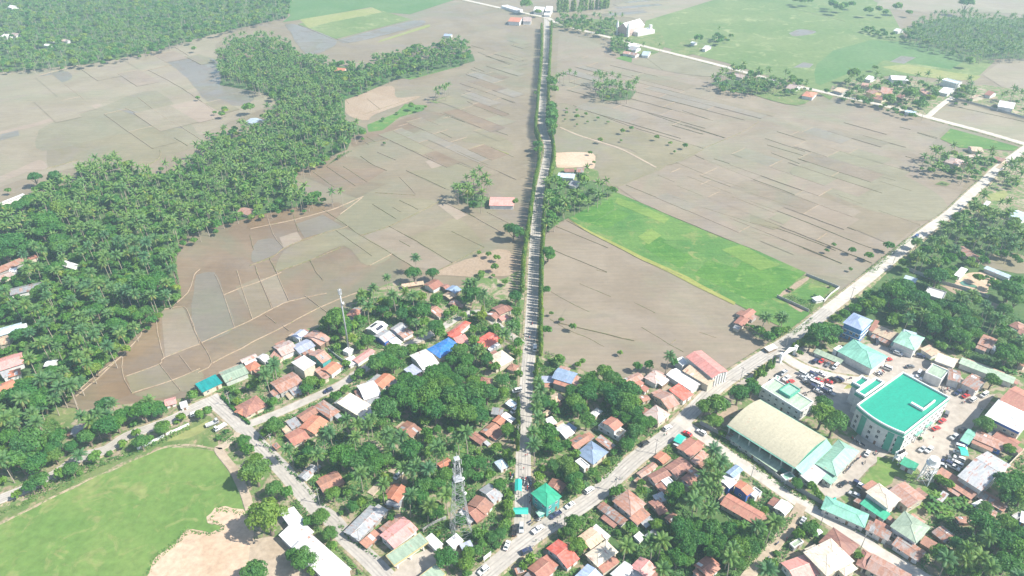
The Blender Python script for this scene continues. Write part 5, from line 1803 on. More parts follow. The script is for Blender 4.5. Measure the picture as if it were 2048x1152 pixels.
# ---- arch gate of the compound
p0, p1 = place(*zpx('K', 612, 715)), place(*zpx('K', 722, 655))
d = p1 - p0; L = d.length; ang = math.atan2(d.y, d.x)
r = empty('arch_gate', tuple((p0 + p1) / 2), ang)
for s in (-1, 1):
    m = MB(); m.box((s * L / 2, 0, 2.9), (1.1, 1.1, 5.8)); m.box((s * L / 2, 0, 5.95), (1.5, 1.5, .3)); m.build('pillar', M['trim'], r)
m = MB(); m.box((0, 0, 5.0), (L - 1.1, .7, 1.2)); m.add([(-L * .3, -.4, 5.65), (L * .3, -.4, 5.65), (0, -.4, 7.4), (-L * .3, .4, 5.65), (L * .3, .4, 5.65), (0, .4, 7.4)], [(0, 1, 2), (5, 4, 3), (0, 2, 5, 3), (1, 4, 5, 2), (0, 3, 4, 1)])
m.build('lintel', M['trim'], r)
tag(r, 'white arch gate between the dusty road and the car park', 'gate')

# ---- walls, hedges and fences
def wall_run(name, zone, flat, h, th, mat, label, cat='wall', post=None):
    p = pts(zone, flat)
    r = empty(name, (p[0].x, p[0].y, 0))
    for a, b in zip(p[:-1], p[1:]):
        d = b - a
        n = max(1, round(d.length / 6))
        ang = math.atan2(d.y, d.x)
        for k in range(n):
            q = a.lerp(b, (k + .5) / n) - p[0]
            m = MB(); m.box((q.x, q.y, .3 + h / 2), (d.length / n - .32, th, h), rotz=ang); m.build('wall_panel', mat, r)
            q = a.lerp(b, k / n) - p[0]
            m = MB(); m.box((q.x, q.y, .35 + h / 2), (.32, th + .12, h + .15), rotz=ang); m.build('post', post or mat, r)
    return tag(r, label, cat)
wall_run('perimeter_wall', 'E', [60, 245, 240, 345, 400, 470, 545, 590, 640, 640, 840, 755, 1020, 870, 1180, 960, 1350, 1060], 2.2, .2, M['w_grey'], 'long grey perimeter wall along the compound road by the covered court')
wall_run('perimeter_wall', 'V', [150, 715, 300, 775, 450, 835, 650, 890, 870, 965], 2.2, .2, M['w_grey'], 'grey wall beside the pool garden and dry lawn')
wall_run('perimeter_wall', 'K', [590, 212, 700, 262, 835, 325], 1.6, .2, M['w_grey'], 'mossy low wall between rice and the fenced grass lot')
wall_run('perimeter_wall', 'K', [815, 45, 940, 95, 1065, 145], 1.6, .2, M['w_grey'], 'low wall between paddy and the fenced grass lot')
wall_run('perimeter_wall', 'K', [1065, 145, 1000, 195, 950, 250], 1.4, .2, M['w_white'], 'pale low wall of the fenced lot along the dusty road')
wall_run('perimeter_wall', 'C', [380, 890, 440, 850, 520, 815], 2.0, .2, M['w_grey'], 'grey yard wall beside the lattice tower')
wall_run('perimeter_wall', 'S', [1530, 745, 1700, 790, 1850, 830, 2060, 890], 1.8, .25, M['w_grey'], 'far grey wall along the paddy east of the village lane')
wall_run('perimeter_wall', 'J', [1420, 1110, 1460, 1080, 1510, 1045], 1.8, .2, M['w_white'], 'short white wall beside the tall tree at the fork')
wall_run('garden_fence', 'A', [830, 400, 930, 350, 1030, 300, 1140, 250], 1.5, .08, M['trim'], 'white rail fence between grass field and roadside shrubs', 'fence')
wall_run('perimeter_wall', 'H', [1065, 625, 1120, 670, 1190, 720], 1.8, .2, M['w_grey'], 'dark yard wall between monopole and pinkish gable')
wall_run('perimeter_wall', 'F', [905, 610, 1000, 505, 1100, 400], 1.8, .2, M['w_cream'], 'cream boundary wall beside the dry lawn strip')

# ---- billboard by the crossing
p = place(*zpx('C', 765, 1065))
r = empty('billboard', tuple(p), .75)
for s in (-1, 1):
    m = MB(); m.box((s * 1.4, 0, 1.5), (.15, .15, 3.4)); m.build('post', M['steel'], r)
m = MB(); m.box((0, 0, 3.2), (3.6, .12, 2.0)); m.build('panel', M['trim'], r)
tag(r, 'blank white billboard panel on posts in the crossing verge', 'billboard')

# ---- pool
cpt = place(*zpx('V', 690, 845))
def kidney(c6s):
    return smooth_line(pts('V', c6s) + [pts('V', c6s)[0]], 4)[:-1]
M['pool'] = plain('pool water', (0.10, 0.21, 0.15), 0.05, 0, .1)
sheet('pool_water', kidney([612, 825, 650, 812, 690, 838, 745, 848, 772, 868, 740, 872, 690, 860, 640, 850]), .62, M['pool'])
sheet('pool_water', kidney([770, 775, 820, 768, 850, 785, 820, 800, 790, 790]), .624, M['pool'])

# ---- utility poles
PM = MB(); PM.tube((0, 0, 0), (0, 0, 9.5), .16, .1, n=8); pole_me = PM.build('pole', M['w_grey']); 
CM = MB(); CM.box((0, 0, 8.7), (2.2, .12, .14)); cross_me = CM.build('crossarm', M['w_wood'])
IM = MB()
for x in (-1, -.35, .35, 1):
    IM.tube((x, 0, 8.77), (x, 0, 9.02), .06, n=6)
ins_me = IM.build('insulator', M['trim'])
TM = MB(); TM.tube((.35, 0, 7.0), (.35, 0, 8.0), .26, n=10); tr_me = TM.build('transformer', M['w_grey'])
for o in (pole_me, cross_me, ins_me, tr_me):
    COL.objects.unlink(o)
def upole(p, ang, label, group, trf=False):
    r = empty('utility_pole', (p.x, p.y, 0), ang)
    data_obj('pole', pole_me.data, r); data_obj('crossarm', cross_me.data, r); data_obj('insulator', ins_me.data, r)
    if trf:
        data_obj('transformer', tr_me.data, r)
    tag(r, label, 'utility pole', group)
POLES = [('main road', [1062, 575, 1066, 520, 1070, 470, 1073, 420, 1084, 350], 'grey utility pole among the columnar trees of the main road'),
         ('diag', [1128, 1060, 1230, 985, 1310, 910], 'grey utility pole beside the diagonal road houses'),
         ('north', [1038, 960, 1037, 880, 1041, 800, 1046, 735], 'grey utility pole at the left kerb of the main road in town'),
         ('comp', [1430, 912, 1500, 962, 1640, 1052, 1720, 1100], 'grey utility pole along the compound road'),
         ('school', [462, 815, 545, 900, 640, 1010, 720, 1090], 'grey utility pole along the school road'),
         ('field', [1480, 765, 1570, 700, 1700, 602, 1785, 530], 'grey utility pole beside the dusty road at the paddies')]
for g, f, lab in POLES:
    P = pts('X', f)
    for i, p in enumerate(P):
        q = P[min(i + 1, len(P) - 1)] - P[max(i - 1, 0)]
        upole(p, math.atan2(q.y, q.x) + math.pi / 2, lab, 'poles, ' + lab[5:], i == 1)

# ------------------------------------------------------------------ trees
def rnd_dirs(n, up=0.0):
    v = rng.normal(size=(n, 3))
    v /= np.linalg.norm(v, axis=1)[:, None]
    if up:
        v[:, 2] = np.where(v[:, 2] < -0.35, -v[:, 2], v[:, 2])
    return v

def leaf_cards(pos, nrm, size, aspect=1.5):
    """one rhombic leaf spray per position, facing nrm with jitter"""
    n = len(pos)
    nn = nrm + rng.normal(scale=.45, size=(n, 3))
    nn /= np.linalg.norm(nn, axis=1)[:, None]
    t = np.cross(nn, rng.normal(size=(n, 3)))
    t /= np.linalg.norm(t, axis=1)[:, None]
    b = np.cross(nn, t)
    s = (size * rng.uniform(.65, 1.35, n))[:, None]
    V = np.stack([pos - t * s * aspect * .6, pos - b * s * .5 + nn * s * .12, pos + t * s * aspect * .6, pos + b * s * .5 + nn * s * .12], 1).reshape(-1, 3)
    Fc = np.arange(4 * n).reshape(n, 4)
    return V, Fc

def np_mesh(name, parts, mats):
    """parts: list of (verts Nx3, faces Mx4, material index)"""
    vs, fs, mi, off = [], [], [], 0
    for V, Fc, m in parts:
        vs.append(V); fs.append(Fc + off); mi.append(np.full(len(Fc), m)); off += len(V)
    V = np.concatenate(vs).astype(np.float32); Fc = np.concatenate(fs).astype(np.int32); mi = np.concatenate(mi).astype(np.int32)
    me = bpy.data.meshes.new(name)
    me.vertices.add(len(V)); me.vertices.foreach_set('co', V.ravel())
    me.loops.add(len(Fc) * 4); me.loops.foreach_set('vertex_index', Fc.ravel())
    me.polygons.add(len(Fc)); me.polygons.foreach_set('loop_start', np.arange(0, 4 * len(Fc), 4, dtype=np.int32))
    for m in mats:
        me.materials.append(m)
    me.polygons.foreach_set('material_index', mi)
    me.update(calc_edges=True)
    return me

def tube_np(path, radii, n=6):
    mb_v, mb_f = [], []
    for i, (p, r) in enumerate(zip(path, radii)):
        for k in range(n):
            t = 2 * math.pi * k / n
            mb_v.append((p[0] + r * math.cos(t), p[1] + r * math.sin(t), p[2]))
    for i in range(len(path) - 1):
        for k in range(n):
            a, b = i * n + k, i * n + (k + 1) % n
            mb_f.append((a, b, b + n, a + n))
    return np.array(mb_v, float), np.array(mb_f)

def crown_np(nleaf, size, flat=.8, lobes=15, zc=1.15, spread=.62):
    cs, rs = [], []
    for i in range(lobes):
        t = i * 2.39996 + rng.uniform(-.4, .4)
        u = (i + .5) / lobes
        rad = math.sqrt(u) * spread * rng.uniform(.8, 1.15)
        z = zc + flat * (math.sqrt(max(0, 1 - (rad) ** 2)) - .62) * rng.uniform(.75, 1.1)
        cs.append((rad * math.cos(t), rad * math.sin(t), z)); rs.append(rng.uniform(.26, .43))
    cs, rs = np.array(cs), np.array(rs)
    pk = rs ** 2 / (rs ** 2).sum()
    idx = rng.choice(lobes, nleaf, p=pk)
    d = rnd_dirs(nleaf, 1)
    d[:, 2] *= .9
    rr = rs[idx] * rng.uniform(.55, 1.04, nleaf) ** .6
    pos = cs[idx] + d * rr[:, None]
    k = pos[:, 2] < .45
    pos[k, 2] = .45 + rng.uniform(0, .2, k.sum())
    return leaf_cards(pos, d, size)

def limbs_np(h0=.62, r0=.085):
    V, Fc = [], []
    off = 0
    bend = rng.uniform(-.06, .06, 2)
    main = [(0, 0, -.08), (bend[0] * .4, bend[1] * .4, h0 * .5), (bend[0], bend[1], h0), (bend[0] * 1.2, bend[1] * 1.2, h0 + .4)]
    for path, rad in [(main, [r0 * 1.3, r0, r0 * .85, r0 * .4])] + [
            ([(bend[0], bend[1], h0 * .75), (bend[0] + .25 * math.cos(t), bend[1] + .25 * math.sin(t), h0 * 1.25), (bend[0] + .52 * math.cos(t), bend[1] + .52 * math.sin(t), h0 * 1.75)], [r0 * .6, r0 * .42, r0 * .2])
            for t in (rng.uniform(0, 1.2), rng.uniform(1.8, 3), rng.uniform(3.4, 4.4), rng.uniform(4.9, 6))]:
        v, f = tube_np(path, rad, 6)
        V.append(v); Fc.append(f + off); off += len(v)
    return np.concatenate(V), np.concatenate(Fc)

def palm_np(h, fronds, nl, flen, low=False):
    lean = rng.uniform(-.09, .09, 2) * h
    path = [(lean[0] * (t ** 1.7), lean[1] * (t ** 1.7), h * t) for t in (-.03, .0, .2, .45, .7, 1.0)]
    path[0] = (0, 0, -.4)
    trunk = tube_np(path, [.27, .26, .2, .17, .15, .13], 5 if low else 7)
    top = np.array(path[-1])
    G, O = [[], []], [[], []]
    for i in range(fronds):
        az = i * 2.39996 + rng.uniform(-.2, .2)
        u = i / (fronds - 1)
        el = R(78 - 95 * u ** .9 + rng.uniform(-8, 8))
        ln = flen * rng.uniform(.85, 1.1) * (.8 + .2 * math.sin(u * 3.1))
        d = np.array([math.cos(az), math.sin(az), 0.])
        seg = 5 if low else nl
        pts_, dirs = [], []
        p = top.copy(); e = el
        for k in range(seg + 1):
            pts_.append(p.copy())
            v = d * math.cos(e) + np.array([0, 0, math.sin(e)])
            dirs.append(v)
            p = p + v * ln / seg
            e -= (R(62) + .25 * u) / seg * (.5 + 1.1 * k / seg)
        pts_, dirs = np.array(pts_), np.array(dirs)
        side = np.array([-math.sin(az), math.cos(az), 0.])
        tgt = O if u > .74 and rng.random() < (.22 if low else .65) else G
        for s in (-1, 1):
            if low:
                wv = np.array([.18, .62, .78, .66, .42, .1]) * flen * .2
                out = pts_ + side * s * wv[:, None] - np.array([0, 0, 1.]) * (wv * .75)[:, None]
                V = np.concatenate([pts_, out]); n = seg + 1
                Fq = np.array([(k, k + 1, n + k + 1, n + k) for k in range(seg)])
                tgt[0].append(V); tgt[1].append(Fq)
            else:
                for k in range(1, seg + 1):
                    t = k / seg
                    wl = flen * .27 * (math.sin(math.pi * min(1, t * .85 + .14)) ** .7) * rng.uniform(.85, 1.15)
                    b0 = pts_[k]
                    dr = side * s * .86 + dirs[k] * .5 + np.array([0, 0, -.42 - .25 * rng.random()])
                    dr /= np.linalg.norm(dr)
                    w = dirs[k] * ln / seg * .47
                    m_ = b0 + dr * wl * .55 + np.array([0, 0, .04])
                    tgt[0].append(np.array([b0 - w, b0 + w, m_ + w * .9, m_ - w * .9])); tgt[1].append(np.array([[0, 1, 2, 3]]))
                    tip = b0 + dr * wl + np.array([0, 0, -.12 * wl])
                    tgt[0].append(np.array([m_ - w * .9, m_ + w * .9, tip + w * .15, tip - w * .15])); tgt[1].append(np.array([[0, 1, 2, 3]]))
    out = []
    for k, (vs, fs) in enumerate((G, O)):
        if not vs:
            continue
        off, FF = 0, []
        for v, f in zip(vs, fs):
            FF.append(f + off); off += len(v)
        out.append((np.concatenate(vs), np.concatenate(FF), k))
    if not low:          # nuts under the crown
        pos = top + rnd_dirs(14) * .35 - np.array([0, 0, .35])
        V, Fq = leaf_cards(pos, rnd_dirs(14), .3, .8)
        out.append((V, Fq, 1))
    return trunk, out

def mast_np(nleaf, size):
    z = rng.uniform(.04, 1, nleaf)
    prof = .112 * (np.clip((1 - z) * 3.2, 0, 1)) ** .7 * np.clip(z * 8, .4, 1)
    a = rng.uniform(0, 6.283, nleaf)
    k = rng.uniform(.6, 1.1, nleaf)
    pos = np.stack([prof * k * np.cos(a), prof * k * np.sin(a), z], 1)
    nr = np.stack([np.cos(a), np.sin(a), np.full(nleaf, .25)], 1)
    return leaf_cards(pos, nr, size, 2.0)

def banana_np():
    Vs, Fs, off = [], [], 0
    for i in range(9):
        az = i * 2.4 + rng.uniform(-.3, .3)
        el = R(rng.uniform(48, 82)); ln = rng.uniform(2.2, 3.2)
        d = np.array([math.cos(az), math.sin(az), 0]); side = np.array([-math.sin(az), math.cos(az), 0])
        p = np.array([0, 0, rng.uniform(1.2, 1.8)]); e = el; L_, R_ = [], []
        for k in range(6):
            w = (.06, .3, .42, .42, .32, .06)[k]
            L_.append(p + side * w + [0, 0, -.05]); R_.append(p - side * w + [0, 0, -.05])
            p = p + (d * math.cos(e) + np.array([0, 0, math.sin(e)])) * ln / 5
            e -= R(26)
        V = np.array(L_ + R_); Fs.append(np.array([(k, k + 1, 6 + k + 1, 6 + k) for k in range(5)]) + off); Vs.append(V); off += len(V)
    return np.concatenate(Vs), np.concatenate(Fs)

BARK = [M['bark']]
PROT = {}
for sp, mat in (('m', 'leafdark'), ('l', 'leafmid'), ('y', 'leafyel')):
    PROT[sp] = []
    for k in range(5):
        cr = np_mesh('crown', [crown_np(2700, .085 if sp != 'y' else .09, flat=(.8, .9, .7, .85, .75)[k], lobes=(15, 18, 13, 22, 16)[k]) + (0,)], [M[mat]])
        tr = np_mesh('trunk', [limbs_np() + (0,)], BARK)
        PROT[sp].append((tr, cr))
PROT['s'] = []
for k in range(3):
    cr = np_mesh('foliage', [crown_np(700, .17, flat=.75, lobes=9, zc=.72, spread=.5) + (0,)], [M['leafmid']])
    st = np_mesh('stem', [limbs_np(.4, .05) + (0,)], BARK)
    PROT['s'].append((st, cr))
PROT['p'] = []
for k in range(6):
    tr, fr = palm_np(11.0, 25, 15, 4.1)
    PROT['p'].append((np_mesh('trunk', [tr + (0,)], [M['palmbark']]), np_mesh('crown', fr, [M['frond'], M['frondold']])))
PROT['c'] = []
for k in range(4):
    PROT['c'].append((np_mesh('trunk', [tube_np([(0, 0, -.05), (0, 0, .5), (0, 0, .95)], [.016, .012, .004], 5) + (0,)], BARK), np_mesh('crown', [mast_np(520, .05) + (0,)], [M['mast']])))
PROT['b'] = []
for k in range(3):
    PROT['b'].append((np_mesh('stem', [tube_np([(0, 0, -.1), (0, 0, .9), (0, 0, 1.9)], [.16, .14, .08], 6) + (0,)], [M['palmbark']]), np_mesh('leaves', [banana_np() + (0,)], [M['leafmid']])))
# light versions for the masses that stand too far off or too deep in the grove to count
LOW = {}
for sp in 'mly':
    LOW[sp] = [crown_np(330, .25, lobes=14) for _ in range(4)]
    LOW[sp + 'far'] = [crown_np(150, .36, lobes=11) for _ in range(5)]
LOW['p'] = []
for k in range(5):
    tr, fr = palm_np(11.0, 18, 5, 4.3, low=True)
    LOW['p'].append((tr, fr))
LOW['pfar'] = [palm_np(11.0, 11, 5, 4.4, low=True) for _ in range(5)]
LOW['c'] = [mast_np(110, .10) for _ in range(3)]

TREES = []      # species, x, y, size (crown radius, or height for p/c), area
def add_tree(sp, x, y, size, area, force=False):
    TREES.append([sp, x, y, size, area])

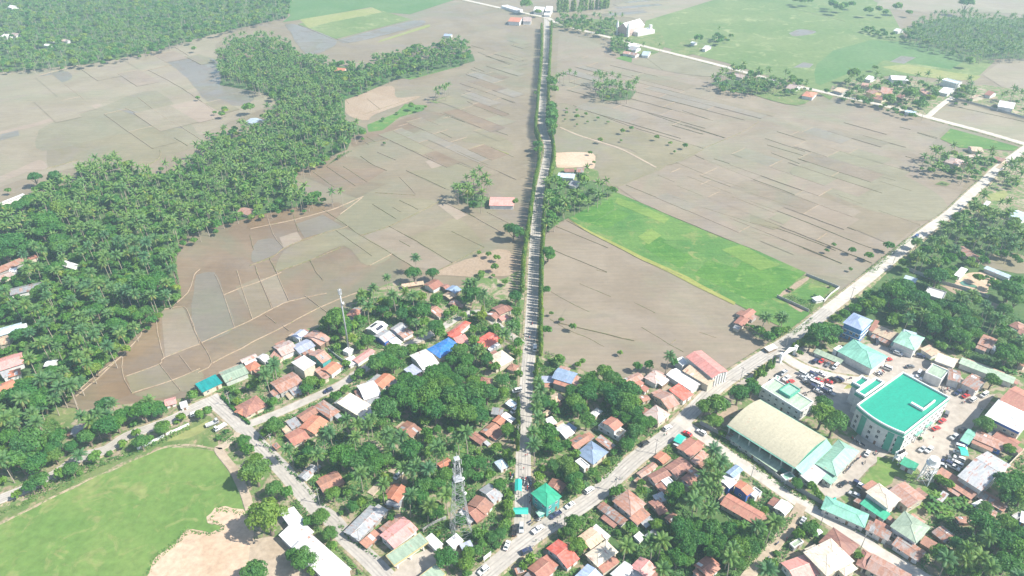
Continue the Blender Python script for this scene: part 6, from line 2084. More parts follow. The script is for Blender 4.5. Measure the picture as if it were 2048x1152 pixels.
ONE = '''
B l:440,260,60 l:395,300,35 m:260,350,45 m:285,395,40 y:330,530,95 m:450,640,55 m:520,660,40 y:410,815,110 l:730,805,55 m:660,830,40 l:780,915,50 l:790,980,35 l:620,1070,75 m:560,1035,45 l:690,1110,45 l:330,1130,80 l:500,90,60 m:440,130,38 m:640,30,45 m:810,80,38 m:650,420,42 m:620,470,45 m:850,450,80 m:930,470,65 m:1010,420,65 m:1040,510,55 m:1120,470,48 m:1110,160,85 m:1080,230,55 l:660,375,34 y:663,620,24 l:800,670,48 l:885,655,28 m:915,740,42 l:970,715,38 l:1095,690,28 s:545,380,20 s:700,640,18 s:720,690,16 s:850,775,22 s:830,815,16
B p:780,285 p:920,330 p:1000,250 p:690,430 p:540,390 p:880,215 p:950,240 p:1150,340 p:1130,290 p:1040,645 p:830,500 p:730,300 p:1020,210
C m:140,180,80 m:100,140,55 m:60,200,48 m:300,100,85 m:240,60,65 m:420,90,80 m:360,145,65 m:450,175,75 m:560,100,85 m:560,175,70 m:670,60,80 m:700,130,70 m:640,195,70 m:725,200,60 m:760,60,70 l:520,30,55 l:450,20,55 m:340,20,60 m:180,20,55 m:30,420,65 m:100,480,58 m:60,530,50 m:150,450,55 m:220,410,55 m:310,410,75 l:420,350,36 m:380,610,62 m:365,690,55 m:510,560,55 m:470,610,50 m:460,770,62 m:650,490,55 m:715,480,50 m:640,545,45 m:705,565,38 l:780,550,35 l:840,340,62 l:885,280,50 l:820,390,40 l:880,430,35 l:890,665,30 l:892,725,32 l:890,790,36 l:868,850,40 l:842,910,45 l:792,930,42 l:742,910,36 l:700,905,34 m:520,1050,72 l:650,1025,44 l:640,1090,52 l:705,1005,42 l:735,960,34 m:190,810,36 s:820,970,30 s:640,1140,34 s:560,380,26 s:470,1000,20
C p:190,350 p:260,310 p:60,220 p:500,420 p:450,385 p:590,330 p:640,300 p:310,520 p:335,480 p:420,520 p:435,490 p:400,730 p:290,680 p:520,680 p:770,450 p:720,390 p:80,650 p:815,800 p:360,540 p:240,500 p:130,600
D m:140,130,44 m:200,130,36 l:160,270,60 m:160,320,70 m:190,380,52 m:225,390,40 y:270,480,52 y:305,530,52 m:330,580,60 m:340,625,52 l:200,490,44 l:110,565,36 l:330,430,32 m:400,230,56 m:330,110,60 m:400,60,68 m:310,55,50 m:350,155,50 m:440,25,52 m:520,40,62 m:570,100,70 m:640,120,78 m:650,60,70 m:600,165,60 m:690,170,54 m:640,220,48 m:720,240,55 m:775,250,46 m:690,300,54 m:640,370,50 m:665,335,44 l:440,540,40 s:470,575,24 l:320,850,58 l:295,895,45 l:260,905,34 l:340,970,54 l:370,1000,36 l:660,870,36 l:560,655,42 l:600,635,34 l:720,650,34 m:930,660,64 m:905,700,42 m:960,870,70 m:1000,930,70 m:970,970,50 m:1050,860,60 m:1010,1000,54 m:1060,950,62 m:940,1060,62 l:820,850,44 m:1130,940,54 l:1000,1070,46 l:870,1080,50 l:60,1060,36 l:20,1090,36 l:540,1080,44 s:490,560,20 s:590,900,26 s:860,940,28 s:840,1020,26 s:780,840,20 s:430,830,18 s:395,790,16 s:250,910,20
D p:110,40 p:90,90 p:110,200 p:90,370 p:110,500 p:125,465 p:630,970 p:610,945 p:700,580 p:940,750 p:900,740 p:1080,660 p:1130,620 p:1140,760 p:1155,720 p:1060,640 p:1140,490 p:1130,400 p:870,1110 p:820,1000 p:800,960 p:850,930 p:560,1100 p:1110,560 p:1170,560 p:1180,640 p:100,140 p:85,300
J l:1400,950,80 l:1440,1040,90 l:1340,1060,70 m:830,750,40 m:910,740,40 m:1100,710,36 l:160,340,18 l:235,385,22 l:328,445,30 l:690,640,22 l:400,710,26 l:370,735,26 m:230,700,46 m:130,470,42 m:120,160,38 l:65,740,34 m:130,860,36 m:230,890,42 m:570,790,72 m:620,850,70 m:440,870,60 m:480,830,46 m:400,930,50 m:110,1010,55 m:690,870,50 s:150,700,22 s:40,800,24 s:200,690,20
J p:980,680 p:1060,660 p:1070,710 p:60,920 p:955,710 p:50,860 p:1040,690
E m:290,70,62 m:370,40,48 l:150,230,50 l:190,300,26 l:300,430,22 l:790,200,80 l:860,250,80 l:800,130,52 l:740,230,40 m:640,600,42 m:590,655,42 l:730,630,34 l:770,670,28 m:50,950,70 m:30,880,60 m:130,880,62 m:230,890,60 m:180,950,60 l:330,940,66 l:300,1000,70 l:390,900,50 l:280,1080,52 l:710,880,44 l:740,860,36 l:650,910,36 s:520,1020,26 l:480,1090,40 m:130,1010,55 l:560,880,30 s:600,840,24 s:420,960,30 s:440,900,26 l:360,1060,50 s:760,950,22
E p:110,380 p:150,410 p:130,490 p:190,480 p:100,530 p:60,650 p:120,620 p:110,760 p:140,740 p:310,780 p:490,830 p:30,620 p:250,1050 p:240,990 p:450,1110 p:180,560 p:70,480 p:30,720 p:400,850
E b:400,880 b:350,870 b:430,860 b:330,850 b:690,860 b:740,900 b:380,890 b:670,900
F l:870,250,56 m:1000,620,80 m:1070,600,80 m:1090,680,70 m:1020,680,60 m:960,650,52 l:870,750,44 m:840,840,88 m:780,850,66 m:885,880,60 m:590,1030,60 m:960,960,80 m:1040,1000,86 m:1000,1080,80 m:920,1100,62 m:1080,930,70 l:1000,850,66 l:640,600,44 l:590,580,34 l:1010,400,36 l:500,1110,54 m:1040,1110,70 l:105,1040,32 s:410,1040,14 m:700,960,48 m:660,1120,60 m:780,1120,60 s:560,610,20 s:480,330,14 l:240,290,26 l:790,570,28
F p:870,920 p:850,1040 p:760,1000 p:650,1050 p:700,1090 p:620,1000 p:880,1080 p:1090,880 p:610,120 p:930,1040 p:800,940 p:740,1060 p:560,1060 p:960,900 p:1060,1060
F b:560,690 b:600,720 b:650,700 b:700,700 b:620,760 b:680,740 b:740,690 b:760,740 b:600,800 b:560,740 b:580,670 b:640,740 b:720,730 b:660,780 b:1060,870 b:1030,830 b:620,690 b:690,670 b:540,760 b:640,810
K m:900,510,90 m:965,470,72 m:1030,470,64 m:850,560,60 m:1000,545,52 l:1040,390,45 m:1100,350,45 m:1250,260,54 m:1300,200,50 m:530,515,50 m:590,475,48 l:450,480,46 m:290,960,70 m:420,950,60 m:400,880,50 l:470,800,42 l:540,745,32 s:240,770,14 s:400,440,24 s:360,430,20 l:640,470,36 s:680,450,22 s:880,200,16 s:700,160,18 s:680,150,14 s:1000,130,14 l:760,640,26
K p:490,370 p:640,380 p:670,430 p:620,360
L m:560,180,95 m:640,140,76 m:480,220,66 m:700,230,76 m:430,270,66 m:390,320,50 m:600,290,66 l:650,395,52 l:570,375,44 m:720,350,50 m:840,300,76 m:860,400,76 m:870,470,60 m:930,380,66 m:940,275,66 m:1040,300,76 m:1100,360,60 m:1120,430,84 m:1010,450,76 m:1060,530,84 m:1160,500,66 m:1000,560,46 l:930,590,46 m:1180,390,60 l:1420,320,60 m:1470,150,90 m:1430,210,60 m:1500,250,60 m:1440,660,100 m:1380,690,60 m:1500,590,66 m:1400,500,52 l:1320,860,62 l:1200,250,50 m:900,60,80 m:960,40,60 l:1215,70,38 m:1540,700,66 m:260,300,52 l:350,290,52 m:780,220,60 m:1330,120,40 s:1090,180,24 s:1280,60,20 s:1320,70,20 l:1050,600,40
L p:680,270 p:1080,200 p:1110,240 p:1240,660 p:1300,310 p:1360,430 p:1480,500 p:1560,550 p:1210,340 p:1160,180 p:1330,380 p:1280,280 p:1420,440 p:1540,470 b:1430,770 b:1480,790 b:1400,760
I m:490,40,62 m:630,30,54 m:550,330,80 m:610,400,70 m:655,460,62 m:690,490,52 m:560,460,45 y:770,270,50 m:800,310,36 m:930,200,70 m:900,240,52 l:1010,50,26 l:1100,45,18 l:1185,100,26 m:1270,220,56 m:1260,285,52 m:1280,345,46 m:1260,440,50 m:20,440,48 m:80,400,52 l:130,560,54 l:90,595,40 m:330,640,80 m:260,690,88 m:200,740,76 m:330,730,70 m:385,660,66 m:170,660,56 m:250,610,52 l:950,550,46 m:960,640,48 m:1050,690,60 m:850,640,76 m:790,690,66 m:900,720,66 m:930,780,58 m:860,790,66 m:720,780,60 m:650,800,76 m:610,850,60 m:770,830,66 m:700,870,60 m:820,870,60 m:950,860,56 m:430,850,66 m:540,880,60 m:1020,890,54 m:1200,800,80 m:1170,850,60 m:1110,760,45 l:1290,810,36 l:1240,610,34 l:1290,650,36 y:1150,545,36 m:410,910,70 m:480,960,70 s:1200,500,24 s:500,590,24 s:820,540,18 s:1080,440,20 s:930,470,16 s:1290,570,20 s:450,560,20 l:870,360,30 l:740,380,36 s:1150,430,18
I p:280,70 p:890,110 p:930,130 p:960,100 p:1030,180 p:1020,215 p:970,620 p:1000,605 p:1250,440 p:900,160 p:100,190 p:130,280 p:430,170 p:480,190 p:380,360 p:1180,500
A m:150,60,90 m:250,100,80 m:180,380,95 m:110,450,95 m:220,480,78 m:320,400,52 m:300,345,50 m:430,380,45 m:530,320,62 m:640,270,78 m:700,240,60 m:520,370,46 m:630,130,54 m:740,190,56 m:860,170,70 m:930,140,52 m:960,165,44 m:1020,160,36 y:330,440,50 l:570,440,40 m:430,520,50 m:370,545,40 l:240,590,58 m:190,625,45 l:740,360,28 l:820,300,28 l:850,360,45 m:890,340,36 l:980,270,50 l:1085,200,28 l:1160,70,40 l:1200,190,32 l:1250,170,34 m:60,330,60 m:30,250,60 s:660,420,24 s:1060,230,20 s:310,560,26 s:120,660,26 s:270,610,24 s:480,540,22 s:1360,290,20 s:1310,330,20
A p:350,20 p:420,30 p:100,240 p:180,260 p:370,310 p:640,180 p:700,130 p:880,100 p:500,200 p:560,220 p:20,470 p:230,230 p:590,180
H m:1130,400,95 m:1060,420,60 m:1200,440,60 m:1330,230,52 l:1120,530,36 l:1130,600,34 l:510,880,38 l:460,900,36 l:320,920,32 l:370,940,28 l:740,1000,80 l:690,1030,60 m:640,1020,44 l:920,870,62 l:900,925,52 l:1010,870,36 l:1190,930,36 m:1110,990,44 l:1150,860,28 y:360,1020,32 s:980,570,22 l:1200,730,34 m:1310,800,44 s:525,685,18 m:1300,580,40 l:1260,840,30
H p:640,720 p:620,750 p:580,800 p:560,830 p:700,710 p:1310,190 p:1330,250
G m:1050,360,90 m:1120,300,78 m:980,330,60 m:930,300,56 m:880,330,60 m:1170,430,54 m:1000,560,50 m:1050,530,52 m:820,620,66 m:160,230,80 m:370,220,62 m:420,200,54 m:290,400,62 m:130,690,62 m:20,370,46 m:100,1080,90 m:200,1080,88 m:290,1060,66 m:560,600,60 m:700,520,60 m:440,730,56 m:530,890,50 m:20,60,90 m:110,50,80 m:200,70,80 m:430,60,70 m:60,120,60 m:20,550,50 m:380,950,50
N m:100,590,80 m:160,630,66 m:60,660,66 m:230,590,66 m:350,480,54 m:420,400,54 m:270,420,54 y:480,660,78 m:360,760,95 m:430,810,70 m:330,830,70 m:450,900,66 m:60,900,70 m:130,890,62 m:190,950,66 m:40,960,62 m:80,1010,54 m:290,740,56 y:980,320,46 m:600,500,54 m:860,590,66 m:720,600,56 m:740,860,66 m:1290,800,52 m:830,820,56 l:1250,900,46 l:65,510,24 m:250,780,60 m:20,800,60 m:150,760,60
M l:1520,755,18 l:1725,840,22 y:1730,850,24 l:1700,880,26 m:1900,830,44 l:1650,870,16 l:1490,380,20
O l:1240,820,26 l:1290,840,20 l:1350,825,12 s:1020,920,18 s:1130,870,16 p:1420,690 p:1450,680 p:1480,670 p:1500,680 p:1525,650 p:1440,720 p:1510,660
P p:620,520 p:695,510 m:480,560,45 m:520,540,40 m:450,590,36 p:300,500 p:340,510 p:420,470 p:260,520 l:560,590,26 p:1270,1030 l:1830,1000,26 l:1895,1025,28 l:1880,1100,32 l:1780,1140,28 l:1760,990,20 s:1030,145,14
Q m:395,830,40 m:405,880,46 m:395,940,46 m:405,985,40 m:395,1030,34 m:385,620,36 m:280,720,20 p:430,590 p:460,580 p:490,570 p:535,550 p:575,570 p:415,600 m:400,650,42 m:410,690,38 m:390,860,40 m:400,920,46 m:390,965,46 m:400,1010,28 l:510,870,16 l:590,850,12 l:590,900,20 l:660,880,16 l:750,910,14 l:830,940,11 l:940,1010,20 l:1010,990,18 l:1200,1060,20 l:1310,1100,16 m:1420,1125,22 y:770,1080,22 l:930,1080,12 m:1390,370,44 m:1520,310,36 l:1480,330,26 l:200,50,44 m:250,70,36 l:290,100,26 l:500,920,10 l:510,840,10 l:590,960,10 l:670,940,10 p:1100,340 p:1140,345 p:1170,340 p:1230,345
R m:390,540,50 m:400,600,54 m:440,640,50 m:500,640,46 m:380,700,52 m:410,740,46 m:370,760,44 m:620,400,52 m:640,430,46 m:470,470,44 m:430,450,50 m:540,470,40 m:370,990,54 m:385,1020,44 m:100,830,60 m:145,840,46 m:60,800,36 m:290,160,38 m:295,200,34 l:690,215,18 l:720,290,14 l:415,250,16 l:120,600,26 l:1340,210,12
S l:1640,470,34 l:930,510,22 m:1800,970,26 m:570,690,22 l:720,725,22 l:775,570,46 l:1100,65,38 m:875,90,32 m:960,80,28 l:1010,100,26 l:1190,95,26 m:1615,45,54 m:660,60,40 m:620,40,36 m:700,50,34 m:760,40,26 m:390,10,34 m:440,8,30 m:340,5,26 m:1225,760,70 m:1270,720,50 m:1190,720,50 m:1040,750,46 m:1280,790,46 m:610,30,30
T m:760,940,30 m:890,980,34 m:1040,910,38 l:570,940,18 l:625,900,18 l:750,1080,16
V y:130,660,30 l:190,600,36 y:740,680,40 l:770,780,38 m:230,480,50 m:320,560,60 m:470,720,80 m:400,650,60 m:520,620,60 m:460,560,60 m:300,650,50 m:450,480,60 m:690,380,56 m:1050,890,80 m:1120,830,60 m:1000,910,50 m:1080,960,60 s:900,840,24 m:540,790,40 m:520,750,40
'''
AREA = {'A': 'by the road past the grass field', 'B': 'in the school road quarter', 'C': 'in the yards around the lattice tower', 'D': 'along the diagonal road',
        'E': 'in the plots south of the covered court', 'F': 'behind the compound', 'G': 'in the western coconut grove', 'H': 'by the paddy-edge houses',
        'I': 'in the quarter left of the main road', 'J': 'at the muddy field right of the main road', 'K': 'by the arch gate road', 'L': 'behind the blue office block',
        'M': 'on the pale western paddies', 'N': 'in the upper western grove', 'O': 'in the northern paddies', 'P': 'on the central brown paddies', 'Q': 'by the far main road',
        'R': 'by the main road bend', 'S': 'in the far eastern village', 'T': 'on the eastern grey paddies', 'V': 'around the pool garden'}
CR = {'m': 1.15, 'l': 1.15, 'y': 1.15, 's': .7}
for row in ONE.strip().splitlines():
    t = row.split()
    z = t[0]
    for it in t[1:]:
        sp, rest = it.split(':')
        v = nums(rest)
        px, py = zpx(z, v[0], v[1])
        if sp == 'p':
            h = random.uniform(9.5, 13.5)
            p = place(px, py, h * .97)
            add_tree('p', p.x, p.y, h, AREA[z])
        elif sp == 'b':
            p = place(px, py, 2.0)
            add_tree('b', p.x, p.y, random.uniform(.85, 1.2), AREA[z])
        else:
            r_ = 1.12 * v[2] / ZONES[z][2] * depth_at(px, py, 3) / F_PX
            p = place(px, py, CR[sp] * r_)
            add_tree(sp, p.x, p.y, r_, AREA[z])

# groves: zone, area words, palm share, spacing, outline of the crown mass
GROVES = '''
X|in the yards left of the main road|.04|7.2|500 900 560 840 640 800 700 770 790 710 1030 700 1028 940 1000 1040 930 1100 860 1085 700 1050 560 940
X|in the yards right of the main road|.03|7.0|1080 720 1180 765 1290 780 1330 860 1180 985 1110 1020 1078 1000 1072 800
X|in the yards below the diagonal road|.06|7.0|1080 1115 1200 1015 1350 885 1400 890 1560 1000 1575 1040 1470 1160 1010 1170
X|in the yards by the upper lane|.2|6.4|650 650 730 600 900 580 1040 600 1040 680 900 690 760 700
X|in the trees along the field road|.25|6.0|120 850 240 810 380 800 330 830 240 870 140 925 20 975 0 940
X|in the big coconut grove between the paddies|.5|5.0|0 425 60 390 95 360 150 350 165 330 230 312 265 330 310 338 340 335 385 312 410 270 450 258 500 243 540 222 560 195 500 168 440 148 435 103 470 76 530 68 580 88 600 108 640 112 690 185 680 205 690 240 725 255 725 268 695 275 690 297 640 320 595 345 590 370 615 385 635 402 600 408 560 416 500 422 430 450 362 476 345 520 350 585 330 610 290 640 240 698 180 746 140 795 100 810 60 850 -60 880 -120 600
X|in the northern arm of the grove|.30|6.2|640 108 655 122 700 122 730 132 745 114 790 104 830 90 855 94 900 74 930 78 945 112 900 122 850 136 790 147 720 176 680 190
X|in the dense far western forest|.42|7.3|-60 -30 590 -30 575 28 500 46 440 60 350 85 270 108 180 122 140 127 60 133 -60 135
X|in the far eastern palm grove|.88|6.6|1805 60 1848 36 1888 30 1917 24 1955 30 2060 36 2060 110 2006 114 1963 114 1912 103 1848 85 1810 74
T|in the palms along the dusty road|.5|5.2|1340 870 1230 850 1205 950 1140 1000 1130 1080 1250 1100 1500 1110 1560 1000 1540 940 1700 1000 1850 940 2060 970 2060 700 1920 600 1760 560 1700 490 1600 530 1480 600 1530 670 1440 750
T|around the houses of the field island|.5|5.0|1290 275 1340 200 1470 165 1620 195 1750 200 1960 200 1900 260 1800 330 1720 400 1600 385 1480 345 1370 315
T|beside the far end of the dusty road|.75|5.4|1870 380 1950 280 2060 210 2060 430 1960 420
S|by the orange hip at the green field|.3|5.6|0 490 100 515 200 545 350 545 480 640 490 680 440 660 380 655 250 665 180 640 0 650
S|among the far village houses|.4|5.8|720 620 740 560 820 565 1000 595 1200 595 1330 595 1420 615 1400 700 1330 760 1300 840 1180 830 1000 775 860 735 700 715
S|east of the village lane|.5|5.8|1510 705 1620 600 1730 665 1650 755 1560 740
S|at the white roof east of the lane|.5|7|1880 705 1950 675 2060 690 2060 780 1990 760
S|in the bush strip before the far grove|.1|5|830 190 900 185 1080 222 1095 250 1060 250 900 212
Q|in the palm clump standing in the paddy|.92|5.5|715 590 760 575 830 585 920 595 960 615 1050 630 1050 660 980 735 880 735 790 725 725 690
Q|in the bushy palm island by the green field|.55|6|1605 630 1680 570 1780 505 1860 485 1960 505 2040 545 2100 560 2100 640 1997 690 1850 695 1700 655
Q|by the church road|.35|6|420 125 450 95 560 85 650 85 660 135 800 135 860 100 900 145 945 145 920 185 870 235 800 250 650 215 500 185
Q|by the hamlet near the church|.3|5.4|855 240 930 245 990 285 1045 315 1040 350 960 375 850 365
Q|in the small clump on the green field|.1|6|1600 285 1640 245 1720 245 1790 255 1740 290 1680 305
R|in the clump at the main road bend|.55|5.6|370 425 470 425 560 485 640 365 690 365 690 450 760 412 850 425 875 480 800 545 700 585 600 625 550 655 450 685 430 735 380 810 345 800 345 650 345 500
P|in the clump beside the lone field house|.75|5.0|1575 485 1620 425 1700 395 1770 365 1825 405 1845 480 1835 585 1720 605 1650 560 1595 530
I|in the wooded corner by the paddies|.35|5.5|45 230 65 160 130 140 200 175 330 155 430 135 520 175 560 135 640 175 695 215 685 258 620 258 560 278 500 300 555 375 500 415 420 368 340 378 250 355 200 328 100 325
A|in the lower western grove|.35|5.5|0 25 100 5 330 45 345 125 255 195 235 315 380 435 235 520 100 550 -30 550
F|in the palm garden behind the compound|.5|5.5|560 1010 700 960 800 1000 900 930 1110 900 1110 1150 520 1150
E|in the overgrown lot by the side lane|.2|5.5|0 870 180 860 330 880 440 870 400 980 330 1080 240 1130 60 1040 0 1000
C|in the mango grove beside the main road|.12|6|180 30 330 10 480 10 640 20 780 40 790 90 760 160 720 220 640 240 560 240 450 230 340 200 240 150
L|in the wood behind the compound|.2|5.4|400 290 520 150 640 100 760 170 900 260 1050 220 1200 300 1400 330 1560 420 1560 600 1480 700 1300 640 1150 560 1000 520 850 500 760 440 620 400 500 330
T|in the wood east of the pool|.4|5.4|1560 1000 1700 1010 1740 950 1850 940 2060 975 2060 700 1900 600 1720 560 1640 640 1620 800
'''
def in_poly(x, y, poly):
    c = False
    n = len(poly)
    j = n - 1
    for i in range(n):
        xi, yi, xj, yj = poly[i].x, poly[i].y, poly[j].x, poly[j].y
        if (yi > y) != (yj > y) and x < (xj - xi) * (y - yi) / (yj - yi) + xi:
            c = not c
        j = i
    return c

def near_foot(x, y, pad):
    best = None
    for f in FOOT:
        dx, dy = x - f[0], y - f[1]
        if abs(dx) > 60 or abs(dy) > 60:
            continue
        co, si = math.cos(f[4]), math.sin(f[4])
        u, v = abs(dx * co + dy * si) - f[2], abs(-dx * si + dy * co) - f[3]
        d = max(u, v) if max(u, v) < 0 else math.hypot(max(u, 0), max(v, 0))
        if best is None or d < best[0]:
            best = (d, f)
    return best or (99, None)

RL = [(p.x, p.y, w) for ln, w in ROAD_LINES for a, b in zip(ln[:-1], ln[1:]) for p in [a.lerp(b, k / max(1, int((b - a).length / 3))) for k in range(max(1, int((b - a).length / 3)))]]
RLX = np.array([(a, b, c) for a, b, c in RL])
def road_gap(x, y):
    return float((np.hypot(RLX[:, 0] - x, RLX[:, 1] - y) - RLX[:, 2] / 2).min())

cells = {}
def close(x, y, d):
    k = (int(x // 12), int(y // 12))
    for i in (-1, 0, 1):
        for j in (-1, 0, 1):
            for (a, b, r_) in cells.get((k[0] + i, k[1] + j), ()):
                if math.hypot(a - x, b - y) < d + r_:
                    return True
    return False
def mark(x, y, r_):
    cells.setdefault((int(x // 12), int(y // 12)), []).append((x, y, r_))

FOOTPX = []
for f in FOOT:
    if f[2] * f[3] < 4:
        continue
    a_, b_, d_ = project((f[0], f[1], f[7]))
    FOOTPX.append((a_, b_, d_, .8 * math.sqrt(f[2] * f[3]) * F_PX / d_))
keep = []
for t in TREES:                       # drop double listings of one tree seen in two crops
    rr = {'p': 1.1, 'b': .5, 's': .4}.get(t[0], t[3] * .27)
    if close(t[1], t[2], rr) and t[0] != 'b':
        continue
    if t[0] in 'mly':
        g, f_ = near_foot(t[1], t[2], 0)
        if g < .3 and f_:
            t[3] *= .85
            if g < -1.2:
                continue
    if t[0] in 'mlyps' and road_gap(t[1], t[2]) < .3:
        continue
    if t[0] in 'pb' and near_foot(t[1], t[2], 0)[0] < .5:
        continue
    if t[0] in 'mlyp':
        hz_ = t[3] * .95 if t[0] == 'p' else t[3] * 1.2
        ax, ay, ad = project((t[1], t[2], hz_))
        cr_ = (2.8 if t[0] == 'p' else t[3]) * F_PX / ad
        if any(f[2] > ad - 1 and math.hypot(f[0] - ax, f[1] - ay) < cr_ * .72 + f[3] * .25 for f in FOOTPX):
            continue
    if t[0] == 'm' and random.random() < .22:
        t[0] = 'l'
    mark(t[1], t[2], rr)
    keep.append(t)
TREES = keep
for row in GROVES.strip().splitlines():
    z, area, share, sp_, fl = row.split('|')
    share, sp_ = float(share), float(sp_)
    poly = pts(z, nums(fl), 8.5)
    xs, ys = [p.x for p in poly], [p.y for p in poly]
    n = int((max(xs) - min(xs)) * (max(ys) - min(ys)) / (sp_ * sp_) * 2.2)
    for _ in range(n):
        x, y = random.uniform(min(xs), max(xs)), random.uniform(min(ys), max(ys))
        if not in_poly(x, y, poly):
            continue
        if close(x, y, sp_ * .42):
            continue
        if near_foot(x, y, 0)[0] < 1.4 or road_gap(x, y) < 1.2:
            continue
        palm = random.random() < share
        big_ = 1.5 if 'far western' in area else 1.0
        h_ = random.uniform(7.5, 14.5) if palm else big_ * random.uniform(1.6, 3.6) ** 1.15 * (sp_ / 5.6 if sp_ < 6.9 else .8)
        # a roof the photograph shows stays in view: no filling tree in front of it
        cx_, cy_, cd_ = project((x, y, h_ * .92 if palm else h_ * 1.2))
        cr_ = (3.6 if palm else h_) * F_PX / cd_
        hide = False
        for f in FOOTPX:
            if f[2] > cd_ - 1 and math.hypot(f[0] - cx_, (f[1] - cy_)) < (cr_ + f[3]) * (1.0 if cd_ < 420 else .55):
                hide = True
                break
        if hide:
            continue
        mark(x, y, sp_ * .38)
        if palm:
            add_tree('p', x, y, h_, area)
        else:
            add_tree(random.choice('mmmlly'), x, y, h_, area)

# ---- the columnar trees of the avenue
def row_points(flat, step, h):
    ln = smooth_line(pts('X', flat, h), 6)
    out, acc = [], 0.0
    for a, b in zip(ln[:-1], ln[1:]):
        d = (b - a).length
        while acc < d:
            out.append(a.lerp(b, acc / d)); acc += step
        acc -= d
    return out
MASTS = [([1082, 700, 1082, 618, 1083, 540, 1087, 471, 1091, 393, 1100, 354, 1107, 320, 1106, 284, 1101, 258, 1097, 195, 1099, 130, 1102, 78, 1103, 47], 2.7, 4, 'in the avenue row on the right of the main road', (7.5, 9.5)),
         ([1045, 575, 1048, 510, 1060, 432, 1069, 367, 1077, 328, 1078, 280, 1071, 258, 1075, 208, 1079, 156, 1083, 104, 1083, 52], 2.7, 4, 'in the avenue row on the left of the main road', (7.5, 9.5)),
         ([1072, 790, 1074, 745, 1076, 720], 3.2, 3, 'in the short town row beside the main road', (5, 7)),
         ([1038, 800, 1036, 850, 1034, 900], 4.0, 4, 'at the left kerb of the main road in town', (6, 8.5)),
         ([1510, 752, 1530, 737, 1552, 722], 2.6, 3, 'in the row left of the arch gate', (5.5, 7)),
         ([1585, 698, 1600, 688, 1618, 672], 2.6, 3, 'in the row right of the arch gate', (6, 8)),
         ([1115, 12, 1160, 9, 1220, 3], 5.5, 9, 'in the tall far row beyond the church road', (12, 21)),
         ([967, 628, 968, 632], 3, 4, 'standing alone at the lane bend', (9, 9.5)),
         ([560, 704, 561, 708], 3, 5, 'vine-covered lone trunk among the paddy-edge roofs', (11, 11.5))]
for fl, st, h, area, hr in MASTS:
    pp = row_points(fl, st, h)
    if 'alone' in area or 'lone trunk' in area:
        pp = pp[:1]
    for p in pp:
        if random.random() < .05:
            continue
        g = road_gap(p.x, p.y)
        jt = 3.0 if 'far row' in area else .3
        x, y = p.x + random.uniform(-jt, jt), p.y + random.uniform(-jt, jt)
        add_tree('c', x, y, random.uniform(*hr), area)

# ---- build: the 300 largest of each kind one by one, the remaining ones as one mass
def depth_of(t):
    return t[2] * CP + CAM_H * SP
KIND = {'p': 'p', 'm': 'm', 'l': 'm', 'y': 'm', 's': 's', 'c': 'c', 'b': 'b'}
NAME = {'p': 'coconut_palm', 'm': 'broadleaf_tree', 'l': 'broadleaf_tree', 'y': 'broadleaf_tree', 's': 'bush', 'c': 'mast_tree', 'b': 'banana_plant'}
LOOK = {'p': 'coconut palm', 'm': 'dark green leafy tree', 'l': 'light green leafy tree', 'y': 'yellow-green leafy tree', 's': 'low green bush', 'c': 'slim columnar tree', 'b': 'banana plant'}
CATN = {'p': 'palm', 's': 'bush', 'b': 'banana plant'}
PN = {'s': ('stem', 'foliage'), 'b': ('stem', 'leaves')}
pool = {}
for t in TREES:
    px, py, d = project((t[1], t[2], 5))
    if px < -90 or px > 2140 or py > 1235:
        continue
    pool.setdefault(KIND[t[0]], []).append(t)
rest = {}
for k, lst in pool.items():
    lst.sort(key=lambda t: (t[3] if k in 'ms' else 1.0) / depth_of(t), reverse=True)
    for i, t in enumerate(lst):
        if i >= 300:
            rest.setdefault(k, []).append(t)
            continue
        sp, x, y, s, area = t
        var = random.choice(PROT[sp])
        zr = random.uniform(0, 6.283)
        if sp in 'mly':
            sc_ = (s * random.uniform(.94, 1.06), s * random.uniform(.94, 1.06), s * random.uniform(.95, 1.2))
        elif sp == 's':
            sc_ = (s, s, s * random.uniform(.8, 1.1))
        elif sp == 'p':
            sc_ = (random.uniform(.78, 1.12),) * 2 + (s / 11,)
        elif sp == 'c':
            sc_ = (s * random.uniform(.9, 1.2),) * 2 + (s,)
        else:
            sc_ = (s, s, s)
        r = empty(NAME[sp], (x, y, 0.25), zr, sc_)
        a, b = PN.get(sp, ('trunk', 'crown'))
        data_obj(a, var[0], r)
        data_obj(b, var[1], r)
        g, f_ = near_foot(x, y, 0)
        look = LOOK[sp]
        if sp in 'ml' and s > 4.6:
            look = 'broad ' + look
        elif sp in 'mly' and s < 2.3:
            look = 'small ' + look
        elif sp == 'p':
            look = ('tall ' if s > 12.2 else 'short ' if s < 10.2 else '') + look
        lab = f"{look} {area}"
        if f_ is not None and g < 30 and sp in 'mlypbs':
            l2 = f"{look} {'beside' if g < 6 else 'near'} the {f_[5]}"
            if len(l2.split()) <= 16:
                lab = l2
        tag(r, lab, CATN.get(sp, 'tree'), f"{LOOK[sp]}s, {lab.split(look, 1)[-1].strip()}"[:90])

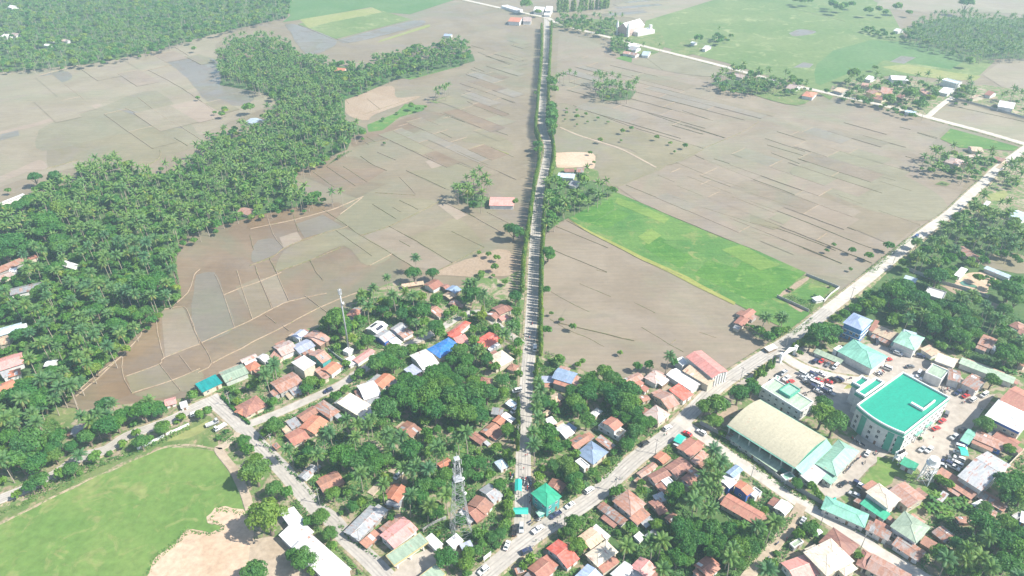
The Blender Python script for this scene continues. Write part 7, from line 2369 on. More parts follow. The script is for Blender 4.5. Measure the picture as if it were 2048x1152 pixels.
def mass(name, lst, label, cat, k):
    parts = {0: [], 1: [], 2: []}
    for sp, x, y, s, area in lst:
        a = random.uniform(0, 6.283)
        co, si = math.cos(a), math.sin(a)
        if k == 'm':
            srcs = [(random.choice(LOW[sp + ('far' if y > 400 or s < 2.7 else '')]), 'mly'.index(sp))]
            scv = np.array([s, s, s * random.uniform(.95, 1.2)])
        elif k == 'p':
            tr, fr = random.choice(LOW['pfar' if y > 430 else 'p'])
            srcs = [((tr[0], tr[1]), 2)] + [((v, f), m) for v, f, m in fr]
            scv = np.array([random.uniform(.7, 1.15)] * 2 + [s / 11])
        else:
            srcs = [(random.choice(LOW['c']), 0)]
            scv = np.array([s, s, s])
        for (V, Fq), m in srcs:
            W_ = V * scv
            W_ = np.stack([W_[:, 0] * co - W_[:, 1] * si + x, W_[:, 0] * si + W_[:, 1] * co + y, W_[:, 2] + .2], 1)
            parts[m].append((W_, Fq))
    lst2 = []
    for m, ps in parts.items():
        if not ps:
            continue
        off, FF = 0, []
        for v, f in ps:
            FF.append(f + off); off += len(v)
        lst2.append((np.concatenate([v for v, _ in ps]), np.concatenate(FF), m))
    mats = {'m': [M['leafdark'], M['leafmid'], M['leafyel']], 'p': [M['frond'], M['frondold'], M['palmbark']], 'c': [M['mast']]}[k]
    o = data_obj(name, np_mesh(name, lst2, mats))
    kind(o, 'stuff')
    tag(o, label, cat)
under = []          # saplings and shrubs that close the grove floor between the trunks
for row in GROVES.strip().splitlines():
    z, area, share, sp_, fl = row.split('|')
    if 'grove' not in area or 'far' in area:
        continue
    poly = pts(z, nums(fl), 3.0)
    xs, ys = [p.x for p in poly], [p.y for p in poly]
    for _ in range(int((max(xs) - min(xs)) * (max(ys) - min(ys)) / 15)):
        x, y = random.uniform(min(xs), max(xs)), random.uniform(min(ys), max(ys))
        if in_poly(x, y, poly) and near_foot(x, y, 0)[0] > 2.5 and road_gap(x, y) > 2.0:
            under.append([random.choice('mml'), x, y, random.uniform(1.3, 2.7), area])
random.shuffle(under)
rest.setdefault('u', []).extend(under[:2600])
if rest.get('p'):
    mass('palm_grove', rest['p'], 'dense mass of coconut palms filling the groves behind the paddies', 'palm grove', 'p')
if rest.get('m'):
    mass('woodland', rest['m'], 'mass of leafy trees filling the groves and far villages', 'woodland', 'm')
if rest.get('c'):
    mass('avenue_trees', rest['c'], 'far end of the columnar tree rows along the main road', 'avenue trees', 'c')
if rest.get('s'):
    mass('thicket', [['l'] + t[1:] for t in rest['s']], 'small bushes scattered beyond the yards', 'thicket', 'm')
if rest.get('u'):
    mass('understorey', rest['u'], 'leafy saplings and shrubs closing the floor of the palm groves', 'understorey', 'm')
print('TREES', {k: len(v) for k, v in pool.items()}, 'rest', {k: len(v) for k, v in rest.items()})

# ---- weeds and undergrowth: uncountable
WEEDS = '''
A|.16|.12|860 1150 915 1040 1040 945 1120 862 1180 890 1280 900 1340 862 1250 825 1315 735 1500 780 1500 810 1330 765 1265 812 1350 850 1350 880 1270 915 1130 905 1060 980 945 1065 900 1150
A|.22|.9|150 690 400 520 700 440 1000 310 1130 250 1150 275 900 395 600 510 300 645 170 710
A|.10|.5|0 770 300 650 500 560 480 590 300 670 0 800
A|.25|.8|1290 290 1380 280 1440 340 1400 380 1310 340
B|.30|.9|360 320 480 460 620 590 600 600 480 480 350 340
B|.25|.8|620 610 720 690 830 740 800 760 700 730
B|.25|.8|830 820 930 940 1090 1060 1060 1060 900 950 820 850
B|.30|.8|560 680 640 760 720 870 800 960 900 1060 980 1150 940 1150 820 1000 640 830 540 720
C|.30|1.1|870 640 920 640 915 850 860 960 760 1050 600 1140 560 1100 680 990 830 900
D|.28|.9|430 560 520 440 600 440 610 470 520 570 440 620
D|.30|1.0|240 880 400 780 600 640 620 640 480 760 280 930
D|.22|.8|420 780 560 870 700 900 820 1000 780 1060 640 980 500 880
D|.30|1.2|850 850 1000 820 1180 860 1180 1100 900 1080 830 1000
E|.32|1.3|200 860 480 850 600 800 640 790 560 900 430 1020 340 1130 200 1100 100 1000
E|.25|.8|100 300 200 330 400 480 560 600 700 690 900 800 1020 890 1020 910 800 780 500 600 300 450 120 320
E|.25|.9|660 800 780 830 700 900 560 1060 480 1140 460 1120 560 990 640 880
K|.22|.7|600 220 720 200 880 260 860 330 780 300
K|.25|.9|330 420 480 500 640 460 700 470 560 560 430 530
K|.20|.7|640 480 740 460 860 370 860 400 720 510
J|.20|.7|120 620 250 690 200 730 130 690
R|.35|1.0|395 210 430 210 430 330 395 400 370 420
Q|.25|.8|420 180 500 170 620 210 560 220
I|.25|.9|740 400 850 330 900 350 820 390 760 430
I|.25|.8|1100 400 1200 480 1310 570 1290 600 1180 540 1090 440
T|.15|.8|840 1110 980 1000 1180 850 1220 850 1060 980 930 1110
P|.3|.6|590 320 700 230 790 200 720 240 620 300
G|.35|.8|1210 480 1290 390 1280 300 1240 200 1250 60 1270 60 1280 250 1310 400 1240 500
H|.25|.8|280 940 480 900 540 870 520 900 420 950 300 970
'''
wv, wf, off = [], [], 0
for row in WEEDS.strip().splitlines():
    z, dens, hh, fl = row.split('|')
    poly = pts(z, nums(fl))
    xs, ys = np.array([p.x for p in poly]), np.array([p.y for p in poly])
    area = abs(0.5 * sum(poly[i].x * poly[(i + 1) % len(poly)].y - poly[(i + 1) % len(poly)].x * poly[i].y for i in range(len(poly))))
    n = min(int(area * float(dens) * 22), 14000)
    P = []
    while len(P) < n:
        x, y = random.uniform(xs.min(), xs.max()), random.uniform(ys.min(), ys.max())
        if in_poly(x, y, poly):
            P.append((x, y))
    P = np.array(P)
    # weeds stand in tufts: height follows a coarse noise
    hg = .5 + .5 * np.sin(P[:, 0] * .8 + 1.3 * np.sin(P[:, 1] * .45)) * np.sin(P[:, 1] * .7 + 1.1 * np.sin(P[:, 0] * .5))
    zz = .5 + rng.uniform(.05, 1, n) * float(hh) * (.25 + hg * 1.3)
    ok = hg + rng.uniform(0, .6, n) > .45
    P, zz = P[ok], zz[ok]
    V, Fq = leaf_cards(np.stack([P[:, 0], P[:, 1], zz], 1), np.tile([0, 0, 1.], (len(P), 1)), .42)
    wv.append(V); wf.append(Fq + off); off += len(V)
o = data_obj('undergrowth', np_mesh('undergrowth', [(np.concatenate(wv), np.concatenate(wf), 0)], [M['weeds']]))
kind(o, 'stuff'); tag(o, 'rank weeds and undergrowth along verges and empty lots', 'undergrowth')

# green ground cover of the town quarters and grove floors
QUARTERS = ('500 900 560 830 640 790 700 760 790 700 1035 690 1030 1000 1000 1050 930 1100 860 1090 700 1060 560 940',
 '1080 710 1180 760 1290 770 1330 860 1180 985 1110 1030 1075 1000 1070 800',
 '1070 1110 1200 1010 1350 880 1400 880 1560 1000 1580 1040 1480 1160 1000 1170',
 '650 650 730 600 900 580 1040 600 1040 690 900 690 760 700',
 '1680 640 1760 560 1860 560 2060 640 2060 760 1980 740 1880 690 1800 640',
 '1860 960 2060 900 2060 1170 1850 1170 1830 1080',
 '0 470 340 500 335 615 150 790 100 830 130 860 0 940',
 '400 820 470 750 600 670 690 640 700 740 620 790 500 845')
gv, gf, off = [], [], 0
for fl in QUARTERS:
    poly = pts('X', nums(fl))
    xy = np.array([(p.x, p.y) for p in poly])
    lo, hi = xy.min(0), xy.max(0)
    n = int(np.prod(hi - lo) * 5.0)
    P = rng.uniform(lo, hi, (n, 2))
    ins = np.zeros(n, bool)
    for i in range(len(xy)):
        a, b = xy[i], xy[i - 1]
        cr = (a[1] > P[:, 1]) != (b[1] > P[:, 1])
        with np.errstate(divide='ignore', invalid='ignore'):
            ins ^= cr & (P[:, 0] < (b[0] - a[0]) * (P[:, 1] - a[1]) / (b[1] - a[1]) + a[0])
    P = P[ins]
    ok = np.ones(len(P), bool)
    for f in FOOT:
        co, si = math.cos(f[4]), math.sin(f[4])
        dx, dy = P[:, 0] - f[0], P[:, 1] - f[1]
        ok &= ~((np.abs(dx * co + dy * si) < f[2] + .5) & (np.abs(-dx * si + dy * co) < f[3] + .5))
    P = P[ok]
    dmin = np.full(len(P), 99.)
    for rx, ry, rw in RL:
        k = (np.abs(P[:, 0] - rx) < 12) & (np.abs(P[:, 1] - ry) < 12)
        if k.any():
            dmin[k] = np.minimum(dmin[k], np.hypot(P[k, 0] - rx, P[k, 1] - ry) - rw / 2)
    P = P[dmin > .9]
    x, y = P[:, 0], P[:, 1]
    g = np.sin(x * .31 + 1.7 * np.sin(y * .17)) + np.sin(y * .27 + 1.9 * np.sin(x * .13 + 2)) + .6 * np.sin(x * .9 + y * .6)
    keep_ = g + rng.uniform(-.7, .7, len(P)) > -.35
    P, g = P[keep_], g[keep_]
    zz = .48 + rng.uniform(0, 1, len(P)) * np.clip(.25 + .45 * g, .1, 1.5)
    V, Fq = leaf_cards(np.stack([P[:, 0], P[:, 1], zz], 1), np.tile([0, 0, 1.], (len(P), 1)), .58)
    gv.append(V); gf.append(Fq + off); off += len(V)
o = data_obj('ground_cover', np_mesh('ground_cover', [(np.concatenate(gv), np.concatenate(gf), 0)], [M['weeds']]))
kind(o, 'stuff'); tag(o, 'green ground cover between the houses and under the groves', 'ground cover')
print('COVER', off // 4)

# clipped hedge at the lane corner
hp = pts('B', [135, 85, 200, 155, 300, 250])
r = empty('hedge', tuple(hp[0]))
pos = []
for a, b in zip(hp[:-1], hp[1:]):
    for _ in range(900):
        q = a.lerp(b, random.random()) - hp[0]
        pos.append((q.x + random.uniform(-.6, .6), q.y + random.uniform(-.6, .6), random.uniform(.5, 2.0)))
pos = np.array(pos)
data_obj('hedge_foliage', np_mesh('hedge_foliage', [leaf_cards(pos, rnd_dirs(len(pos), 1), .4) + (0,)], [M['leafdark']]), r)
m = MB()
for a, b in zip(hp[:-1], hp[1:]):
    d = b - a
    q = (a + b) / 2 - hp[0]
    m.box((q.x, q.y, 1.0), (d.length, .8, 1.3), rotz=math.atan2(d.y, d.x))
m.build('hedge_core', M['leafdark'], r)
tag(r, 'dark clipped hedge between school road and red-brown bungalow', 'hedge')

# ------------------------------------------------------------------ vehicles and people
PAINT = {'white': (0.72, 0.72, 0.71), 'silver': (0.45, 0.46, 0.47), 'black': (0.018, 0.018, 0.02), 'grey': (0.14, 0.145, 0.15), 'red': (0.55, 0.03, 0.025),
         'blue': (0.03, 0.07, 0.22), 'navy': (0.02, 0.03, 0.085), 'sky': (0.35, 0.5, 0.6), 'green': (0.05, 0.2, 0.1)}
def paint(name, c):
    m, nt, b = new_mat(name + ' car paint')
    b.inputs['Base Color'].default_value = (*c, 1)
    b.inputs['Roughness'].default_value = .35
    b.inputs['Coat Weight'].default_value = .4
    b.inputs['Coat Roughness'].default_value = .1
    dirt = noise(nt, 2.0, 4, .6, nd(nt, 'ShaderNodeTexCoord').outputs['Object'])
    nt.links.new(mix(nt, ramp(nt, dirt, [(.45, 0.0), (.8, .25)]), c, (.3, .25, .2)), b.inputs['Base Color'])
    return m
PM_ = {k: paint(k, v) for k, v in PAINT.items()}
M['lamp'] = plain('headlight glass', (.75, .75, .72), .2)
M['tail'] = plain('tail light', (.4, .02, .02), .3)
CARS = {}   # kind -> dict of meshes
def car_kind(kind_, lower, cab, roofz, w, wheels, wr=.34, tray=None):
    """lower: x,z outline of the body; cab: (x_base_back, x_top_back, x_top_front, x_base_front, z_base)"""
    d = {}
    m = MB()
    yw = w / 2
    m.prism(lower, [-yw if 0.35 < p[1] < .95 else -yw + .06 for p in lower], [yw if .35 < p[1] < .95 else yw - .06 for p in lower])
    xb, xtb, xtf, xf, zb = cab
    ti = .17
    zt = roofz - .06
    m.add([(xtb, -yw + ti, zt), (xtf, -yw + ti, zt), (xtf, yw - ti, zt), (xtb, yw - ti, zt), (xtb + .06, -yw + ti + .05, roofz), (xtf - .06, -yw + ti + .05, roofz), (xtf - .06, yw - ti - .05, roofz), (xtb + .06, yw - ti - .05, roofz)],
          [(4, 5, 6, 7), (0, 1, 5, 4), (1, 2, 6, 5), (2, 3, 7, 6), (3, 0, 4, 7)])
    for s in (-1, 1):     # pillars
        for (x0, x1) in ((xb, xtb), (xf, xtf), ((xb + xf) / 2, (xtb + xtf) / 2)):
            m.tube((x0, s * (yw - .05), zb), (x1, s * (yw - ti - .01), zt), .06, n=4)
    if tray:
        t0, t1 = tray
        for s in (-1, 1):
            m.box(((t0 + t1) / 2, s * (yw - .06), .93), (t1 - t0, .1, .4))
        m.box((t0 + .05, 0, .93), (.1, w - .2, .4))
    d['body'] = m
    g = MB()
    g.add([(xb + .04, -yw + .06, zb - .01), (xf - .04, -yw + .06, zb - .01), (xf - .04, yw - .06, zb - .01), (xb + .04, yw - .06, zb - .01), (xtb + .02, -yw + ti + .02, zt), (xtf - .02, -yw + ti + .02, zt), (xtf - .02, yw - ti - .02, zt), (xtb + .02, yw - ti - .02, zt)],
          [(0, 1, 5, 4), (1, 2, 6, 5), (2, 3, 7, 6), (3, 0, 4, 7)])
    d['windows'] = g
    wh = MB()
    wh.tube((0, -.11, 0), (0, .11, 0), wr, n=12)
    wh.tube((0, -.125, 0), (0, .125, 0), wr * .55, n=8, m=1)
    d['wheel'] = wh
    d['wpos'] = [(x, s * (yw - .08), wr) for x in wheels for s in (-1, 1)]
    hl = MB(); hl.box((0, 0, 0), (.12, .34, .16)); d['lamp'] = hl
    xs = [p[0] for p in lower]
    d['front'], d['rear'], d['yw'] = max(xs), min(xs), yw
    obs = {k: d[k].build(k, mt) for k, mt in (('body', PM_['white']), ('windows', M['glass']), ('wheel', [M['dark'], M['steel']]), ('lamp', M['lamp']))}
    for k, o in obs.items():
        d[k] = o.data
        bpy.data.objects.remove(o)
    CARS[kind_] = d
car_kind('sedan', [(-2.15, .4), (-2.2, .75), (-1.95, .95), (-1.3, .98), (.75, .96), (1.9, .82), (2.15, .66), (2.18, .38), (1.9, .25), (-1.9, .25)], (-1.75, -1.0, .15, 1.05, .95), 1.45, 1.72, (-1.3, 1.35), .32)
car_kind('suv', [(-2.2, .45), (-2.25, .85), (-2.1, 1.08), (1.0, 1.08), (2.05, .98), (2.25, .75), (2.25, .42), (2.0, .32), (-2.0, .32)], (-2.12, -1.9, .35, 1.15, 1.06), 1.78, 1.84, (-1.35, 1.4), .38)
car_kind('pickup', [(-2.6, .5), (-2.62, .78), (-.75, .8), (-.7, 1.08), (1.25, 1.08), (2.35, 1.0), (2.55, .8), (2.55, .45), (2.3, .38), (-2.4, .38)], (-.72, -.55, .65, 1.4, 1.06), 1.76, 1.82, (-1.65, 1.6), .39, tray=(-2.6, -.75))
car_kind('van', [(-2.35, .42), (-2.4, 1.0), (-2.35, 1.12), (1.7, 1.12), (2.2, .98), (2.35, .7), (2.35, .4), (2.1, .3), (-2.2, .3)], (-2.33, -2.2, 1.1, 1.78, 1.1), 1.98, 1.78, (-1.5, 1.55), .34)
car_kind('truck', [(-3.0, .55), (-3.0, .8), (1.2, .8), (1.3, 1.25), (2.5, 1.25), (2.65, 1.0), (2.65, .5), (2.4, .42), (-2.9, .42)], (1.25, 1.3, 2.3, 2.6, 1.24), 2.2, 2.0, (-2.0, 1.9), .45, tray=(-3.0, 1.1))
WORD = {'sedan': 'sedan', 'suv': 'SUV', 'pickup': 'pickup truck', 'van': 'van', 'truck': 'small truck'}
def car(kind_, col, p, ang, where, state='parked'):
    d = CARS[kind_]
    r = empty(kind_ if kind_ in ('van', 'truck') else {'sedan': 'sedan_car', 'suv': 'suv_car', 'pickup': 'pickup_truck'}[kind_], (p.x, p.y, RZ), ang)
    b = data_obj('body', d['body'], r)
    b.material_slots[0].link = 'OBJECT'; b.material_slots[0].material = PM_[col]
    data_obj('windows', d['windows'], r)
    for q in d['wpos']:
        data_obj('wheel', d['wheel'], r, q)
    for s in (-1, 1):
        data_obj('headlight', d['lamp'], r, (d['front'] - .05, s * (d['yw'] - .3), .68))
        t = data_obj('tail_light', d['lamp'], r, (d['rear'] + .05, s * (d['yw'] - .3), .72))
        t.material_slots[0].link = 'OBJECT'; t.material_slots[0].material = M['tail']
    tag(r, f"{col if col != 'sky' else 'pale blue'} {WORD[kind_]} {state} {where}", 'car' if kind_ in ('sedan', 'suv') else 'van' if kind_ == 'van' else 'truck', f"vehicles {where}")
    return r

CARLIST = '''
K 640,788,1,-.75,pickup,silver|in the car park corner by the arch gate
K 665,830,1,-.75,pickup,white|in the car park corner by the arch gate
K 697,856,1,-.4,sedan,red|in the car park corner by the arch gate
K 885,697,1,-.9,suv,navy|along the covered walkway
K 935,698,1,-.9,sedan,red|along the covered walkway
K 985,722,1,-.9,sedan,grey|along the covered walkway
K 1042,740,1,-.9,van,white|along the covered walkway
K 795,800,1,.5,van,white|in the crowded middle of the car park
K 790,828,1,.5,sedan,silver|in the crowded middle of the car park
K 835,835,1,.5,pickup,white|in the crowded middle of the car park
K 868,800,1,.5,suv,navy|in the crowded middle of the car park
K 932,796,1,.5,pickup,white|in the crowded middle of the car park
K 818,862,1,.7,sedan,grey|in the crowded middle of the car park
K 912,848,1,.7,sedan,red|in the crowded middle of the car park
K 880,868,1,.4,van,white|in the crowded middle of the car park
K 880,900,1,.5,suv,navy|in the crowded middle of the car park
K 985,855,1,.3,sedan,red|in the crowded middle of the car park
K 1028,842,1,.7,suv,black|in the crowded middle of the car park
K 1072,838,1,.7,suv,navy|in the crowded middle of the car park
K 980,900,1,.4,van,white|in the crowded middle of the car park
K 970,930,1,.5,suv,navy|in the crowded middle of the car park
K 945,962,1,.6,sedan,black|in the crowded middle of the car park
K 1280,765,1,.3,van,navy|under the porch of the sea green hall
L 515,752,1,.4,van,white|between the sea green hall and town hall
L 692,740,1,-.1,sedan,grey|alone in front of the tall pale green hip
L 523,685,1,-.1,sedan,red|at the corner of the sea green hall
L 437,552,.4,1,suv,black|below the blue office block
L 765,788,.7,-1,van,white|beside the square office
L 740,825,1,.3,pickup,white|beside the town hall back wall
L 1060,942,1,-.7,suv,navy|in the row below the stained roofs
L 1120,965,1,-.5,sedan,red|in the row below the stained roofs
L 1178,995,1,-.7,van,white|in the row below the stained roofs
L 1262,958,1,-.6,van,white|beside the blue banded hip
L 770,660,1,.2,suv,navy|by the porch of the tall hip
F 640,178,.4,-1,suv,grey|in front of the town hall lawn
F 615,220,1,-.7,sedan,red|in front of the town hall lawn
F 578,265,1,-.4,sedan,red|in front of the town hall entrance
F 685,318,1,-.6,suv,silver|in the open yard before the town hall
F 495,390,1,-.8,sedan,silver|at the yard edge below the town hall
F 535,395,1,-.8,suv,white|at the yard edge below the town hall
F 727,380,1,.3,van,white|by the turquoise awning
F 712,412,1,.3,sedan,white|by the turquoise awning
F 715,447,1,.4,suv,white|in the row beside the wide grey shed
F 655,448,.3,1,sedan,grey|in the row beside the wide grey shed
F 685,465,1,.4,sedan,silver|in the row beside the wide grey shed
F 602,488,1,.3,van,silver|in the row beside the wide grey shed
F 680,497,1,.5,pickup,white|in the row beside the wide grey shed
F 640,470,1,.5,suv,navy|in the row beside the wide grey shed
F 735,275,1,-.5,suv,black|in the shade of the white hip
F 165,415,.6,-1,sedan,white|on the drive behind the covered court hall
F 20,597,1,-.6,sedan,black|on the drive beside the white link roof
F 140,622,1,.5,van,white|under the roof edge by the lawn
F 85,665,1,.5,suv,silver|under the roof edge by the lawn
E 68,290,1,.6,suv,white|on the compound road near the fork
E 677,820,.6,-1,sedan,silver|where the side lane starts
D 885,263,1,-.6,suv,white|on the diagonal road before the fork
D 748,357,1,-.6,suv,black|under the trees by the diagonal road
D 415,637,1,-.7,suv,white|on the diagonal road by the light green trees
D 300,726,1,-.7,sedan,white|on the diagonal road beside the green house
D 213,784,1,-.6,pickup,navy|beside the green crossing house
D 108,872,1,-.7,pickup,white|in the middle of the crossing
D 40,1002,1,-.5,suv,navy|at the crossing verge
D 1005,297,1,.6,sedan,red|at the turquoise fork awning
C 925,878,0,-1,pickup,black|at the road mouth below the wide tent
C 968,862,0,-1,suv,silver|at the road mouth below the wide tent
C 882,968,.4,-1,sedan,white|at the left kerb of the crossing
C 740,1118,1,-.8,suv,white|at the bottom end of the diagonal road
C 230,548,1,-1,van,white|on the dirt drive beside the orange roof
C 930,160,1,-.6,van,white|beside the roadside shop
C 942,40,1,-.2,van,white|at the left kerb of the main road
H 1062,925,1,-.4,suv,navy|on the lane by the garden wall
I 1420,600,.05,-1,truck,white|on the main road at the lane junction
I 160,868,1,.5,sedan,sky|beside the two-step white roof
B 120,260,1,-.6,truck,white|at the grass field corner
B 75,235,1,-.4,truck,silver|at the grass field corner
K 850,815,1,.5,sedan,silver|in the crowded middle of the car park
K 905,875,1,.5,suv,white|in the crowded middle of the car park
K 940,905,1,.5,sedan,white|in the crowded middle of the car park
K 850,880,1,.5,suv,black|in the crowded middle of the car park
K 1000,940,1,.5,pickup,silver|in the crowded middle of the car park
K 905,930,1,.5,sedan,silver|in the crowded middle of the car park
K 610,800,1,-.75,sedan,black|in the car park corner by the arch gate
L 600,640,1,.4,suv,white|by the porch of the tall hip
F 700,480,1,.5,van,white|in the row beside the wide grey shed
F 660,480,1,.5,sedan,black|in the row beside the wide grey shed
F 110,600,1,.5,suv,navy|under the roof edge by the lawn
A 1170,180,1,-.4,suv,white|at the T junction kerb
T 1240,836,1,-.8,van,blue|on the dusty road by the palms
'''
for row in CARLIST.strip().splitlines():
    head, where = row.split('|')
    z, rest_ = head.split(' ', 1)
    v = rest_.split(',')
    x, y, dx, dy = map(float, v[:4])
    p, q = pts(z, [x, y, x + dx * 8, y + dy * 8], RZ + .6)
    car(v[4], v[5], p, math.atan2(q.y - p.y, q.x - p.x) + (math.pi if random.random() < .4 else 0), where)

# motorbikes
mb = MB()
mb.prism([(-.75, .62), (-.55, .78), (.1, .74), (.35, .85), (.55, .98), (.62, .8), (.4, .45), (-.2, .3), (-.5, .45)], -.13, .13)
mb.tube((.55, -.33, 1.02), (.55, .33, 1.02), .03, n=5); mb.tube((.5, 0, .95), (.68, 0, .32), .05, n=5)
o = mb.build('body', PM_['red']); BIKE_B = o.data; bpy.data.objects.remove(o)
mb = MB(); mb.tube((0, -.05, 0), (0, .05, 0), .3, n=10)
o = mb.build('wheel', M['dark']); BIKE_W = o.data; bpy.data.objects.remove(o)
mb = MB(); mb.box((-.3, 0, .8), (.62, .24, .1))
o = mb.build('seat', M['dark']); BIKE_S = o.data; bpy.data.objects.remove(o)
def bike(p, ang, col, label, group):
    r = empty('motorbike', (p.x, p.y, RZ), ang)
    b = data_obj('body', BIKE_B, r)
    b.material_slots[0].link = 'OBJECT'; b.material_slots[0].material = PM_[col]
    data_obj('wheel', BIKE_W, r, (.66, 0, .3)); data_obj('wheel', BIKE_W, r, (-.62, 0, .3)); data_obj('seat', BIKE_S, r)
    tag(r, label, 'motorbike', group)
BIKES = [('U', [(88, 290), (105, 300), (120, 290), (98, 320), (200, 320), (215, 330), (230, 322), (245, 340), (210, 345), (228, 352), (250, 362), (262, 352), (205, 365), (222, 375), (240, 385), (255, 392), (232, 405), (246, 415), (262, 378), (250, 480), (262, 500), (255, 520), (268, 540)], 'parked around the turquoise tents', 1.4),
         ('U', [(300, 640), (315, 655), (325, 645), (340, 660), (310, 675), (330, 680), (250, 690), (265, 705)], 'parked before the green crossing house', .6),
         ('F', [(80, 325), (90, 332), (100, 338), (110, 343), (120, 349), (130, 356), (140, 363), (92, 345), (122, 362)], 'in the row on the drive behind the covered court', 2.2),
         ('F', [(120, 440), (105, 452), (92, 463), (80, 476), (70, 488), (58, 502), (48, 512), (36, 524), (150, 470), (215, 410), (225, 418)], 'in the row along the covered court hall', .9),
         ('Y', [(730, 560), (745, 568), (760, 573), (740, 545), (755, 550), (770, 558), (785, 565), (765, 535), (780, 540), (795, 548), (810, 530), (720, 550)], 'in the pack at the town hall corner', 2.0),
         ('Y', [(920, 255), (935, 262), (950, 270), (965, 277), (980, 285), (995, 300), (905, 250)], 'in the row by the tall hip porch', 2.0),
         ('L', [(935, 905), (950, 912), (940, 925), (960, 930), (975, 915), (955, 945), (970, 940), (930, 935), (1000, 910), (1015, 920), (1110, 1010)], 'in the pack below the square office', 1.0),
         ('K', [(800, 945), (840, 935), (810, 960), (775, 905), (900, 975), (1155, 830)], 'at the lower edge of the car park', .3),
         ('E', [(525, 955), (580, 930), (470, 1045)], 'on the dirt side lane', 1.0),
         ('I', [(1385, 465), (1400, 300), (1420, 330), (1345, 490), (1400, 410), (1375, 580), (1360, 600), (1390, 350)], 'riding on the shaded main road', 1.6)]
for z, lst, where, a0 in BIKES:
    for x, y in lst:
        p = pts(z, [x, y], RZ + .5)[0]
        col = random.choice(('red', 'black', 'black', 'blue', 'silver', 'navy', 'grey', 'white'))
        bike(p, a0 + random.uniform(-.35, .35), col, f"{col} motorbike {where}", f"motorbikes {where}")

# people: one continuous body grown from a skeleton
def person_mesh(step, shirt, legs, arm=0.25):
    vs = [(0, 0, .95), (0, 0, 1.15), (0, 0, 1.38), (0, 0, 1.47), (.01, 0, 1.56), (.02, 0, 1.66)]
    rd = [.14, .13, .14, .055, .085, .075]
    ed = [(0, 1), (1, 2), (2, 3), (3, 4), (4, 5)]
    for s in (-1, 1):
        n = len(vs)
        vs += [(0, s * .1, .88), (.03 + s * step * .5, s * .1, .5), (s * step, s * .1, .09), (s * step + .14, s * .11, .05)]
        rd += [.095, .065, .045, .04]
        ed += [(0, n), (n, n + 1), (n + 1, n + 2), (n + 2, n + 3)]
        n = len(vs)
        vs += [(0, s * .19, 1.36), (-s * step * .5, s * .24, 1.1), (-s * step * .6 + arm, s * .24, .9), (-s * step * .6 + arm + .04, s * .24, .8)]
        rd += [.06, .042, .034, .032]
        ed += [(2, n), (n, n + 1), (n + 1, n + 2), (n + 2, n + 3)]
    me = bpy.data.meshes.new('person_skel')
    me.from_pydata(vs, ed, [])
    o = bpy.data.objects.new('person_skel', me)
    COL.objects.link(o)
    mod = o.modifiers.new('skin', 'SKIN')
    for i, v in enumerate(me.skin_vertices[0].data):
        v.radius = (rd[i], rd[i]); v.use_root = (i == 0)
    sub = o.modifiers.new('sub', 'SUBSURF'); sub.levels = 1
    dg = bpy.context.evaluated_depsgraph_get()
    out = bpy.data.meshes.new_from_object(o.evaluated_get(dg))
    bpy.data.objects.remove(o)
    out.name = 'person'
    out.materials.clear()
    for m in (M['skin'], M['hair'], M[shirt], M[legs]):
        out.materials.append(m)
    for p in out.polygons:
        c_ = p.center
        if c_.z > 1.6 or (c_.z > 1.52 and c_.x < -.02):
            p.material_index = 1
        elif c_.z > 1.44:
            p.material_index = 0
        elif abs(c_.y) > .17 and c_.z < 1.2 and c_.z > .7:
            p.material_index = 0
        elif c_.z > .9:
            p.material_index = 2
        else:
            p.material_index = 3
    return out
M['skin'] = plain('skin', (.32, .19, .13), .6, 0, .05)
M['hair'] = plain('black hair', (.015, .012, .01), .6, 0, .1)
for k, c_ in (('sh_white', (.65, .65, .65)), ('sh_red', (.5, .06, .05)), ('sh_green', (.05, .3, .12)), ('sh_blue', (.05, .1, .35)), ('tr_dark', (.03, .03, .045)), ('tr_blue', (.06, .09, .18)), ('tr_tan', (.3, .24, .17))):
    M[k] = plain(k, c_, .85, 0, .1)
FOLK = [('white', 'dark', person_mesh(.18, 'sh_white', 'tr_dark')), ('red', 'blue', person_mesh(.1, 'sh_red', 'tr_blue')), ('green', 'dark', person_mesh(.03, 'sh_green', 'tr_dark')),
        ('blue', 'tan', person_mesh(.22, 'sh_blue', 'tr_tan')), ('white', 'blue', person_mesh(.02, 'sh_white', 'tr_blue', .1))]
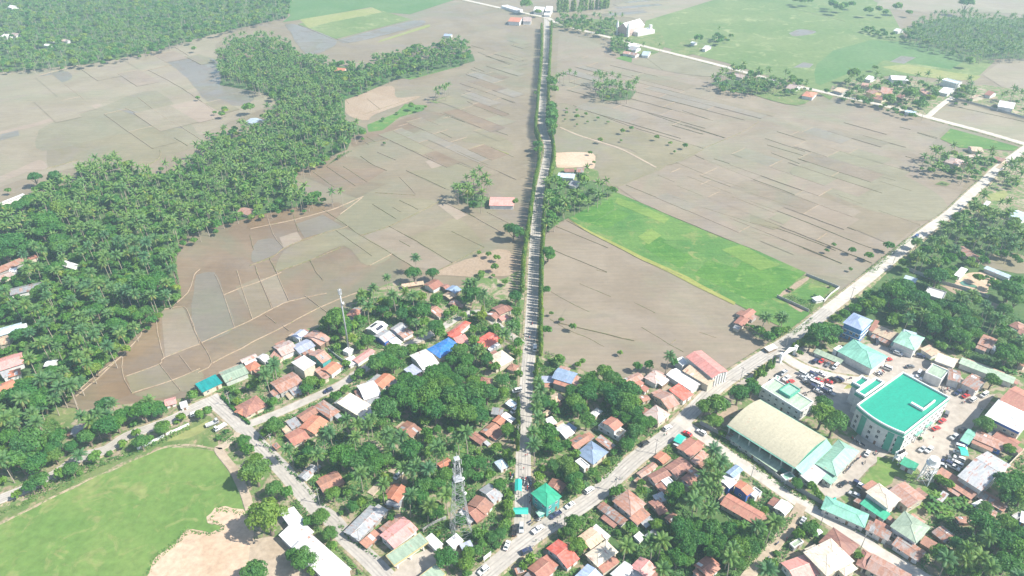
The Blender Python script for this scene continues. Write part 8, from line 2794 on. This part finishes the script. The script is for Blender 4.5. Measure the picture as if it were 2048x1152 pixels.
PEOPLE = [('U', [(150, 350), (115, 330), (195, 300), (235, 365), (215, 400), (225, 430), (160, 450), (180, 470), (200, 240), (170, 200), (215, 130), (230, 125), (190, 560), (140, 500), (230, 460)], 'standing around the turquoise tents', 0),
          ('U', [(470, 705), (485, 690), (455, 720), (355, 840), (305, 850), (280, 890), (520, 710), (510, 650)], 'walking across the road crossing', 0),
          ('I', [(1340, 510), (1350, 530), (1380, 520), (1300, 520), (1360, 570), (1395, 480), (1415, 540), (1370, 440)], 'walking on the main road by the lane junction', 0),
          ('D', [(600, 560), (570, 580), (612, 565), (880, 300), (865, 305)], 'walking along the diagonal road', 0),
          ('Y', [(385, 615), (340, 640), (590, 760), (845, 400), (780, 470)], 'walking between the car park and the town hall', 0),
          ('F', [(560, 320), (500, 340), (745, 110), (850, 150)], 'walking in the yard before the town hall', 0),
          ('B', [(340, 365)], 'walking alone on the school road', 0)]
for z, lst, where, _ in PEOPLE:
    for x, y in lst:
        p = pts(z, [x, y], RZ + .8)[0]
        sh, trn, me = random.choice(FOLK)
        o = data_obj('person', me, None, (p.x, p.y, RZ + .02), (0, 0, random.uniform(0, 6.28)))
        tag(o, f"person in {sh} shirt and {trn} trousers {where}", 'person', f"people {where}")

# ------------------------------------------------------------------ haze: the air itself
HB = 9500.0
hv = [(-HB, -2500, -1), (HB, -2500, -1), (HB, 14500, -1), (-HB, 14500, -1), (-HB, -2500, CAM_H + 12), (HB, -2500, CAM_H + 12), (HB, 14500, CAM_H + 12), (-HB, 14500, CAM_H + 12)]
hz = mesh_obj('haze', hv, [(0, 3, 2, 1), (4, 5, 6, 7), (0, 1, 5, 4), (1, 2, 6, 5), (2, 3, 7, 6), (3, 0, 4, 7)])
hm = bpy.data.materials.new('haze air')
hm.use_nodes = True
nt = hm.node_tree
nt.nodes.remove(nt.nodes['Principled BSDF'])
pv = nt.nodes.new('ShaderNodeVolumePrincipled')
pv.inputs['Color'].default_value = (0.62, 0.84, 1.0, 1)
pv.inputs['Density'].default_value = 0.00022
pv.inputs['Anisotropy'].default_value = 0.1
nt.links.new(pv.outputs['Volume'], nt.nodes['Material Output'].inputs['Volume'])
hz.data.materials.append(hm)
kind(hz, 'stuff')
tag(hz, 'pale blue-white haze over the fields and far groves', 'haze')
